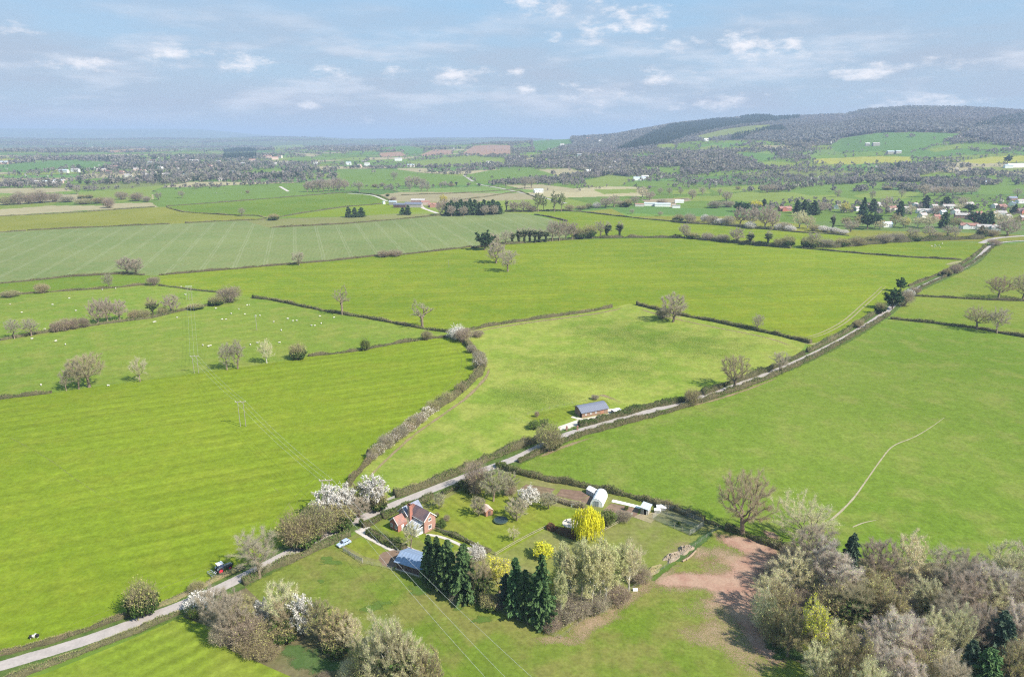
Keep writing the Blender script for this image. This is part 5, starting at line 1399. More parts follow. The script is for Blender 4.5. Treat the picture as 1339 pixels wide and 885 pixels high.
# ------------------------------------------------------------------ tractor and car
def wheel(parent, x, y, r, w, rim='metal', tread=True):
    t = MB(); n = 20; pr = [(r * .58, -w / 2), (r * .9, -w / 2), (r, -w * .3), (r, w * .3), (r * .9, w / 2), (r * .58, w / 2)]
    vs = [(q * math.cos(a), s, q * math.sin(a)) for q, s in pr for a in [2 * math.pi * i / n for i in range(n)]]
    k = len(pr)
    t.add(vs, [(j * n + i, j * n + (i + 1) % n, ((j + 1) % k) * n + (i + 1) % n, ((j + 1) % k) * n + i) for j in range(k) for i in range(n)])
    if tread:
        for i in range(0, n): t.box((r * 1.0 * math.cos(2 * math.pi * i / n), (-1) ** i * w * .2, r * 1.0 * math.sin(2 * math.pi * i / n)), (.07, w * .5, .07), ry=-2 * math.pi * i / n)
    o = t.build('wheel', M['black'], parent, (x, y, r))
    m = MB(); sg = 1 if y > 0 else -1
    m.tube((0, -w * .42, 0), (0, w * .42, 0), r * .57, r * .57, 16); m.tube((0, sg * w * .42, 0), (0, sg * w * .5, 0), r * .3, r * .22, 10)
    m.build('rim', M[rim], o)
    return o

def tractor():
    A, B = G(284, 749.5), G(302, 741.5)
    d = B - A; hd = math.atan2(d.y, d.x); C = A + d * .32
    e = empty('tractor', C, hd, 'dark tractor with white cab roof and red wheel rims in the bright field', 'tractor')
    S = 1.0
    m = MB()   # bonnet with a sloping nose
    m.prism([(.55, 1.0), (2.75, .95), (2.9, 1.2), (2.75, 1.62), (.55, 1.78)], 'y', -.42, .42); m.box((1.4, 0, .85), (3.0, .6, .5)); m.box((2.2, 0, .62), (.3, 1.5, .22))
    m.box((-.3, 0, .95), (1.2, .9, .7)); m.build('bonnet', M['steelgreen'], e, bevel=.04)
    g = MB(); g.box((2.92, 0, 1.28), (.06, .62, .5)); g.build('grille', M['black'], e)
    for s in (-1, 1):
        h = MB(); h.box((2.88, s * .36, 1.5), (.1, .16, .14)); h.build('headlight', M['ceramic'], e)
        f = MB(); n = 8
        pr = [(-.55 + 1.02 * math.cos(t), .95 + 1.02 * math.sin(t)) for t in np.linspace(.25, 2.6, n)]
        q = [(-.55 + .94 * math.cos(t), .95 + .94 * math.sin(t)) for t in np.linspace(2.6, .25, n)]
        f.prism([(a, b) for a, b in pr] + q, 'y', s * .75 - .32, s * .75 + .32); f.build('mudguard', M['metal'], e)
    c = MB(); c.prism([(-1.0, 1.35), (.55, 1.35), (.62, 1.8), (.35, 2.72), (-.95, 2.72)], 'y', -.72, .72); cab = c.build('cab', M['blueglass'], e)
    p = MB()
    for s in (-1, 1):
        for a, b in (((-1.02, 1.35), (-.97, 2.75)), ((.56, 1.35), (.62, 1.85)), ((.62, 1.85), (.36, 2.75)), ((-.3, 1.35), (-.3, 2.75))): p.tube((a[0], s * .74, a[1]), (b[0], s * .74, b[1]), .05, n=5)
    p.build('cab_frame', M['black'], cab)
    r = MB(); r.box((-.3, 0, 2.84), (1.75, 1.65, .2)); r.build('roof', M['white'], e, bevel=.05)
    x = MB(); x.tube((.75, .5, 1.4), (.75, .5, 2.75), .06); x.build('exhaust', M['black'], e)
    for s in (-1, 1):
        wheel(e, -.55, s * .92, .92, .58, 'redrim'); wheel(e, 2.15, s * .85, .66, .45, 'redrim')
    w = MB(); w.box((3.15, 0, .85), (.4, .9, .5)); w.build('front_weight', M['black'], e, bevel=.04)
    b = MB(); b.tube((-1.1, .35, .7), (-2.0, .35, .6), .06); b.tube((-1.1, -.35, .7), (-2.0, -.35, .6), .06)
    b.box((-2.1, 0, .6), (.14, 4.4, .14)); b.box((-3.2, 0, .55), (.12, 4.4, .12))
    for y in np.linspace(-2.0, 2.0, 5): b.box((-2.65, y, .57), (1.15, .1, .1))
    for y in np.linspace(-2.1, 2.1, 15):
        b.tube((-2.1, y, .58), (-2.25, y, .02), .03, n=4); b.tube((-3.2, y, .53), (-3.38, y, .02), .03, n=4)
    b.build('tine_harrow', M['metal'], e)
tractor()

def car():
    A, B = G(441.8, 716), G(457.6, 708.3)
    d = B - A; L = d.length; hd = math.atan2(d.y, d.x); s = min(max(L, 4.0), 4.4) / 4.2
    e = empty('parked_car', (A + B) / 2, hd + math.pi, 'silver blue hatchback parked on the grass beside the lane hedge', 'car')
    e.scale = (s, s, s)
    b = MB(); W = .88
    low = [(-2.1, .3), (-2.12, .75), (-1.98, .98), (-1.0, 1.0), (1.05, .98), (1.95, .82), (2.1, .6), (2.08, .3)]
    b.prism(low, 'y', -W, W); b.prism([(-1.85, .97), (1.0, .95), (.3, 1.47), (-1.35, 1.50)], 'y', -W * .8, W * .8)
    b.build('body', M['silverblue'], e, bevel=.06)
    g = MB()
    g.add([(.97, -.66, 1.0), (.97, .66, 1.0), (.36, .6, 1.45), (.36, -.6, 1.45)], [(0, 1, 2, 3)]); g.add([(-1.82, -.66, 1.02), (-1.82, .66, 1.02), (-1.42, .6, 1.47), (-1.42, -.6, 1.47)], [(3, 2, 1, 0)])
    g.v = [(x + (.03 if x > 0 else -.03), y, z + .02) for x, y, z in g.v]; g.build('windscreen', M['glass'], e)
    for sd in (-1, 1):
        q = MB(); y = sd * (W * .8 + .012)
        q.add([(-1.6, y, 1.04), (-.45, y, 1.04), (-.45, y, 1.42), (-1.3, y, 1.43)], [(0, 1, 2, 3)]); q.add([(-.38, y, 1.04), (.8, y, 1.03), (.28, y, 1.41), (-.38, y, 1.42)], [(0, 1, 2, 3)])
        q.build('side_window', M['glass'], e)
        h = MB(); h.box((2.03, sd * .62, .72), (.16, .34, .14)); h.build('headlight', M['ceramic'], e)
        t = MB(); t.box((-2.1, sd * .68, .82), (.08, .26, .2)); t.build('tail_light', M['redrim'], e)
        mi = MB(); mi.box((.72, sd * .98, 1.02), (.14, .2, .13)); mi.build('wing_mirror', M['silverblue'], e)
        for x in (-1.3, 1.3): wheel(e, x, sd * .8, .32, .2, 'metal', False)
car()

# ------------------------------------------------------------------ overhead line
POLES = [((257, 488), 465.5, 2.3, 'twin-legged power pole on the hedge line left of the two bare trees'),
         ((318, 557.5), 525, 2.3, 'twin-legged power pole standing alone in the bright striped field'),
         ((429, 666), 627.5, 2.3, 'twin-legged power pole rising behind the white blossom')]
TOPS = []
def power_poles():
    for i, (b, top, w, lab) in enumerate(POLES):
        P = G(*b); h = height_at(P, b[0], top)
        hd = R_(4)
        e = empty('power_pole', P, hd, lab, 'power pole', 'poles of the overhead power line')
        for s in (-1, 1):
            q = MB(); q.tube((s * w / 2, 0, -.4), (s * w / 2, 0, h + .15), .15, .11, 8); q.build('pole', M['polewood'], e)
        c = MB(); c.box((0, .14, h - .1), (w + 2.0, .14, .2)); c.box((0, -.14, h - .1), (w + 2.0, .14, .2)); c.tube((-w / 2, 0, h - 2.4), (w / 2, 0, h - .6), .05, n=4)
        c.build('crossarm', M['post'], e)
        for x in (-w / 2 - .9, 0, w / 2 + .9):
            q = MB(); q.tube((x, 0, h), (x, 0, h + .18), .06, .06, 6); q.tube((x, 0, h + .18), (x, 0, h + .3), .13, .1, 8); q.tube((x, 0, h + .3), (x, 0, h + .42), .11, .06, 8); q.build('insulator', M['ceramic'], e)
        TOPS.append([put(P, hd, x, 0, h + .42) for x in (-w / 2 - .9, 0, w / 2 + .9)])
    # the line goes on beyond both ends of what the picture shows
    d0 = TOPS[0][1] - TOPS[1][1]; d1 = TOPS[2][1] - TOPS[1][1]
    far = G(249, 392); 
    ends0 = [t + (far + Vector((0, 0, 11)) - TOPS[0][1]) for t in TOPS[0]]; ends1 = [Vector(ray(x, y)) * (HC - 11.0) / -ray(x, y)[2] + Vector((0, 0, HC)) for x, y in ((690, 945), (716, 940), (748, 932))]
    for tops, lab in ((ends0, 'far twin-legged power pole beside the low bush on the pasture hedge'),):
        b = Vector((tops[1].x, tops[1].y, 0)); h = tops[1].z - .42; u = tops[2] - tops[0]; hd = math.atan2(u.y, u.x)
        e = empty('power_pole', b, hd, lab, 'power pole', 'poles of the overhead power line')
        for s in (-1, 1):
            q = MB(); q.tube((s * 1.15, 0, -.4), (s * 1.15, 0, h + .15), .15, .11, 8); q.build('pole', M['polewood'], e)
        c = MB(); c.box((0, .14, h - .1), (5, .14, .2)); c.box((0, -.14, h - .1), (5, .14, .2)); c.build('crossarm', M['ceramic'], e)
    seq = [ends0] + TOPS + [ends1]
    where = ['between the far pasture pole and the pole on the hedge line', 'between the hedge line pole and the striped field pole', 'between the striped field pole and the pole behind the blossom', 'from the pole behind the blossom down over the blue-roofed shed']
    which = ['outer left', 'middle', 'outer right']
    for i in range(4):
        for k in range(3):
            a, b = seq[i][k], seq[i + 1][k]; L = (b - a).length; sag = L * .018
            m = MB(); n = 14; pts = [a.lerp(b, t / n) - Vector((0, 0, 4 * sag * (t / n) * (1 - t / n))) for t in range(n + 1)]
            for p, q in zip(pts[:-1], pts[1:]): m.tube(p, q, .022, n=4, cap=False)
            prop(m.build('power_cable', M['cable']), which[k] + ' power cable ' + where[i], 'power cable', 'cables of the overhead power line')
power_poles()
def single_pole(x, y, top, lab):
    P = G(x, y); h = height_at(P, x, top); e = empty('telegraph_pole', P, 0, lab, 'telegraph pole')
    q = MB(); q.tube((0, 0, -.3), (0, 0, h), .16, .12, 8); q.build('pole', M['polewood'], e)
    q = MB(); q.box((0, .15, h - .5), (1.6, .1, .12)); q.build('crossarm', M['ceramic'], e)
single_pole(587, 350, 340, 'single telegraph pole alone in the wide green field')
single_pole(336, 432, 413, 'single telegraph pole among the sheep')

# ------------------------------------------------------------------ sheep
def sheep_mesh(mats, dark=False):
    me = None
    vs = [(-.42, 0, .62), (-.15, 0, .66), (.15, 0, .66), (.40, 0, .64), (.55, 0, .74), (.68, 0, .70), (.80, 0, .60)]
    rad = [.20, .29, .29, .23, .13, .12, .07]
    ed = [(0, 1), (1, 2), (2, 3), (3, 4), (4, 5), (5, 6)]
    for x in (-.32, .30):
        for y in (-.14, .14):
            b = len(vs); vs += [(x, y, .45), (x + .03, y, .22), (x, y, .0)]; rad += [.10, .045, .045]
            ed += [(0 if x < 0 else 3, b), (b, b + 1), (b + 1, b + 2)]
    b = len(vs); vs += [(-.58, 0, .60), (-.62, 0, .42)]; rad += [.06, .05]; ed += [(0, b), (b, b + 1)]
    for s in (-1, 1):
        b = len(vs); vs.append((.60, s * .20, .74)); rad.append(.035); ed.append((4, b))
    me = bpy.data.meshes.new('sheep_skel'); me.from_pydata(vs, ed, [])
    o = bpy.data.objects.new('sheep', me); COL.objects.link(o)
    sk = o.modifiers.new('s', 'SKIN')
    for i, v in enumerate(me.skin_vertices[0].data): v.radius = (rad[i], rad[i]); v.use_root = (i == 1)
    o.modifiers.new('u', 'SUBSURF').levels = 1
    dg = bpy.context.evaluated_depsgraph_get(); ev = o.evaluated_get(dg)
    m2 = bpy.data.meshes.new_from_object(ev); m2.name = 'sheep_body'
    bpy.data.objects.remove(o)
    m2.materials.clear()
    for m in mats: m2.materials.append(m)
    if dark:
        for p in m2.polygons: p.material_index = 1 if (p.center.x < -.05 and p.center.z > .3) or p.center.x > .62 else 0
    return m2
SHEEP = sheep_mesh([M['wool']]); SHEEP2 = sheep_mesh([M['wool'], M['woolblack']], True)
def sheep():
    zone4 = [(40, 293), (85, 325), (175, 390), (205, 295), (270, 270), (296, 318), (398, 237), (460, 315), (600, 363), (605, 362), (690, 345), (720, 255), (723, 256), (740, 300), (840, 310), (865, 352), (880, 352), (953, 332), (962, 297), (970, 296), (995, 338), (1012, 338), (1066, 362), (1088, 443), (1140, 358), (1155, 357), (1212, 376), (1225, 377), (1245, 340), (1250, 368), (790, 453), (812, 457), (820, 455), (975, 452), (1002, 444), (125, 428), (218, 437), (255, 450), (160, 608), (422, 610), (560, 330), (640, 300), (705, 225), (450, 232), (1300, 345), (1120, 350), (1095, 395), (930, 312), (900, 330)]
    g = 'white sheep dotted over the pastures on the left'
    for i, (x, y) in enumerate(zone4):
        o = link('sheep', SHEEP, None, G(x / 2.976, 300 + y / 2.976)); o.rotation_euler.z = rnd.uniform(0, 6.28); s = rnd.uniform(.95, 1.2); o.scale = (s, s, s)
        prop(o, 'white sheep grazing in the hedged pastures left of the curved blossom hedge', 'sheep', g)
    for x, y in [(636, 540), (655, 545), (668, 540), (700, 548), (690, 535), (660, 530), (715, 520)]:
        o = link('sheep', SHEEP, None, G(1109 + x / 5.822, 230 + y / 5.822)); o.rotation_euler.z = rnd.uniform(0, 6.28); o.scale = (1.4,) * 3
        prop(o, 'white sheep in the far pasture by the lane bend below the village', 'sheep', 'sheep in the pasture below the village')
    for i, (x, y, a) in enumerate([(42.5, 834.5, .4), (48.5, 833.0, 2.7)]):
        o = link('sheep', SHEEP2, None, G(x, y)); o.rotation_euler.z = a; o.scale = (1.15,) * 3
        prop(o, ['black and white sheep on the left of the pair near the lane', 'black and white sheep on the right of the pair near the lane'][i], 'sheep', 'two black and white sheep near the lane')
    for i, (x, y) in enumerate([(283, 253), (294, 253), (316, 252.5), (255, 253.5)]):
        o = link('cow', SHEEP2, None, G(x, y)); o.scale = (2.2, 2.0, 2.0); o.rotation_euler.z = i * 1.7
        prop(o, 'small dark and white grazing animal in the far green field left of the bare copse', 'cattle', 'cattle in the far green field')
sheep()
# ------------------------------------------------------------------ hedges
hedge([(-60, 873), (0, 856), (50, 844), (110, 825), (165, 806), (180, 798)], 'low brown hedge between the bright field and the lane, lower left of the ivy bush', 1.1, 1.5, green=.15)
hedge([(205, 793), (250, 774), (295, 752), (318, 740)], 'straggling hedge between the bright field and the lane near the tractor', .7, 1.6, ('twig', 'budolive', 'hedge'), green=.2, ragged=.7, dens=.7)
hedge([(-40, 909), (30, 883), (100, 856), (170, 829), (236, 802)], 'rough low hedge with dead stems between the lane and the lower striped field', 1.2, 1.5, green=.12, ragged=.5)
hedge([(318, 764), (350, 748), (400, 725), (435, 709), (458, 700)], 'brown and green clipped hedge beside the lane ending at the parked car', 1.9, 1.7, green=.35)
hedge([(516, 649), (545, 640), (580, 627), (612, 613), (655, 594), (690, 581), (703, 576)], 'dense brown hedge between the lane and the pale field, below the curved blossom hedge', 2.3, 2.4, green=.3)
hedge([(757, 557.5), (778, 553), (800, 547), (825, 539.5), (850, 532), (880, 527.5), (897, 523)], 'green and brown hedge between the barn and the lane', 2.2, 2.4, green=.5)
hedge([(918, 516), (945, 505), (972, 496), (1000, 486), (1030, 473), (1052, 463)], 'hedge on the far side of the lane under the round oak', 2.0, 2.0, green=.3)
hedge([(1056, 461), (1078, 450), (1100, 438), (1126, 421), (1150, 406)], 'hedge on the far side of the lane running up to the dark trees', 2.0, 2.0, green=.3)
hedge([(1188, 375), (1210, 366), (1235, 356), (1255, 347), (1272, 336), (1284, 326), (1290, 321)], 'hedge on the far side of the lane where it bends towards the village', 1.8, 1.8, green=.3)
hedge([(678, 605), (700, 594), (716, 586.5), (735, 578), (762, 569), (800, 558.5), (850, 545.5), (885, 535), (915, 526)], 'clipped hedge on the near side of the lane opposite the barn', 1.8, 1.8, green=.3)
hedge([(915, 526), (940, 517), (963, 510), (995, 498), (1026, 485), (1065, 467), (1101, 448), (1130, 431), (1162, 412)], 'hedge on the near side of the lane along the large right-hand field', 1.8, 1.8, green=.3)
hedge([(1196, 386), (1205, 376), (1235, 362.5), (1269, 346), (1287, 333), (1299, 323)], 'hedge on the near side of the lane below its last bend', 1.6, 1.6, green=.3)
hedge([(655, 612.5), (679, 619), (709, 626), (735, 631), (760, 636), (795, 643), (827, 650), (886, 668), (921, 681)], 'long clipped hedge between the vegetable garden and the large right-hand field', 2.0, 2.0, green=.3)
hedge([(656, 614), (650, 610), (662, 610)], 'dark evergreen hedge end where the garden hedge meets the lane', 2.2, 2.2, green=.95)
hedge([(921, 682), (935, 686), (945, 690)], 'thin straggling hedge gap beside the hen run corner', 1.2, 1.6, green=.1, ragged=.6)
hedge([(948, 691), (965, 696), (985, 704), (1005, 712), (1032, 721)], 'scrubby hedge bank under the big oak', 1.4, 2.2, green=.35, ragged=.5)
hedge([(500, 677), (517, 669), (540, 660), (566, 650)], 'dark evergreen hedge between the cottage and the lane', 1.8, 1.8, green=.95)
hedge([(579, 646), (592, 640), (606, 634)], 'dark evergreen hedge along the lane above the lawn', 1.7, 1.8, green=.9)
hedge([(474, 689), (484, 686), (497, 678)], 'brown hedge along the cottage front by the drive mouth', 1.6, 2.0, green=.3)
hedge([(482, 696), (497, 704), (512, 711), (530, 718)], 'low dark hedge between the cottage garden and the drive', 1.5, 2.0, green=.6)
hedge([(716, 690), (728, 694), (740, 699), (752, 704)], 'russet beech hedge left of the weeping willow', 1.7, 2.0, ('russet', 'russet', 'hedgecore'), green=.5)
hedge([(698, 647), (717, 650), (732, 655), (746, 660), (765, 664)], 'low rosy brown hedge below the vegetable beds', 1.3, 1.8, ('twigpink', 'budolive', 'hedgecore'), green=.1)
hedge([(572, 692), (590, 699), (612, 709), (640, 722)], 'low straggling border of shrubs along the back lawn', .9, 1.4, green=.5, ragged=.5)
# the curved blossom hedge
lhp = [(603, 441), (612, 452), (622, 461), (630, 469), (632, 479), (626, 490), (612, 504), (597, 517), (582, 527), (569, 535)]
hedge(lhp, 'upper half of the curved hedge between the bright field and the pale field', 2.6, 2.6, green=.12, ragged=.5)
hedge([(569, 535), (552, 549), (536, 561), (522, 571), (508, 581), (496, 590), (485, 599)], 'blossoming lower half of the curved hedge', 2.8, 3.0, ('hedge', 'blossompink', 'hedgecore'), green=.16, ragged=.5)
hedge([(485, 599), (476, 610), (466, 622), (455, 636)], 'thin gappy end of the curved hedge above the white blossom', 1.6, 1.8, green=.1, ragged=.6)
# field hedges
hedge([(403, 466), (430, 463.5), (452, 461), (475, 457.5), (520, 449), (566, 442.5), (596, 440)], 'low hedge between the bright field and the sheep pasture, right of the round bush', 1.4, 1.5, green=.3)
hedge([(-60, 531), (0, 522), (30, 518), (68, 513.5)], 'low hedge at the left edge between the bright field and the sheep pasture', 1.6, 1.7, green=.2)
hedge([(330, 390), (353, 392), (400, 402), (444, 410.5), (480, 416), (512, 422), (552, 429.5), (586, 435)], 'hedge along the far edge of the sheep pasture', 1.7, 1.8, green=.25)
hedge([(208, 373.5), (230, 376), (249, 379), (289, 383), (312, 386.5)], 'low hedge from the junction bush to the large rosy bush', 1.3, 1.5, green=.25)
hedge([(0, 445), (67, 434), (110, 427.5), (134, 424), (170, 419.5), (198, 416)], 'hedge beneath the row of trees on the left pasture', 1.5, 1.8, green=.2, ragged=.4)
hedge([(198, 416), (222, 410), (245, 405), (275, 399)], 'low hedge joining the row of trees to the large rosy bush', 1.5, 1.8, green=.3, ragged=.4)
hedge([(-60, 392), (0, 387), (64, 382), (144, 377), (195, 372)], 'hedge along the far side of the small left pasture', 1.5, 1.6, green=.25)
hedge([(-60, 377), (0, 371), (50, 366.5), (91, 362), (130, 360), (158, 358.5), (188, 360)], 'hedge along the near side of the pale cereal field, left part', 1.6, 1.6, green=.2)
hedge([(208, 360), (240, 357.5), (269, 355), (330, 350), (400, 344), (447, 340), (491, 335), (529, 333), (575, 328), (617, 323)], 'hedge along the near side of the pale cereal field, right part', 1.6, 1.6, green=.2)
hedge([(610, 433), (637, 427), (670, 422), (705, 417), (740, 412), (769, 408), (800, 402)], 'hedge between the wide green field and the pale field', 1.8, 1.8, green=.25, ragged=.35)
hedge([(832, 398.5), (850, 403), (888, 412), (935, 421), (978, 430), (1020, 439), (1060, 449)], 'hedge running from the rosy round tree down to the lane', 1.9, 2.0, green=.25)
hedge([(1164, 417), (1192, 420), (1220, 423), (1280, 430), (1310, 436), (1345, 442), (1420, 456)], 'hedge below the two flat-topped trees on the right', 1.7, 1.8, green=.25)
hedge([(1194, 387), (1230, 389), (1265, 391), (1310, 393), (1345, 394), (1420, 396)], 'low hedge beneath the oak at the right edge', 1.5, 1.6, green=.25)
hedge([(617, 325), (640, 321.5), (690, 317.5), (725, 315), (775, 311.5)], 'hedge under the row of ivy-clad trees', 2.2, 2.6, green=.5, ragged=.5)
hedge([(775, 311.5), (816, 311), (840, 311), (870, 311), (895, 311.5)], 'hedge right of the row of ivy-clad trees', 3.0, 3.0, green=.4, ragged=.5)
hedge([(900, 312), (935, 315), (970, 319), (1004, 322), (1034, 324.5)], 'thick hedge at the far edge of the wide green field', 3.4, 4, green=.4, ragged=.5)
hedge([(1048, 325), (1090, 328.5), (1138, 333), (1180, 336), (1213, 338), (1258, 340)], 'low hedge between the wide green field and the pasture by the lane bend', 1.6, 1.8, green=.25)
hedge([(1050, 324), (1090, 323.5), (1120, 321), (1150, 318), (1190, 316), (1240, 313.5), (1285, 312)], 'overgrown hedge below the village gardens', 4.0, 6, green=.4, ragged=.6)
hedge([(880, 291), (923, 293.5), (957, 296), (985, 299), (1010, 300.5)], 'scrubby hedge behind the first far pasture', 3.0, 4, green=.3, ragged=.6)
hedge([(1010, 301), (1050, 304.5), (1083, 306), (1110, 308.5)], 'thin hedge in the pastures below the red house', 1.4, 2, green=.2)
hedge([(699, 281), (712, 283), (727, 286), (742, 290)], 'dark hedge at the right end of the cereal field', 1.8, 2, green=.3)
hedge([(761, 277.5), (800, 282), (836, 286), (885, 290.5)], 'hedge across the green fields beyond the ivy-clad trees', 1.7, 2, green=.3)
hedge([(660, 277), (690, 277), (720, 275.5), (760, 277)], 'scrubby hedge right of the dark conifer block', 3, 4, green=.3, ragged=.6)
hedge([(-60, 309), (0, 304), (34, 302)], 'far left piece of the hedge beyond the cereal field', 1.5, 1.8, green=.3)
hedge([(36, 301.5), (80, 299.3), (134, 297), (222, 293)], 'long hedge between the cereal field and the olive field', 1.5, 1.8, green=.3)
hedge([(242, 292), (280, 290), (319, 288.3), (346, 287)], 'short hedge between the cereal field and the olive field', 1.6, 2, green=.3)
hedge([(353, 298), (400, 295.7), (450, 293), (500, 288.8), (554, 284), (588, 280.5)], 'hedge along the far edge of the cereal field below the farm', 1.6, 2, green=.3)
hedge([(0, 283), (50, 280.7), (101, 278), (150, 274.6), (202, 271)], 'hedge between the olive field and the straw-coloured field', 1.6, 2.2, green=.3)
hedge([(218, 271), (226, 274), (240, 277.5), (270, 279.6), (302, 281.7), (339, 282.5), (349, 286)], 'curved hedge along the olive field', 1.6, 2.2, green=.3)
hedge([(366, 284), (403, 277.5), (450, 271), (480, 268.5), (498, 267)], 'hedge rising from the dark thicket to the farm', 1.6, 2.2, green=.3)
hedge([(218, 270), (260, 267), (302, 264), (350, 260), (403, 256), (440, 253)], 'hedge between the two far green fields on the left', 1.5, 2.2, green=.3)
hedge([(440, 252.5), (462, 252), (487, 254.5), (500, 257.5), (512, 263)], 'hedge beside the farm track', 1.5, 2.2, green=.3)
hedge([(525, 255.5), (560, 254), (600, 253), (640, 250.5), (680, 247.5)], 'hedge crossing the green fields beyond the farm', 1.5, 2.4, green=.3)
hedge([(600, 262), (640, 257), (680, 250), (702, 259)], 'hedge along the field right of the farm', 1.4, 2.4, green=.3)

# ------------------------------------------------------------------ single trees and bushes
at('flatoak', 117, 506, 463, 60, 'broad flat-topped bare tree, largest of the clump in the left pasture')
at('ash', 103, 508.5, 470, 26, 'smaller bare tree leaning against the broad flat-topped tree')
at('ash', 87, 511, 482, 14, 'thin bare sapling at the left end of the flat-topped clump')
at('dying', 183, 499, 467, 22, 'thin pale leafless tree alone on the pasture edge')
at('ash', 297, 483.5, 449, 22, 'left one of the two bare trees beside the power pole')
at('ash', 311, 482, 444, 26, 'taller right one of the two bare trees beside the power pole')
at('pale', 349, 474.5, 444, 22, 'pale yellowish budding tree right of the two bare trees')
at('darkbush', 390, 469, 447, 24, 'small dark ivied bush at the end of the low pasture hedge')
at('greenbush', 478, 458, 442, 14, 'round fresh green bush on the low hedge')
at('brownbush', 558, 444, 431, 18, 'brown bush on the low hedge near the white thicket')
at('dead', 448, 411.5, 374, 24, 'tall thin bare tree on the hedge of the sheep pasture')
at('dead', 552, 428, 392, 32, 'gaunt broad bare tree on the hedge above the white thicket')
at('blossombush', 598, 443, 424, 28, 'white blossoming thicket where four field hedges meet')
at('rosebush', 606, 447, 428, 24, 'rosy bare bush beside the white blossoming thicket')
at('rosebush', 624, 440, 432, 20, 'low brushwood clump right of the white blossoming thicket')
at('ash', 664, 355, 325, 30, 'right one of the pair of bare trees standing out in the wide field')
at('rose', 649, 344, 316, 30, 'left one of the pair of bare trees standing out in the wide field')
at('rose', 880, 421, 383, 40, 'rosy round bare tree on the hedge corner of the wide field')
at('brownbush', 866, 416, 403, 22, 'low bush at the foot of the rosy round tree')
at('ash', 990, 432, 410, 18, 'small bare tree on the hedge below the rosy round tree')
at('oak', 959, 508, 463, 48, 'round-crowned bare oak beside the lane')
at('ash', 1019, 487, 459, 26, 'smaller bare tree beside the lane right of the round oak')
at('brownbush', 905, 529, 506, 24, 'ivied brown bush on the lane hedge left of the round oak')
at('brownbush', 718, 588, 552, 40, 'large bare bush beside the lane at the barn entrance')
at('darkbush', 722, 587, 569, 24, 'dark ivy clump at the foot of the large bush by the barn entrance')
at('pine', 1167, 404, 378, 26, 'dark evergreen tree on the left of the clump by the lane')
at('pine', 1177, 381, 364, 15, 'dark evergreen tree at the top of the clump by the lane')
at('rosebush', 1181, 400, 378, 26, 'rosy bare bush within the dark clump by the lane')
at('blossombush', 1189, 388, 378, 14, 'small white blossom bush behind the dark clump by the lane')
at('darkbush', 1150, 410, 393, 16, 'low dark bush on the lane hedge just below the dark clump')
at('rosebush', 1196, 384, 374, 16, 'rosy bush on the near side of the lane behind the dark clump')
at('brownbush', 1122, 428, 417, 16, 'round brown bush on the lane hedge near the tyre tracks')
at('darkbush', 1237, 361, 350, 14, 'left of the two bushes on the lane hedge near the bend')
at('rosebush', 1250, 357, 345, 18, 'right of the two bushes on the lane hedge near the bend')
at('oak', 1305, 391, 360, 38, 'fan-shaped bare oak on the slope at the right')
at('oak', 1337, 391, 358, 34, 'bare oak cut by the right edge on the slope')
at('flatoak', 1277, 431, 401, 40, 'flat-topped bare tree on the hedge at the right')
at('ash', 1303, 436, 401, 26, 'narrow bare tree right of the flat-topped tree')
at('rose', 167, 358, 335, 26, 'left one of the pair of rosy bare trees on the cereal field hedge')
at('rose', 178, 359, 337, 26, 'right one of the pair of rosy bare trees on the cereal field hedge')
at('ash', 143, 377, 357, 16, 'bare tree on the hedge below the rosy pair')
at('rosebush', 201, 373, 361, 18, 'junction bush where the pasture hedges meet')
at('brownbush', 56, 383, 369, 20, 'brown bush on the far left pasture hedge')
at('brownbush', 14, 388, 379, 26, 'low bush at the left end of the pasture hedge')
at('ash', 391, 347, 328, 20, 'small rounded bare tree on the cereal field hedge')
at('rosebush', 502, 336, 327, 20, 'left half of the dark bush pair on the cereal field hedge')
at('rosebush', 517, 335, 326, 22, 'right half of the dark bush pair on the cereal field hedge')
row([('ash', 19, 443, 416, 20), ('ash', 41, 439.5, 416, 26), ('rosebush', 74, 434, 419, 16), ('rosebush', 87, 432, 416, 18), ('rosebush', 98, 430, 415, 16), ('rosebush', 111, 428, 414, 14),
     ('rose', 129, 424, 390, 26), ('rose', 141, 421, 389, 24), ('rose', 157, 419, 391, 26), ('brownbush', 176, 417, 404, 18), ('brownbush', 189, 416, 403, 18), ('ivied', 200, 412, 388, 18),
     ('brownbush', 213, 411, 400, 16), ('rose', 225, 409, 385, 26)], 'in the tree row across the left pastures', 'trees and bushes of the left pasture row')
at('rosebush', 300, 395, 373, 34, 'large rosy bush where the pasture hedges join')
at('darkbush', 283, 399, 386, 22, 'dark low end of the large rosy bush')
at('darkbush', 255, 404, 397, 24, 'low dark bush under the far power pole')
at('darkbush', 188, 803, 756, 44, 'ivied bush beside the lane at the lower left')
at('ash', 339, 755, 692, 62, 'bare ash standing beside the lane near the tractor')
at('brownbush', 258, 773, 760, 24, 'low thicket on the field side of the lane near the tractor')
at('blossombush', 262, 797, 775, 40, 'white blossom bush on the lane in front of the copse')
at('greenbush', 258, 806, 789, 26, 'green undergrowth under the white blossom bush in front of the copse')
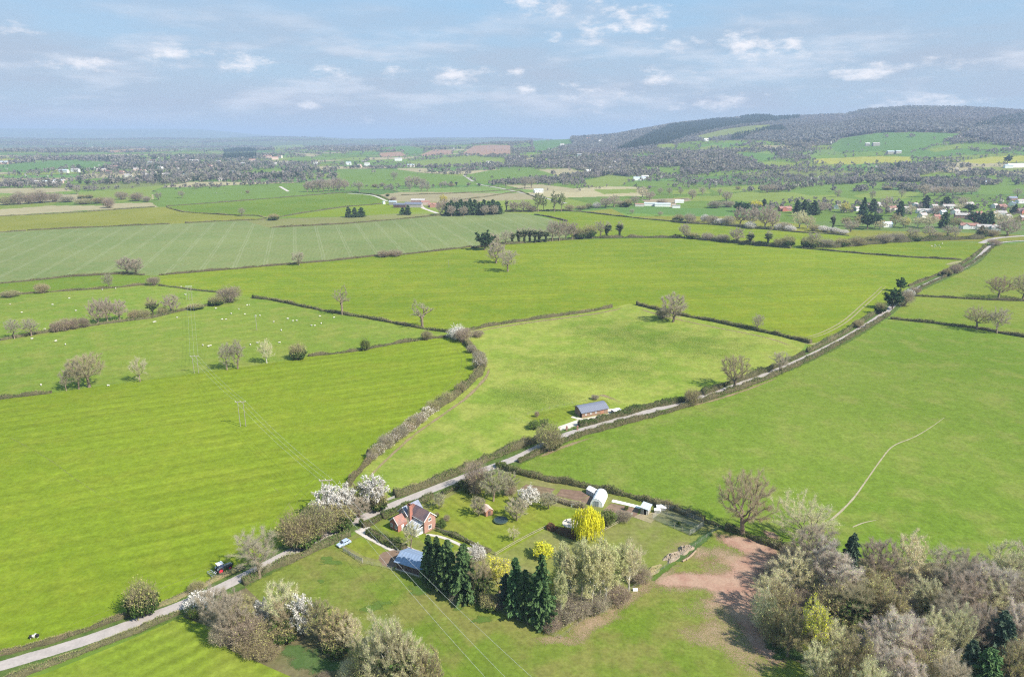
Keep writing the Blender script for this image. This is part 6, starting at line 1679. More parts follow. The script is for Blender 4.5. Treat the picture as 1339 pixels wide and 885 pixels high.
# blossom clump by the lane
at('brownbush', 388, 713, 668, 52, 'large olive brown thicket left of the white blossom by the lane')
at('brownbush', 416, 702, 657, 52, 'olive brown thicket directly below the white blossom by the lane')
at('darkbush', 398, 712, 684, 52, 'dark ivied base of the olive brown thicket by the lane')
at('darkbush', 446, 690, 660, 44, 'dark ivied bush below the white blossom at the lane')
at('blossom', 432, 678, 634, 46, 'largest white blossom tree, in front of the power pole by the lane')
at('blossom', 453, 672, 634, 34, 'middle white blossom tree by the lane')
at('rose', 470, 676, 650, 36, 'rosy bare tree between the white blossom trees and the lane')
at('olive', 471, 660, 630, 34, 'olive budding tree between the two groups of white blossom')
at('blossom', 491, 664, 622, 40, 'white blossom tree at the right end of the clump by the lane')
at('darkbush', 495, 667, 640, 28, 'dark ivy bush under the right-hand white blossom tree')
at('everbush', 473, 688, 677, 7, 'narrow clipped evergreen at the mouth of the drive')
for x, y, t, w, l in [(497, 592, 579, 22, 'lowest'), (514, 578, 563, 26, 'second lowest'), (533, 564, 551, 22, 'middle'), (549, 552, 539, 22, 'second highest'), (628, 483, 462, 22, 'topmost')]:
    at('hedgeblossom', x, y, t, w, l + ' pale blossom bush along the curved hedge', 'blossom bushes of the curved hedge')
row([('greybush', 505, 586, 567, 24), ('greybush', 524, 572, 556, 24), ('greybush', 542, 558, 544, 22), ('brownbush', 566, 537, 522, 20), ('brownbush', 585, 525, 511, 18), ('brownbush', 602, 513, 500, 18), ('greybush', 617, 461, 451, 16), ('greybush', 626, 472, 458, 20), ('greybush', 487, 600, 590, 18)],
    'growing in the curved hedge', 'twiggy bushes of the curved hedge')
# garden
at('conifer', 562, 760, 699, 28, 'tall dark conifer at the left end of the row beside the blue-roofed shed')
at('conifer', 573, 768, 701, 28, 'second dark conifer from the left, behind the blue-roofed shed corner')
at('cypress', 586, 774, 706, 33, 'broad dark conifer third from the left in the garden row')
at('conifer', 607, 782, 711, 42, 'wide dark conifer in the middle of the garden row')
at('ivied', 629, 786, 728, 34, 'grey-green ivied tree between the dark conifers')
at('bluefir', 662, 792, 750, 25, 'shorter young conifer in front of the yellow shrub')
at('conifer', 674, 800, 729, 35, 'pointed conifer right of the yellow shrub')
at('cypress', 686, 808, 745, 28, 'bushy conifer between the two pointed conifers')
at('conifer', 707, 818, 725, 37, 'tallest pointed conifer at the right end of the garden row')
at('yellowtree', 653, 775, 726, 38, 'bright yellow tree behind the conifers')
at('yellowtree', 727, 785, 745, 22, 'yellow tree between the tallest conifer and the pale birches')
at('yellowbush', 711, 728, 709, 28, 'yellowish twiggy shrub on the back lawn')
at('blossombush', 624, 730, 712, 26, 'pinkish white blossom shrub behind the conifers')
at('pale', 605, 744, 715, 24, 'pale budding shrub between the conifers on the lawn side')
at('dying', 672, 707, 690, 16, 'thin leafless sapling at the lawn fence')
row([('birch', 745, 795, 720, 30), ('birch', 760, 792, 706, 30), ('birch', 772, 800, 712, 32), ('birch', 783, 786, 708, 30), ('birch', 795, 782, 716, 30), ('birch', 808, 776, 712, 30), ('birch', 790, 795, 724, 28), ('birch', 734, 772, 712, 26), ('pale', 822, 772, 705, 40), ('pale', 818, 755, 714, 34)],
    'in the pale stand right of the conifers', 'pale birches right of the conifers')
row([('greybush', 736, 815, 792, 40), ('greybush', 752, 806, 780, 44), ('greybush', 780, 799, 778, 40), ('rosebush', 808, 786, 766, 40), ('rosebush', 835, 760, 742, 34), ('rosebush', 722, 824, 806, 30)], 'at the foot of the pale birches', 'undergrowth below the birches')
at('birch', 733, 812, 748, 22, 'slender white-stemmed birch in front of the pale stand by the fence corner')
row([('greybush', 600, 784, 769, 28), ('darkbush', 640, 795, 776, 30), ('rosebush', 650, 794, 780, 26)], 'at the foot of the garden conifers', 'undergrowth below the conifers')
at('willow', 768, 706, 663, 41, 'bright yellow weeping willow in the garden')
at('leafing', 795, 688, 668, 26, 'small ochre green tree right of the weeping willow')
at('greybush', 815, 680, 668, 26, 'grey twiggy shrubs beside the hurdle panel')
at('apple', 574, 665, 645, 20, 'small bare fruit tree on the upper left of the lawn')
at('apple', 645, 655, 613, 40, 'tallest bare fruit tree near the lane end of the lawn')
at('rosebush', 624, 644, 604, 36, 'rosy brown thicket at the top of the lawn by the lane')
at('everbush', 613, 642, 624, 22, 'round evergreen bush under the rosy brown thicket by the lane')
at('apple', 662, 647, 618, 34, 'greyish fruit tree left of the vegetable beds')
at('apple', 626, 674, 650, 26, 'fruit tree in front of the small garden shed')
at('apple', 676, 680, 652, 34, 'round bare fruit tree beside the trampoline')
at('blossom', 691, 662, 637, 32, 'white blossoming fruit tree on the lawn below the vegetable beds')
at('apple', 717, 665, 645, 26, 'low fruit tree right of the white blossoming fruit tree')
at('rosebush', 668, 646, 634, 18, 'small rosy shrub at the corner of the upper vegetable bed')
at('dying', 538, 717, 680, 26, 'bare tree in front of the conservatory')
at('everbush', 577, 689, 681, 15, 'round clipped evergreen at the cottage gable')
at('rosebush', 584, 681, 673, 10, 'small red-brown bush behind the round clipped evergreen')
at('darkbush', 571, 676, 669, 8, 'dark shrub at the far corner of the cottage gable')
at('greenbush', 699, 560, 549, 18, 'low green shrub left of the barn lawn')
at('leafing', 712, 557, 548, 16, 'second green shrub beside the barn lawn near the large bush')
at('rosebush', 702, 545, 537, 7, 'small russet conical shrub on the barn lawn')
at('greybush', 778, 522, 516, 12, 'brushwood left on the field corner behind the barn')
at('greenbush', 819, 667, 660, 6, 'tiny green shrub by the white fleece strip')
at('everbush', 887, 688, 682, 6, 'dark shrub inside the hen run')
# big trees right
at('oak', 971, 699, 614, 84, 'large bare oak on the bank beside the hen run')
at('lean', 1047, 710, 649, 88, 'low wide pale tree right of the large oak')

# ------------------------------------------------------------------ wood at the lower right
WOOD = [('rose', 1060, 752, 684, 62), ('bluefir', 1106, 770, 698, 32), ('lilac', 1078, 775, 706, 56), ('rose', 1145, 762, 703, 52), ('pale', 1185, 762, 697, 54), ('ash', 1235, 772, 716, 64), ('rose', 1262, 778, 722, 50), ('pale', 1312, 770, 710, 60), ('ash', 1345, 765, 706, 54), ('pale', 1385, 780, 720, 54),
 ('pale', 1035, 775, 722, 56), ('lilac', 1100, 790, 730, 60), ('darkbush', 1145, 775, 742, 44), ('olive', 1140, 808, 750, 52), ('pale', 1205, 805, 755, 46), ('rose', 1255, 808, 745, 58), ('lilac', 1300, 800, 742, 48), ('pale', 1290, 805, 752, 46), ('ash', 1335, 805, 748, 54), ('lilac', 1278, 795, 735, 40),
 ('pale', 1005, 800, 748, 52), ('palebush', 1000, 822, 770, 44), ('olive', 1020, 828, 766, 52), ('darkbush', 1085, 815, 765, 60), ('ivied', 1110, 820, 758, 56), ('darkbush', 1155, 822, 780, 56), ('olive', 1165, 828, 768, 48), ('ivied', 1215, 812, 766, 42), ('ash', 1235, 830, 775, 50),
 ('yellowtree', 1060, 868, 783, 42), ('olive', 1030, 858, 795, 48), ('brownbush', 1012, 842, 800, 46), ('pale', 1085, 870, 812, 50), ('lilac', 1165, 872, 800, 54), ('lilac', 1190, 868, 806, 46), ('lilac', 1140, 868, 812, 40), ('pale', 1215, 865, 800, 46), ('pale', 1245, 862, 792, 48), ('rose', 1275, 858, 790, 44), ('bluefir', 1300, 868, 800, 46), ('lilac', 1325, 862, 786, 48), ('yellowtree', 1340, 858, 798, 30),
 ('olive', 1110, 905, 828, 58), ('pale', 1065, 900, 842, 46), ('lilac', 1150, 905, 838, 50), ('brownbush', 1195, 905, 850, 60), ('palebush', 1232, 900, 850, 44), ('cypress', 1283, 912, 848, 44), ('olive', 1320, 905, 838, 54), ('pale', 1345, 900, 832, 50), ('bluefir', 1262, 895, 838, 36), ('rose', 1235, 925, 856, 54), ('lilac', 1180, 930, 860, 50), ('pale', 1130, 935, 862, 52), ('brownbush', 1085, 925, 872, 52), ('olive', 1390, 850, 790, 52), ('lilac', 1385, 900, 840, 50)]
row(WOOD, 'in the wood at the lower right', 'trees of the lower right wood')
UNDER = [('darkbush', 1120, 845, 818, 54), ('rosebush', 1050, 800, 776, 44), ('greybush', 1180, 800, 780, 50), ('darkbush', 1215, 840, 815, 52), ('greybush', 1290, 835, 812, 50), ('rosebush', 1065, 830, 806, 40), ('greybush', 1330, 835, 812, 50), ('rosebush', 1320, 780, 760, 50), ('rosebush', 1180, 775, 755, 44), ('greybush', 1035, 738, 716, 40), ('rosebush', 1090, 745, 722, 40), ('greybush', 1015, 755, 735, 36), ('darkbush', 1255, 885, 860, 50), ('greybush', 1100, 880, 855, 46), ('rosebush', 1215, 765, 745, 40), ('rosebush', 1330, 750, 732, 44), ('darkbush', 1345, 885, 862, 44)]
row(UNDER, 'among the undergrowth of the lower right wood', 'undergrowth of the lower right wood')

# ------------------------------------------------------------------ copse at the lower left
COPSE = [('rose', 285, 822, 766, 48), ('rose', 305, 838, 772, 52), ('olive', 318, 828, 780, 44), ('greybush', 292, 842, 812, 34), ('rosebush', 325, 842, 806, 46), ('blossom', 344, 816, 785, 26), ('pale', 372, 820, 762, 56), ('ivied', 372, 832, 788, 40), ('blossom', 398, 830, 780, 38), ('olive', 418, 836, 784, 46), ('olive', 442, 846, 796, 48), ('darkbush', 374, 836, 808, 40), ('darkbush', 444, 850, 822, 44), ('brownbush', 345, 842, 812, 44), ('pale', 460, 852, 808, 40),
 ('pale', 505, 905, 803, 66), ('ivied', 520, 905, 818, 62), ('pale', 540, 908, 828, 56), ('olive', 478, 892, 832, 44), ('olive', 560, 915, 848, 48), ('darkbush', 490, 905, 862, 56), ('darkbush', 530, 915, 872, 50), ('palebush', 456, 890, 862, 30)]
row(COPSE, 'in the copse at the lower left', 'trees of the lower left copse')
row([('brownbush', 350, 858, 843, 36), ('brownbush', 330, 856, 838, 34), ('brownbush', 318, 848, 830, 30)], 'in front of the lower left copse', 'bramble in front of the lower left copse')
at('rosebush', 425, 893, 878, 18, 'small russet bush at the lower frame edge below the nettles')

# ------------------------------------------------------------------ middle distance
row([('pine', 634, 327, 303, 26), ('rose', 645, 324, 304, 26), ('ash', 661, 320, 300, 18)], 'at the left end of the ivy-clad row', 'far side trees of the wide field')
row([('ivypole', x, y, t, 12) for x, y, t in [(670, 319, 302), (679, 318.5, 298), (686, 318, 297), (693, 317.5, 297), (700, 317.5, 298), (707, 317, 299), (714, 316.5, 300), (795, 311, 290), (810.5, 311, 289)]] +
    [('rose', x, y, t, 18) for x, y, t in [(722, 315.5, 288), (731, 315, 287), (740, 314, 288), (748, 313.5, 290)]] + [('darkbush', 757, 312.5, 296, 18), ('darkbush', 771, 311.5, 292, 20), ('ash', 784.5, 311, 288, 18)],
    'in the row of ivy-clad trees', 'row of ivy-clad trees')
row([('rose', 895, 311.5, 292, 18), ('darkbush', 905, 312, 303, 20), ('greybush', 925, 314, 304, 20), ('greybush', 945, 316, 306, 22), ('rose', 963, 318, 297, 22), ('ivypole', 981, 321, 302, 12), ('ivypole', 1004, 322.5, 301, 12), ('brownbush', 1018, 323, 310, 16), ('darkbush', 1030, 323.5, 307, 20), ('darkbush', 1058, 324, 308, 26), ('ash', 1064, 323, 303, 20), ('greybush', 1080, 323, 311, 24), ('darkbush', 1101, 322, 311, 22), ('brownbush', 1120, 321, 308, 26), ('darkbush', 1138, 318, 307, 20), ('greybush', 1155, 318, 304, 26), ('greybush', 1172, 316, 303, 26), ('darkbush', 1196, 315, 304, 20), ('ash', 1192, 314, 297, 20), ('ash', 1214.5, 314, 294, 20), ('darkbush', 1226, 313, 303, 18), ('ash', 1239, 312.5, 294, 22), ('ash', 1249, 311.5, 296, 14), ('ivied', 1283, 310.5, 295, 14), ('brownbush', 1296, 309, 299, 22)],
    'in the hedgerow below the village', 'hedgerow below the village')
at('rose', 1317, 308, 286, 36, 'large rosy rounded tree at the right edge of the village')
at('rosebush', 1300, 321, 312.5, 18, 'rosy bush at the last visible bend of the lane')
row([('rose', 968, 294, 270, 24), ('rose', 982, 296, 270, 24), ('rose', 1000, 299, 267, 28), ('rose', 1010, 298, 275, 20), ('pale', 1045, 298, 275, 24), ('pale', 1056, 299, 282, 20), ('darkbush', 887, 290, 279, 16), ('greybush', 902, 292, 278, 18), ('blossombush', 921, 290, 280, 12), ('greybush', 930, 293, 281, 20), ('blossombush', 941, 294, 285, 18), ('greybush', 953, 295, 281, 18), ('blossombush', 981, 299, 289, 16), ('blossombush', 1017, 300, 292, 12), ('blossombush', 1033, 302, 294, 16), ('blossombush', 1077, 303, 295, 18), ('blossombush', 1090, 304.5, 297, 18), ('blossombush', 1103, 305.5, 300, 14), ('ivypole', 1088, 299, 280, 8), ('greybush', 1026, 300, 290, 20), ('brownbush', 1064, 302, 292, 16), ('rose', 1112, 303, 288, 22)],
    'in the scrub belt between the far pastures', 'scrub belt of the far pastures')
row([('pine', 966, 277, 264, 16), ('pine', 974, 276, 265, 14), ('conifer', 998.5, 270, 260, 9), ('pine', 986, 286, 270, 12), ('conifer', 1041.5, 279, 261, 11), ('conifer', 1050, 283, 261, 14), ('conifer', 1055, 280, 264, 10), ('conifer', 1063, 281, 262, 16), ('rose', 1080, 275, 264, 14), ('rose', 1072, 279, 263, 18), ('conifer', 1127.5, 284, 258, 12), ('cypress', 1141, 276, 260, 13), ('olive', 1122, 297, 281, 18), ('pine', 1134, 300, 279, 22), ('pine', 1144, 298, 280, 18), ('rose', 1158, 278, 256, 18), ('cypress', 1176, 283, 263, 13), ('olive', 1170, 296, 278, 16), ('bluefir', 1210, 272, 256, 14), ('cypress', 1237, 269, 257, 14), ('cypress', 1233.5, 298, 277, 15), ('pine', 1274, 294, 277, 20), ('cypress', 1284, 293, 278, 12), ('cypress', 1293, 295, 276, 14), ('conifer', 1326.5, 279, 267, 9), ('conifer', 1282.5, 310, 295, 12), ('pale', 1254, 276, 266, 16), ('pine', 1268, 277, 267, 16), ('rose', 1258, 272, 257, 18), ('pale', 1181, 298, 283, 20), ('pale', 1214, 299, 280, 24), ('pale', 1200, 297, 283, 20), ('pale', 1312, 296, 281, 24), ('pale', 1300, 290, 276, 18), ('rose', 1225, 280, 268, 18), ('olive', 1106, 296, 284, 16), ('pale', 1150, 300, 288, 18), ('olive', 1247, 298, 284, 20), ('olive', 1325, 295, 282, 20), ('pale', 1190, 280, 268, 16)],
    'among the village gardens on the right', 'village garden trees')
at('yellowbush', 988, 271, 262, 16, 'yellow tree beside the dark pines left of the red house')
at('yellowtree', 1104, 278, 265, 18, 'golden willow in the village gardens right of the white gabled house')
at('yellowtree', 1184, 298, 284, 12, 'golden shrub below the village conifers')
row([('brownbush', 10, 268, 255, 22), ('rosebush', 25, 267.5, 250, 20), ('rosebush', 40, 266.5, 251, 22), ('rosebush', 54, 265.5, 248, 24), ('rosebush', 71, 264, 251, 22), ('greybush', 88, 264.5, 256, 22), ('darkbush', 107, 260, 254, 12), ('darkbush', 117, 260, 254, 10), ('brownbush', 110, 267, 259, 26), ('brownbush', 130, 266, 257, 24), ('rosebush', 143, 272, 257, 17), ('rosebush', 160, 261, 250, 18), ('rosebush', 179, 263, 251, 20), ('greybush', 192, 264, 256, 12), ('ash', 207.5, 262, 251, 11), ('ash', 101, 254, 243, 10), ('ash', 238, 259, 249, 10), ('ash', 256, 247.5, 240, 9), ('ash', 316.5, 283, 271, 11), ('brownbush', 324, 253, 248, 6)],
    'around the straw-coloured fields on the far left', 'scrub on the far left fields')
at('darkbush', 358, 288, 278.5, 16, 'dark thicket on the hedge at the corner of the olive field')
row([('rose', x, y, t, 12) for x, y, t in [(402, 251, 237), (409, 251, 236), (416, 251, 235), (423, 251, 234), (430, 250.5, 233), (437, 250, 233), (444, 249.5, 232), (451, 249, 234), (406, 248, 236), (420, 248, 234), (434, 247, 233)]], 'in the bare copse beyond the farm track', 'bare copse beyond the farm track')
row([('ash', 470, 251, 237, 14), ('ash', 515.5, 236, 224, 12), ('ash', 536, 250, 238, 12), ('rose', 535, 244, 230, 14), ('rose', 545, 244, 230, 14), ('rose', 553, 245, 233, 12), ('ash', 559, 250, 240, 10), ('ash', 551, 250, 240, 10), ('brownbush', 490, 245, 240, 10), ('brownbush', 500, 244, 239, 10), ('rosebush', 514, 263, 257, 10), ('darkbush', 507, 257, 252, 6), ('ash', 580, 244, 237, 10), ('brownbush', 590, 244, 239, 12), ('ivypole', 597, 243, 237, 5)], 'in the green fields beyond the farm', 'trees beyond the farm')
row([('cypress', 456, 284.5, 270.5, 10), ('cypress', 464, 284.5, 271.5, 9), ('cypress', 472.5, 284, 271, 10), ('cypress', 526.5, 281, 271.5, 8), ('cypress', 533.5, 281, 268.5, 10)], 'in the dark clumps below the farm', 'dark conifers below the farm')
row([('cypress', x, y, t + (x * 7 % 5) - 2, 12) for x, y, t in [(586, 282, 265), (591, 282, 262), (597, 281.5, 262), (603, 281.5, 261.5), (609, 281.5, 262.5), (615, 281, 262), (621, 281, 261), (627, 281, 262.5), (633, 281, 262), (639, 280.5, 262), (645, 280.5, 263), (651, 280, 263.5)]] +
    [('rose', x, y, t, 14) for x, y, t in [(576, 281.5, 263), (583, 281, 259), (592, 279, 257), (602, 278, 257), (612, 278, 259), (623, 278, 260), (590, 283, 268), (606, 283, 269), (634, 282, 268), (646, 281, 268)]], 'in the dark plantation beside the farm', 'dark plantation beside the farm')
at('yellowtree', 580.5, 271, 254, 13, 'yellowish budding tree behind the farmhouse')
row([('ash', 686.5, 247, 230, 15), ('ash', 695, 246, 231, 14)], 'paired on the straw field beyond the ivy-clad row', 'pair of bare trees on the straw field')
row([('mistle', 703.5, 277, 252, 16), ('mistle', 725, 277, 251, 15), ('mistle', 734, 277, 252, 12), ('mistle', 711, 276, 256, 11)], 'in the meadow beyond the cereal field', 'mistletoe trees')
row([('rose', 672, 277, 263, 20), ('rose', 685, 277, 262, 20), ('ivypole', 662.5, 276, 260, 6), ('rosebush', 695, 277, 267, 16), ('brownbush', 745, 275, 267, 16), ('brownbush', 760, 274, 268, 18), ('darkbush', 770, 273, 265, 10), ('blossombush', 780, 272, 264, 12), ('rose', 792, 272, 258, 20), ('rose', 803, 271, 254, 20), ('darkbush', 820, 271, 259, 14), ('pale', 840, 259, 244, 20), ('rose', 850, 262, 250, 16), ('rose', 830, 268, 256, 14), ('greybush', 865, 268, 260, 16), ('ash', 863, 254.5, 245, 10), ('ash', 875, 254.5, 245, 10), ('ash', 863, 283, 276, 9), ('ash', 826.5, 280, 273, 8), ('greybush', 812, 270, 262, 14), ('rose', 905, 261, 247, 14), ('ash', 918, 255, 244, 12), ('ash', 890, 255, 246, 8), ('ash', 941, 256, 246, 8), ('rose', 950, 263, 250, 16), ('greybush', 935, 272, 262, 22), ('greybush', 952, 271, 262, 20), ('rose', 1003, 252, 241, 18), ('ash', 1013, 251, 241, 10), ('brownbush', 965, 248, 243, 8)],
    'on the field edges left of the village', 'trees left of the village')
row([('ash', 1140, 262, 248, 10), ('ash', 1179, 258, 247, 11), ('rose', 1208, 258, 240, 20), ('rose', 1222, 256, 244, 20), ('rose', 1234, 256, 243, 20), ('rose', 1246, 256, 243, 20), ('rose', 1258, 255, 244, 20), ('rose', 1270, 254, 243, 18), ('ash', 1095, 258, 247, 12), ('ash', 1330, 258, 246, 14), ('darkbush', 1160, 248.5, 243, 14), ('darkbush', 1190, 250, 245, 14), ('bluefir', 1173.5, 224, 212, 8), ('pine', 1317, 214, 203, 11)],
    'on the fields behind the village', 'trees behind the village')
# ------------------------------------------------------------------ farm, village and far houses
def house(x, y, wpx, wall, roof, label, rz=0.0, hpx=None, group=None, detail=True, long=1.0, name='house', cat='house', chim=True, wing=False, roofh=.75):
    P = G(x, y); s = ppm(P); L = wpx * 1.12 / s; D = min(L * .7, 8.0) if long == 1.0 else min(L * .45, 16); ze = 4.6 if hpx is None else hpx / s * .62
    e = empty(name, P, rz, label, cat, group)
    zr = ze + D * .5 * roofh
    w = MB(); w.prism([(-D / 2, -.5), (D / 2, -.5), (D / 2, ze), (0, zr), (-D / 2, ze)], 'x', -L / 2, L / 2)
    if wing: w.prism([(-L * .42, -.5), (-.02 * L, -.5), (-.02 * L, ze - .2), (-L * .22, zr - .6), (-L * .42, ze - .2)], 'y', -D / 2 - 3, -D / 2 + .05)
    w.build('wall', M[wall], e)
    r = MB(); gable_roof(r, -L / 2, L / 2, -D / 2, D / 2, ze, zr, .2, .35); rf = r.build('roof', M[roof], e)
    if wing:
        r = MB(); gable_roof(r, -L * .42, -.02 * L, -D / 2 - 3, -D / 2, ze - .2, zr - .6, .2, .3, 'y'); r.build('roof', M[roof], e)
    if chim:
        c = MB()
        for k in (-1, 1): c.box((k * L * .36, 0, zr + .3), (.9, .8, 2.2))
        c.build('chimney', M['brick'], rf)
    if detail:
        n = max(2, int(L / 3.2))
        for k in range(n):
            xx = -L / 2 + L * (k + .5) / n
            for z in ((1.5, 3.7) if ze > 4 else (1.4,)):
                if not (wing and xx < 0): window(e, xx, -D / 2, z, 1.2, 1.2, '-y', 1)
    return e
V = [(1026, 276, 16, 'brick', 'tilered', 'red house with a red roof left of the village conifers', .3, True), (1094, 273, 10, 'white', 'tilegrey', 'white gabled house left of the golden willow', 1.1, True),
     (1166, 275, 10, 'cream', 'tilered', 'cream house between the dark village conifers', .2, False), (1210, 279, 20, 'white', 'tilegrey', 'broad white house in the middle of the village', -.15, True),
     (1206, 285, 11, 'cream', 'tilegrey', 'cream cottage just below the broad white house', .5, False), (1241, 273, 15, 'white', 'tilegrey', 'white bungalow with a grey roof right of the broad white house', -.1, False),
     (1265, 270, 14, 'brickpale', 'tilegrey', 'pink brick house behind the dark village pines', .3, False), (1258, 285, 16, 'brickpale', 'tilegrey', 'long grey-roofed house in the middle of the right gardens', -.3, False), (1268, 287, 9, 'brick', 'tilered', 'small red-roofed house above the white villa', .4, False),
     (1266, 299, 19, 'white', 'tilered', 'white villa with a red roof nearest the hedgerow', -.2, True), (1289, 301, 20, 'cream', 'tilegrey', 'low cream house with a wide grey roof right of the white villa', -.3, False), (1301, 302, 9, 'white', 'tilegrey', 'small white garage beside the wide grey roof', -.3, False),
     (1309, 273, 14, 'brickpale', 'tilered', 'pink house at the far right of the village', .5, True), (1322, 269, 12, 'white', 'slateb', 'white house with a slate roof at the far right', .9, True), (1308, 282, 11, 'white', 'tilegrey', 'white house below the pink house at the far right', -.2, False),
     (1333, 279, 13, 'brick', 'slatep', 'dark red brick house at the right edge', .5, True), (1334, 266, 10, 'white', 'tilegrey', 'white house at the right edge above the red brick house', .2, False), (1323, 262, 10, 'brickpale', 'slateb', 'slate-roofed house highest at the far right of the village', .1, False),
     (1342, 288, 18, 'brickpale', 'tilegrey', 'grey-roofed house cut by the right edge', .1, False), (1159, 297, 11, 'white', 'sheetpale', 'low white hut below the dark village pines', .1, False), (1138, 273, 8, 'brickpale', 'tilegrey', 'small pink house half hidden by the tall village conifer', .3, False),
     (1150, 270, 8, 'cream', 'tilegrey', 'small cream house behind the rosy village tree', .1, False), (1185, 276, 8, 'white', 'tilegrey', 'small white house right of the village cypress', .2, False), (1224, 287, 8, 'brick', 'tilered', 'small red house right of the cream cottage', .2, False),
     (1279, 283, 9, 'cream', 'tilered', 'cream house left of the tall right cypresses', .2, False), (1297, 283, 8, 'white', 'tilegrey', 'white cottage behind the tall right cypresses', .4, False),
     (1196, 271, 8, 'white', 'tilegrey', 'white cottage behind the broad white house, on its left', .6, False), (1221, 273, 8, 'cream', 'tilegrey', 'cream cottage behind the broad white house, on its right', .3, False), (1249, 280, 10, 'white', 'tilegrey', 'white house below the white bungalow', .5, False),
     (1232, 281, 8, 'white', 'sheetpale', 'small white outbuilding left of the house below the bungalow', .4, False), (1300, 272, 9, 'white', 'tilegrey', 'white house left of the pink house at the far right', .6, False), (1317, 287, 9, 'cream', 'tilegrey', 'cream house above the large rosy tree at the right edge', .5, False), (1120, 276, 7, 'white', 'tilegrey', 'small white house left of the tall village conifer', .5, False)]
for x, y, w, wa, ro, la, rz, wi in V:
    house(x, y, w, wa, ro, la, rz, wing=wi, group='houses of the village on the right')
house(568, 271, 14, 'brickpale', 'tilered', 'red-roofed farmhouse left of the dark plantation', .25, wing=True)
for x, y, w, wa, ro, la, rz in [(541, 271, 20, 'timbergrey', 'sheetgrey', 'largest grey barn of the farm', -.08), (523, 271.5, 14, 'timberdark', 'sheetgrey', 'dark-fronted barn left of the largest grey barn', -.08), (514, 268, 9, 'timbergrey', 'sheetpale', 'pale barn at the left end of the farm', -.2), (547, 266, 16, 'brickpale', 'tilegrey', 'brick range behind the largest grey barn', -.05), (556, 268, 10, 'brickpale', 'tilered', 'small brick building between barn and farmhouse', .4)]:
    house(x, y, w, wa, ro, la, rz, hpx=6.5, long=2, name='barn', cat='barn', chim=False, detail=False, group='farm buildings', roofh=.5)
e = empty('grain_silo', G(502, 267), 0, 'white round silo left of the farm barns', 'silo')
q = MB(); q.tube((0, 0, -.2), (0, 0, 4.4), 2.6, 2.6, 18); q.build('body', M['white'], e)
q = MB(); q.tube((0, 0, 4.42), (0, 0, 5.8), 2.75, .3, 18); q.build('roof', M['sheetpale'], e)
house(586, 281, 5, 'white', 'sheetpale', 'tiny white hut below the farmhouse', 0, hpx=4, chim=False, detail=False, name='hut', cat='hut')
house(704, 252, 11, 'white', 'sheetpale', 'white house on the straw field above the mistletoe trees', .1, hpx=5, wing=True)
for k, (x, y, w, ro) in enumerate([(836, 236, 14, 'sheetpale'), (843, 234, 8, 'white'), (757, 221, 6, 'tilegrey'), (770, 226, 6, 'white')]):
    house(x, y, w, 'white', ro, ['long pale works building in the trees beyond the far fields', 'white works building right of the long pale one', 'grey-roofed white house among the trees left of the works', 'all-white house among the trees left of the works'][k], .1 * k, hpx=5, chim=False, detail=False, group='pale buildings beyond the far fields')
for k, (x, y, w, ro) in enumerate([(850, 269, 14, 'sheetpale'), (866, 270, 18, 'sheetpale'), (888, 265.5, 10, 'white'), (884, 272, 9, 'tilegrey'), (836, 270, 10, 'brickpale')]):
    house(x, y, w, 'white' if k != 4 else 'blossompink', ro, ['pale shed at the left of the yard beyond the green fields', 'longest pale shed of the yard beyond the green fields', 'white-roofed unit at the right of the yard beyond the green fields', 'grey-roofed unit at the near right of the yard', 'pinkish building at the left end of the yard'][k], -.1, hpx=5, long=2, chim=False, detail=False, name='yard_building', cat='building', group='yard buildings', roofh=.3)
for k, (x, y, w, ro, la) in enumerate([(1183, 236, 16, 'white', 'white farm building among the trees above the village'), (1190, 237, 10, 'sheetpale', 'pale roof beside the white farm building above the village'), (1327, 219, 22, 'white', 'long white shed on the right hillside foot'), (1318, 220, 9, 'sheetpale', 'small pale shed left of the long white shed'),
        (1164, 201.5, 8, 'sheetpale', 'left pale barn at the foot of the hill'), (1174, 201, 7, 'sheetpale', 'right pale barn at the foot of the hill'), (1134, 191, 5, 'white', 'white farmhouse on the green hill field'), (1145, 191, 8, 'tilegrey', 'grey barn on the green hill field'), (1292, 241, 14, 'sheetpale', 'low pale shed in front of the bare wood above the village'), (1300, 240, 6, 'white', 'white gable beside the low pale shed above the village'), (1085, 189.5, 4, 'white', 'white house at the wood edge on the hill'), (923, 185, 5, 'white', 'white cottage below the pale hill clearing')]):
    house(x, y, w, 'timbergrey' if 4 <= k <= 8 else 'white', ro, la, .15 * (k % 3) - .1, hpx=5, long=1.5, chim=False, detail=False, name='farm_building', cat='building', group='pale buildings at the foot of the hill', roofh=.5)
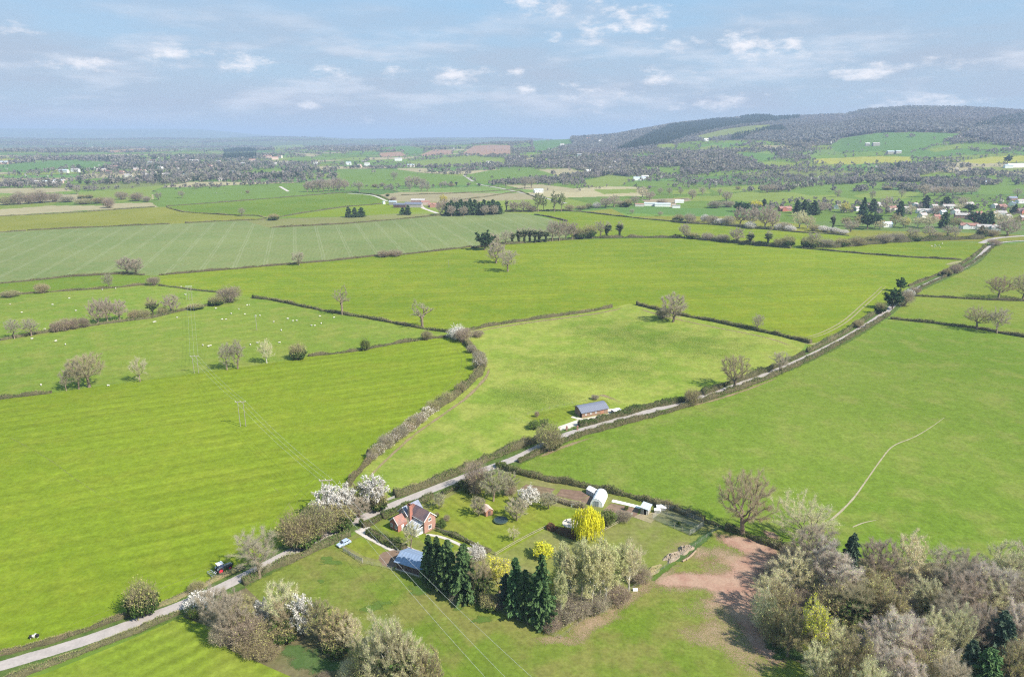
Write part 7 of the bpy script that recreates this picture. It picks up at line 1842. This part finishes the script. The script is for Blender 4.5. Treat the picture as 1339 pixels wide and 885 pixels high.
LV = [(84, 226, 11, 'white', 'sheetpale'), (99, 225, 9, 'white', 'tilegrey'), (133, 225, 8, 'pinkw', 'tilegrey'), (143, 227, 8, 'pinkw', 'tilered'), (163, 219, 5, 'white', 'tilegrey'), (197, 215, 7, 'white', 'tilegrey'), (200, 213, 5, 'cream', 'tilered'), (197, 221, 7, 'pinkw', 'tilered'), (196, 231.5, 8, 'white', 'tilegrey'), (168, 232, 7, 'cream', 'tilegrey'), (217, 231, 6, 'cream', 'tilegrey'), (32, 240.5, 6, 'white', 'tilegrey'), (47, 240.5, 6, 'cream', 'tilegrey'), (59, 241, 5, 'white', 'sheetpale'), (77, 240, 9, 'pinkw', 'sheetpale'), (254, 213, 8, 'white', 'tilegrey'), (263, 220, 6, 'white', 'tilegrey'), (275, 220, 6, 'pinkw', 'tilered'), (243.5, 232, 7, 'white', 'sheetpale'), (307, 228, 8, 'white', 'sheetpale'), (413, 216, 4, 'white', 'tilegrey'), (330, 212, 6, 'pinkw', 'tilered'), (350, 207, 8, 'pinkw', 'tilered'), (360, 209, 6, 'pinkw', 'tilered'), (366, 207, 6, 'cream', 'tilered'), (230, 216, 6, 'pinkw', 'tilered'), (240, 219, 6, 'cream', 'tilegrey'), (286, 214, 6, 'pinkw', 'tilegrey'), (298, 217, 6, 'pinkw', 'tilered'), (318, 217, 5, 'cream', 'tilegrey'), (150, 221, 6, 'pinkw', 'tilered'), (180, 224, 7, 'pinkw', 'tilegrey'), (188, 226, 6, 'cream', 'tilered'), (210, 222, 6, 'white', 'tilegrey'), (160, 228, 6, 'pinkw', 'tilered'), (5, 215, 8, 'pinkw', 'sheetpale'), (521, 210.5, 7, 'white', 'tilegrey'), (456, 216, 5, 'white', 'sheetpale'), (537.5, 219, 7, 'cream', 'sheetpale'), (480, 217, 5, 'white', 'tilegrey'), (470, 219, 4, 'pinkw', 'tilegrey'), (640, 215, 6, 'white', 'tilegrey'), (800, 180, 5, 'pinkw', 'tilered'), (770, 184, 5, 'cream', 'tilered'), (785, 187, 4, 'white', 'tilegrey'), (735, 192, 4, 'white', 'tilegrey'), (758, 205, 5, 'white', 'tilegrey')]
cnt = {}; tot = {}
LV.sort(key=lambda t: t[0])
for t in LV: tot[t[3:]] = tot.get(t[3:], 0) + 1
CN = {'white': 'white', 'cream': 'cream', 'pinkw': 'pink', 'tilegrey': 'grey', 'tilered': 'red', 'sheetpale': 'pale'}
for x, y, w, wa, ro in LV:
    k = (wa, ro); cnt[k] = cnt.get(k, 0) + 1
    house(x, y, w * 1.2, wa, ro, 'distant %s house with a %s roof, %s such from the left among the far villages' % (CN[wa], CN[ro], ORD[cnt[k] - 1]), (x * 7 % 13) / 13 * 1.2 - .6, hpx=5, chim=False, detail=False, group='distant houses of the far villages')

# ------------------------------------------------------------------ far trees that read as one mass
def vnoise(x, y, s, k=9):
    u, v = x / s, y / s; iu, iv = np.floor(u), np.floor(v); fu, fv = u - iu, v - iv
    fu, fv = fu * fu * (3 - 2 * fu), fv * fv * (3 - 2 * fv)
    a, b, c, d = cellhash(iu, iv, k), cellhash(iu + 1, iv, k), cellhash(iu, iv + 1, k), cellhash(iu + 1, iv + 1, k)
    return (a * (1 - fu) + b * fu) * (1 - fv) + (c * (1 - fu) + d * fu) * fv

def far_trees():
    rg = np.random.default_rng(77)
    N = 900000
    a = np.radians(rg.uniform(-41, 41, N)); r = 1250 * np.exp(rg.random(N) * math.log(13500 / 1250))
    x, y = r * np.sin(a), r * np.cos(a)
    z = terrain(x, y)
    px, py = project(x, y, z)
    val, ed = patchwork(x, y)
    hw = hillwood(x, y, z)
    clear = np.zeros(N, bool); rim = np.zeros(N, bool)
    for c, poly in FARF:
        q = inpoly(px, py, poly); clear |= q
        cx, cy = np.mean([p[0] for p in poly]), np.mean([p[1] for p in poly])
        big = [(cx + (p[0] - cx) * 1.03 + (2 if p[0] > cx else -2), cy + (p[1] - cy) * 1.12 + (.9 if p[1] > cy else -.9)) for p in poly]
        rim |= inpoly(px, py, big)
    nearok = py < 251
    n1 = np.sin(x / 310 + 1.7 * np.sin(y / 420)) + np.sin(y / 360 + 1.4 * np.sin(x / 500 + 2)) + .6 * np.sin((x - y) / 170)
    dens = np.zeros(N)                       # trees wanted per hectare
    hedge_ = (ed < 10)
    dens = np.where(hedge_, np.where((px < 640) & (r > 3500), 30, 52), dens)
    dens = np.where(n1 > np.where(px < 640, 1.3, .75), np.where(px < 640, 30, 36), dens)
    dens = np.where((py < 252) & (py > 196) & (px > 640) & (n1 > -.9) & ~clear, np.maximum(dens, 42), dens)   # wooded belt at the foot of the hill
    town = inpoly(px, py, [(-40, 243), (-40, 222), (60, 214), (150, 210), (250, 203), (380, 203), (420, 215), (400, 232), (300, 238), (200, 243)])
    dens = np.where(town & ~clear, np.maximum(dens, 19), dens)
    belt = inpoly(px, py, [(880, 247), (880, 226), (940, 212), (985, 214), (1030, 222), (1110, 226), (1200, 232), (1290, 236), (1345, 232), (1345, 238), (1270, 240), (1180, 237), (1110, 241), (1020, 246), (960, 245)])
    dens = np.where(belt, 60, dens)
    belt2 = inpoly(px, py, [(560, 231), (565, 226), (650, 218), (690, 210), (690, 219), (640, 226), (600, 232)]) | inpoly(px, py, [(680, 238), (740, 234), (790, 238), (790, 245), (740, 243), (690, 241)])
    dens = np.where(belt2, 60, dens)
    dens = np.where(rim & ~clear & (ed > 0), np.maximum(dens, 30), dens)
    dens = np.where(clear, np.where(ed < 2.5, 3, .12), dens)
    pw = inpoly(px, py, [(293, 209), (293, 198), (312, 196), (335, 197), (335, 208)])
    cl = .65 * vnoise(x, y, 95) + .35 * vnoise(x, y, 38, 4)
    dens = np.where(hedge_ & ~clear, dens, dens * np.clip((cl - .36) * 7, .04, 2.4))
    dens = np.where((px > 640) & (py < 243) & ~clear, dens * 1.5, dens)
    gard = inpoly(px, py, [(960, 268), (1040, 262), (1110, 262), (1200, 262), (1400, 254), (1400, 308), (1290, 309), (1200, 311), (1110, 303), (1040, 297), (990, 290)])
    dens = np.where(hw & ~clear, 120, dens); dens = np.where(pw, 90, dens)
    dens = np.where(~nearok, 0, dens)
    dens = np.where(gard, 24 * np.clip((cl - .38) * 6, .15, 2), dens)
    dens *= np.where(r > 6500, .45, 1) * np.clip(.35 + .5 * (n1 + 1), .25, 1.4) ** (~(hw | gard))
    area = r * r * R_(82) * math.log(13500 / 1250) / N / 1e4       # hectares that each sample stands for
    keep = rg.random(N) < dens * area
    x, y, z, r, px, py, hw, n1, pw, town, gard = [q[keep] for q in (x, y, z, r, px, py, hw, n1, pw, town, gard)]
    n = len(x)
    h = rg.uniform(6, 15, n) * np.where(hw, 1.15, 1) * (1 + .25 * np.clip(n1, -1, 1.5)); w = h * rg.uniform(.55, .95, n)
    h = np.where(gard, h * .5, h); w = np.where(gard, w * .62, w * 1.08)
    # kinds: 0 grey-brown, 1 rosy, 2 pale bud, 3 dark evergreen, 4 blossom, 5 blue plantation
    u = rg.random(n); kind = np.where(u < .58, 0, np.where(u < .86, 1, np.where(u < .94, 2, np.where(u < .992, 3, 4))))
    plant_ = (hw & inpoly(px, py, [(800, 200), (850, 176), (880, 165), (935, 158), (1000, 155.5), (1045, 152), (1045, 157), (1005, 160), (960, 166), (920, 174), (870, 190)]))
    plant_ |= (hw & inpoly(px, py, [(953, 188), (958, 176), (1000, 167), (1022, 165), (1030, 172), (1000, 172), (975, 180), (962, 192)])) | pw
    plant_ |= (hw & inpoly(px, py, [(1270, 168), (1300, 155), (1345, 150), (1345, 165)])) & (rg.random(n) < .6)
    cap = inpoly(px, py, [(968, 160), (968, 145), (1016, 145), (1016, 160)]) & hw & (r > 5000)
    kind = np.where(hw & (kind >= 3), 0, kind); kind = np.where(plant_ | cap, 5, kind)
    h = np.where(kind == 5, h * 1.25, h); w = np.where(kind == 5, h * .35, w)
    kind = np.where(town & (rg.random(n) < .12), 3, kind)
    pal = np.array([(.25, .228, .175), (.26, .22, .205), (.32, .30, .21), (.075, .10, .05), (.62, .56, .52), (.06, .09, .06)])
    m = np.where(r < 2200, 26, np.where(r < 3600, 13, 7))
    idx = np.repeat(np.arange(n), m); T = len(idx)
    d = unit(rg.normal(size=(T, 3))); q = rg.random((T, 1)) ** .45
    cone = kind[idx] == 5
    zc = h[idx] * .56; off = d * q * np.column_stack([w[idx] * .5, w[idx] * .5, h[idx] * .44])
    taper = np.where(cone, np.clip(1 - (off[:, 2] + h[idx] * .44) / (h[idx] * .9), .12, 1) * 1.5, 1)
    off[:, :2] *= taper[:, None]
    C = np.column_stack([x[idx], y[idx], z[idx] + zc]) + off
    sz = w[idx] * rg.uniform(.22, .42, T) * np.where(m[idx] < 10, 1.7, np.where(m[idx] < 20, 1.3, 1.0)) * np.where(cone, 1.5, 1)
    Vv, Ff = quads(C, sz, rg, aspect=1.2)
    tint = pal[kind][idx] * rg.uniform(.9, 1.1, (T, 1)) * (1 + .08 * rg.normal(size=(n, 1)))[idx]
    zone = np.clip((vnoise(x, y, 420, 6) - .3) * 2.2, 0, 1)[idx][:, None]; wood_ = (hw & (kind < 5))[idx][:, None]
    tint = np.where(wood_, tint * .45 + .6 * (zone * np.array([.235, .215, .235]) + (1 - zone) * np.array([.20, .205, .195])), tint)
    tint = np.clip(tint, .01, .85)
    col = np.column_stack([np.repeat(tint, 4, 0), np.ones(4 * T)])
    k = NT('far_tree_leaves'); mat = k.bsdf(k.attr('tint').outputs['Color'], .9, .05, trans=.45)
    for nm, sel, kd in (('hill_woodland', hw[idx] & (r[idx] > 3000), 'stuff'), ('far_trees', ~(hw[idx] & (r[idx] > 3000)), 'stuff')):
        s4 = np.repeat(sel, 4)
        me = npmesh(nm, Vv[s4], [np.arange(s4.sum()).reshape(-1, 4)], [mat], None, {'tint': ('POINT', 'FLOAT_COLOR', col[s4])})
        prop(link(nm, me), kind=kd)
    print('far trees', n, 'quads', T)
far_trees()

# ------------------------------------------------------------------ air
def haze_box(x, y0, y1, z0, z1, dens, col, aniso=.0):
    m = MB(); m.box((0, (y0 + y1) / 2, (z0 + z1) / 2), (2 * x, y1 - y0, z1 - z0))
    mat = bpy.data.materials.new('haze_air'); mat.use_nodes = True; t = mat.node_tree; t.nodes.clear()
    o = t.nodes.new('ShaderNodeOutputMaterial'); v = t.nodes.new('ShaderNodeVolumePrincipled')
    v.inputs['Color'].default_value = (*col, 1); v.inputs['Density'].default_value = dens; v.inputs['Anisotropy'].default_value = aniso
    t.links.new(v.outputs[0], o.inputs['Volume'])
    mat.cycles.volume_sampling = 'DISTANCE'
    prop(m.build('haze', mat), kind='stuff')
haze_box(31000, -31000, 31000, -14, 345, 1.05e-4, (.50, .64, .86))

# ------------------------------------------------------------------ sky, sun, camera
SUN_AZ, SUN_EL = R_(122), R_(44)       # azimuth clockwise from +Y
def sky():
    w = bpy.data.worlds.new('World'); scene.world = w; w.use_nodes = True
    t = w.node_tree; t.nodes.clear(); k = NT.__new__(NT); k.t = t; k._pos = None
    out = t.nodes.new('ShaderNodeOutputWorld'); bg = t.nodes.new('ShaderNodeBackground')
    st = k.n('ShaderNodeTexSky', sky_type='NISHITA'); st.sun_disc = False; st.sun_elevation = SUN_EL; st.sun_rotation = SUN_AZ
    st.altitude = 100; st.air_density = 1.0; st.dust_density = 1.2; st.ozone_density = 1.2
    co = k.n('ShaderNodeTexCoord').outputs['Generated']
    sx = k.n('ShaderNodeSeparateXYZ'); k.put(sx.inputs[0], co); X, Y, Z = sx.outputs
    az = k.m('ARCTAN2', X, Y); el = k.m('ARCSINE', Z)
    uv = k.n('ShaderNodeCombineXYZ'); k.put(uv.inputs[0], az); k.put(uv.inputs[1], k.m('MULTIPLY', el, 2.4))
    nz = k.noise(19, 8, .64, co=uv.outputs[0]); nb = k.noise(9, 5, .55, co=uv.outputs[0])
    pf = [(738, 8, 52, 16), (840, 29, 42, 13), (768, 42, 24, 12), (993, 58, 32, 18), (1042, 59, 20, 10), (130, 80, 40, 10), (262, 68, 46, 12), (300, 86, 60, 12), (425, 90, 26, 9), (600, 98, 46, 14), (515, 92, 30, 9), (785, 125, 52, 14), (870, 101, 30, 11), (1150, 93, 34, 10), (405, 136, 14, 8), (478, 155, 10, 8), (12, 38, 30, 8), (678, 94, 16, 8), (1250, 78, 26, 10), (730, 44, 16, 8), (930, 135, 60, 10), (690, 118, 30, 10), (1090, 95, 26, 8), (1215, 128, 60, 10), (890, 64, 30, 9)]
    best = None
    for qi, (x, y, rx, ry) in enumerate(pf):
        a0 = math.atan2(ray(x, y)[0], ray(x, y)[1]); d_ = Vector(ray(x, y)).normalized(); e0 = math.asin(d_.z)
        dx = k.m('DIVIDE', k.m('SUBTRACT', az, a0), rx * 1.25 / F0); dy = k.m('DIVIDE', k.m('SUBTRACT', el, e0), ry * 1.3 / F0)
        g = k.m('SUBTRACT', 1.0, k.m('SQRT', k.m('ADD', k.m('MULTIPLY', dx, dx), k.m('MULTIPLY', dy, dy))))
        if qi > 4: g = k.m('SUBTRACT', g, .22)
        best = g if best is None else k.m('MAXIMUM', best, g)
    f = k.m('ADD', k.m('MULTIPLY', k.m('MAXIMUM', best, -1.0), .55), k.m('MULTIPLY', k.m('SUBTRACT', nz, .5), 2.6))
    puff = k.step(f, .02, .75)
    lowband = k.step(el, R_(13), R_(1))                          # layered grey cloud towards the horizon
    strat = k.n('ShaderNodeCombineXYZ'); k.put(strat.inputs[0], k.m('MULTIPLY', az, 2.2)); k.put(strat.inputs[1], k.m('MULTIPLY', el, 11.0))
    ns = k.noise(1.6, 6, .6, co=strat.outputs[0])
    veil = k.m('MULTIPLY', k.step(ns, .30, .66), k.m('MULTIPLY_ADD', lowband, .70, .28))
    c = k.vm('MULTIPLY', st.outputs[0], (.08, .08, .08))
    c = k.mix(.80, c, SKYBLUE)
    lo = k.step(el, R_(15), R_(0))
    c = k.mix(k.m('MULTIPLY', lo, .75), c, SKYLOW)
    c = k.mix(veil, c, SKYVEIL)
    st2 = k.n('ShaderNodeCombineXYZ'); k.put(st2.inputs[0], k.m('MULTIPLY', az, 5.0)); k.put(st2.inputs[1], k.m('MULTIPLY', el, 24.0)); st2.inputs[2].default_value = 3.7
    n2 = k.noise(1.3, 8, .62, co=st2.outputs[0])
    bank = k.m('MULTIPLY', k.step(n2, .46, .70), k.m('MULTIPLY', k.step(el, R_(.3), R_(2.5)), k.step(el, R_(11), R_(5))))
    c = k.mix(k.m('MULTIPLY', bank, .62), c, (.325, .335, .365))
    shade = k.m('MULTIPLY_ADD', k.step(k.m('ADD', nz, k.m('MULTIPLY', nb, .2)), .45, .75), .35, .65)
    c = k.mix(k.m('MULTIPLY', puff, .84), c, k.mix(shade, (SKYVEIL[0], SKYVEIL[1], SKYVEIL[2]), SKYPUFF))
    t.links.new(c, bg.inputs[0]); bg.inputs[1].default_value = 1.0
    t.links.new(bg.outputs[0], out.inputs[0])
    w.cycles.sampling_method = 'MANUAL'; w.cycles.sample_map_resolution = 1024
SKYBLUE, SKYLOW, SKYVEIL, SKYPUFF = (.104, .214, .325), (.19, .228, .27), (.182, .21, .256), (.42, .405, .41)
sky()

sl = bpy.data.lights.new('sun', 'SUN'); sl.energy = 3.45; sl.angle = R_(.6); sl.color = (1.0, .95, .87)
so = bpy.data.objects.new('sun', sl); COL.objects.link(so)
sv = Vector((math.sin(SUN_AZ) * math.cos(SUN_EL), math.cos(SUN_AZ) * math.cos(SUN_EL), math.sin(SUN_EL)))
so.rotation_euler = sv.to_track_quat('Z', 'Y').to_euler(); so.location = (200, 0, 300)

cam = bpy.data.cameras.new('camera'); co_ = bpy.data.objects.new('camera', cam); COL.objects.link(co_)
cam.sensor_fit = 'HORIZONTAL'; cam.sensor_width = 36; cam.lens = 36 * F0 / W0
co_.location = (0, 0, HC); co_.rotation_euler = (math.pi / 2 - PIT, 0, 0)
cam.clip_start = 1; cam.clip_end = 90000
scene.camera = co_

scene.render.engine = 'CYCLES'
cy = scene.cycles
cy.max_bounces = 7; cy.diffuse_bounces = 5; cy.glossy_bounces = 2; cy.transmission_bounces = 2; cy.transparent_max_bounces = 40; cy.volume_bounces = 0
cy.use_denoising = False; cy.use_adaptive_sampling = False; cy.caustics_reflective = False; cy.caustics_refractive = False
cy.volume_step_rate = 10; cy.sample_clamp_indirect = 4
cy.pixel_filter_type = 'BLACKMAN_HARRIS'; cy.filter_width = 1.2
scene.render.use_persistent_data = False
vs = scene.view_settings
vs.view_transform = 'Standard'; vs.look = 'None'; vs.gamma = 1; vs.use_curve_mapping = False; vs.exposure = 1.40
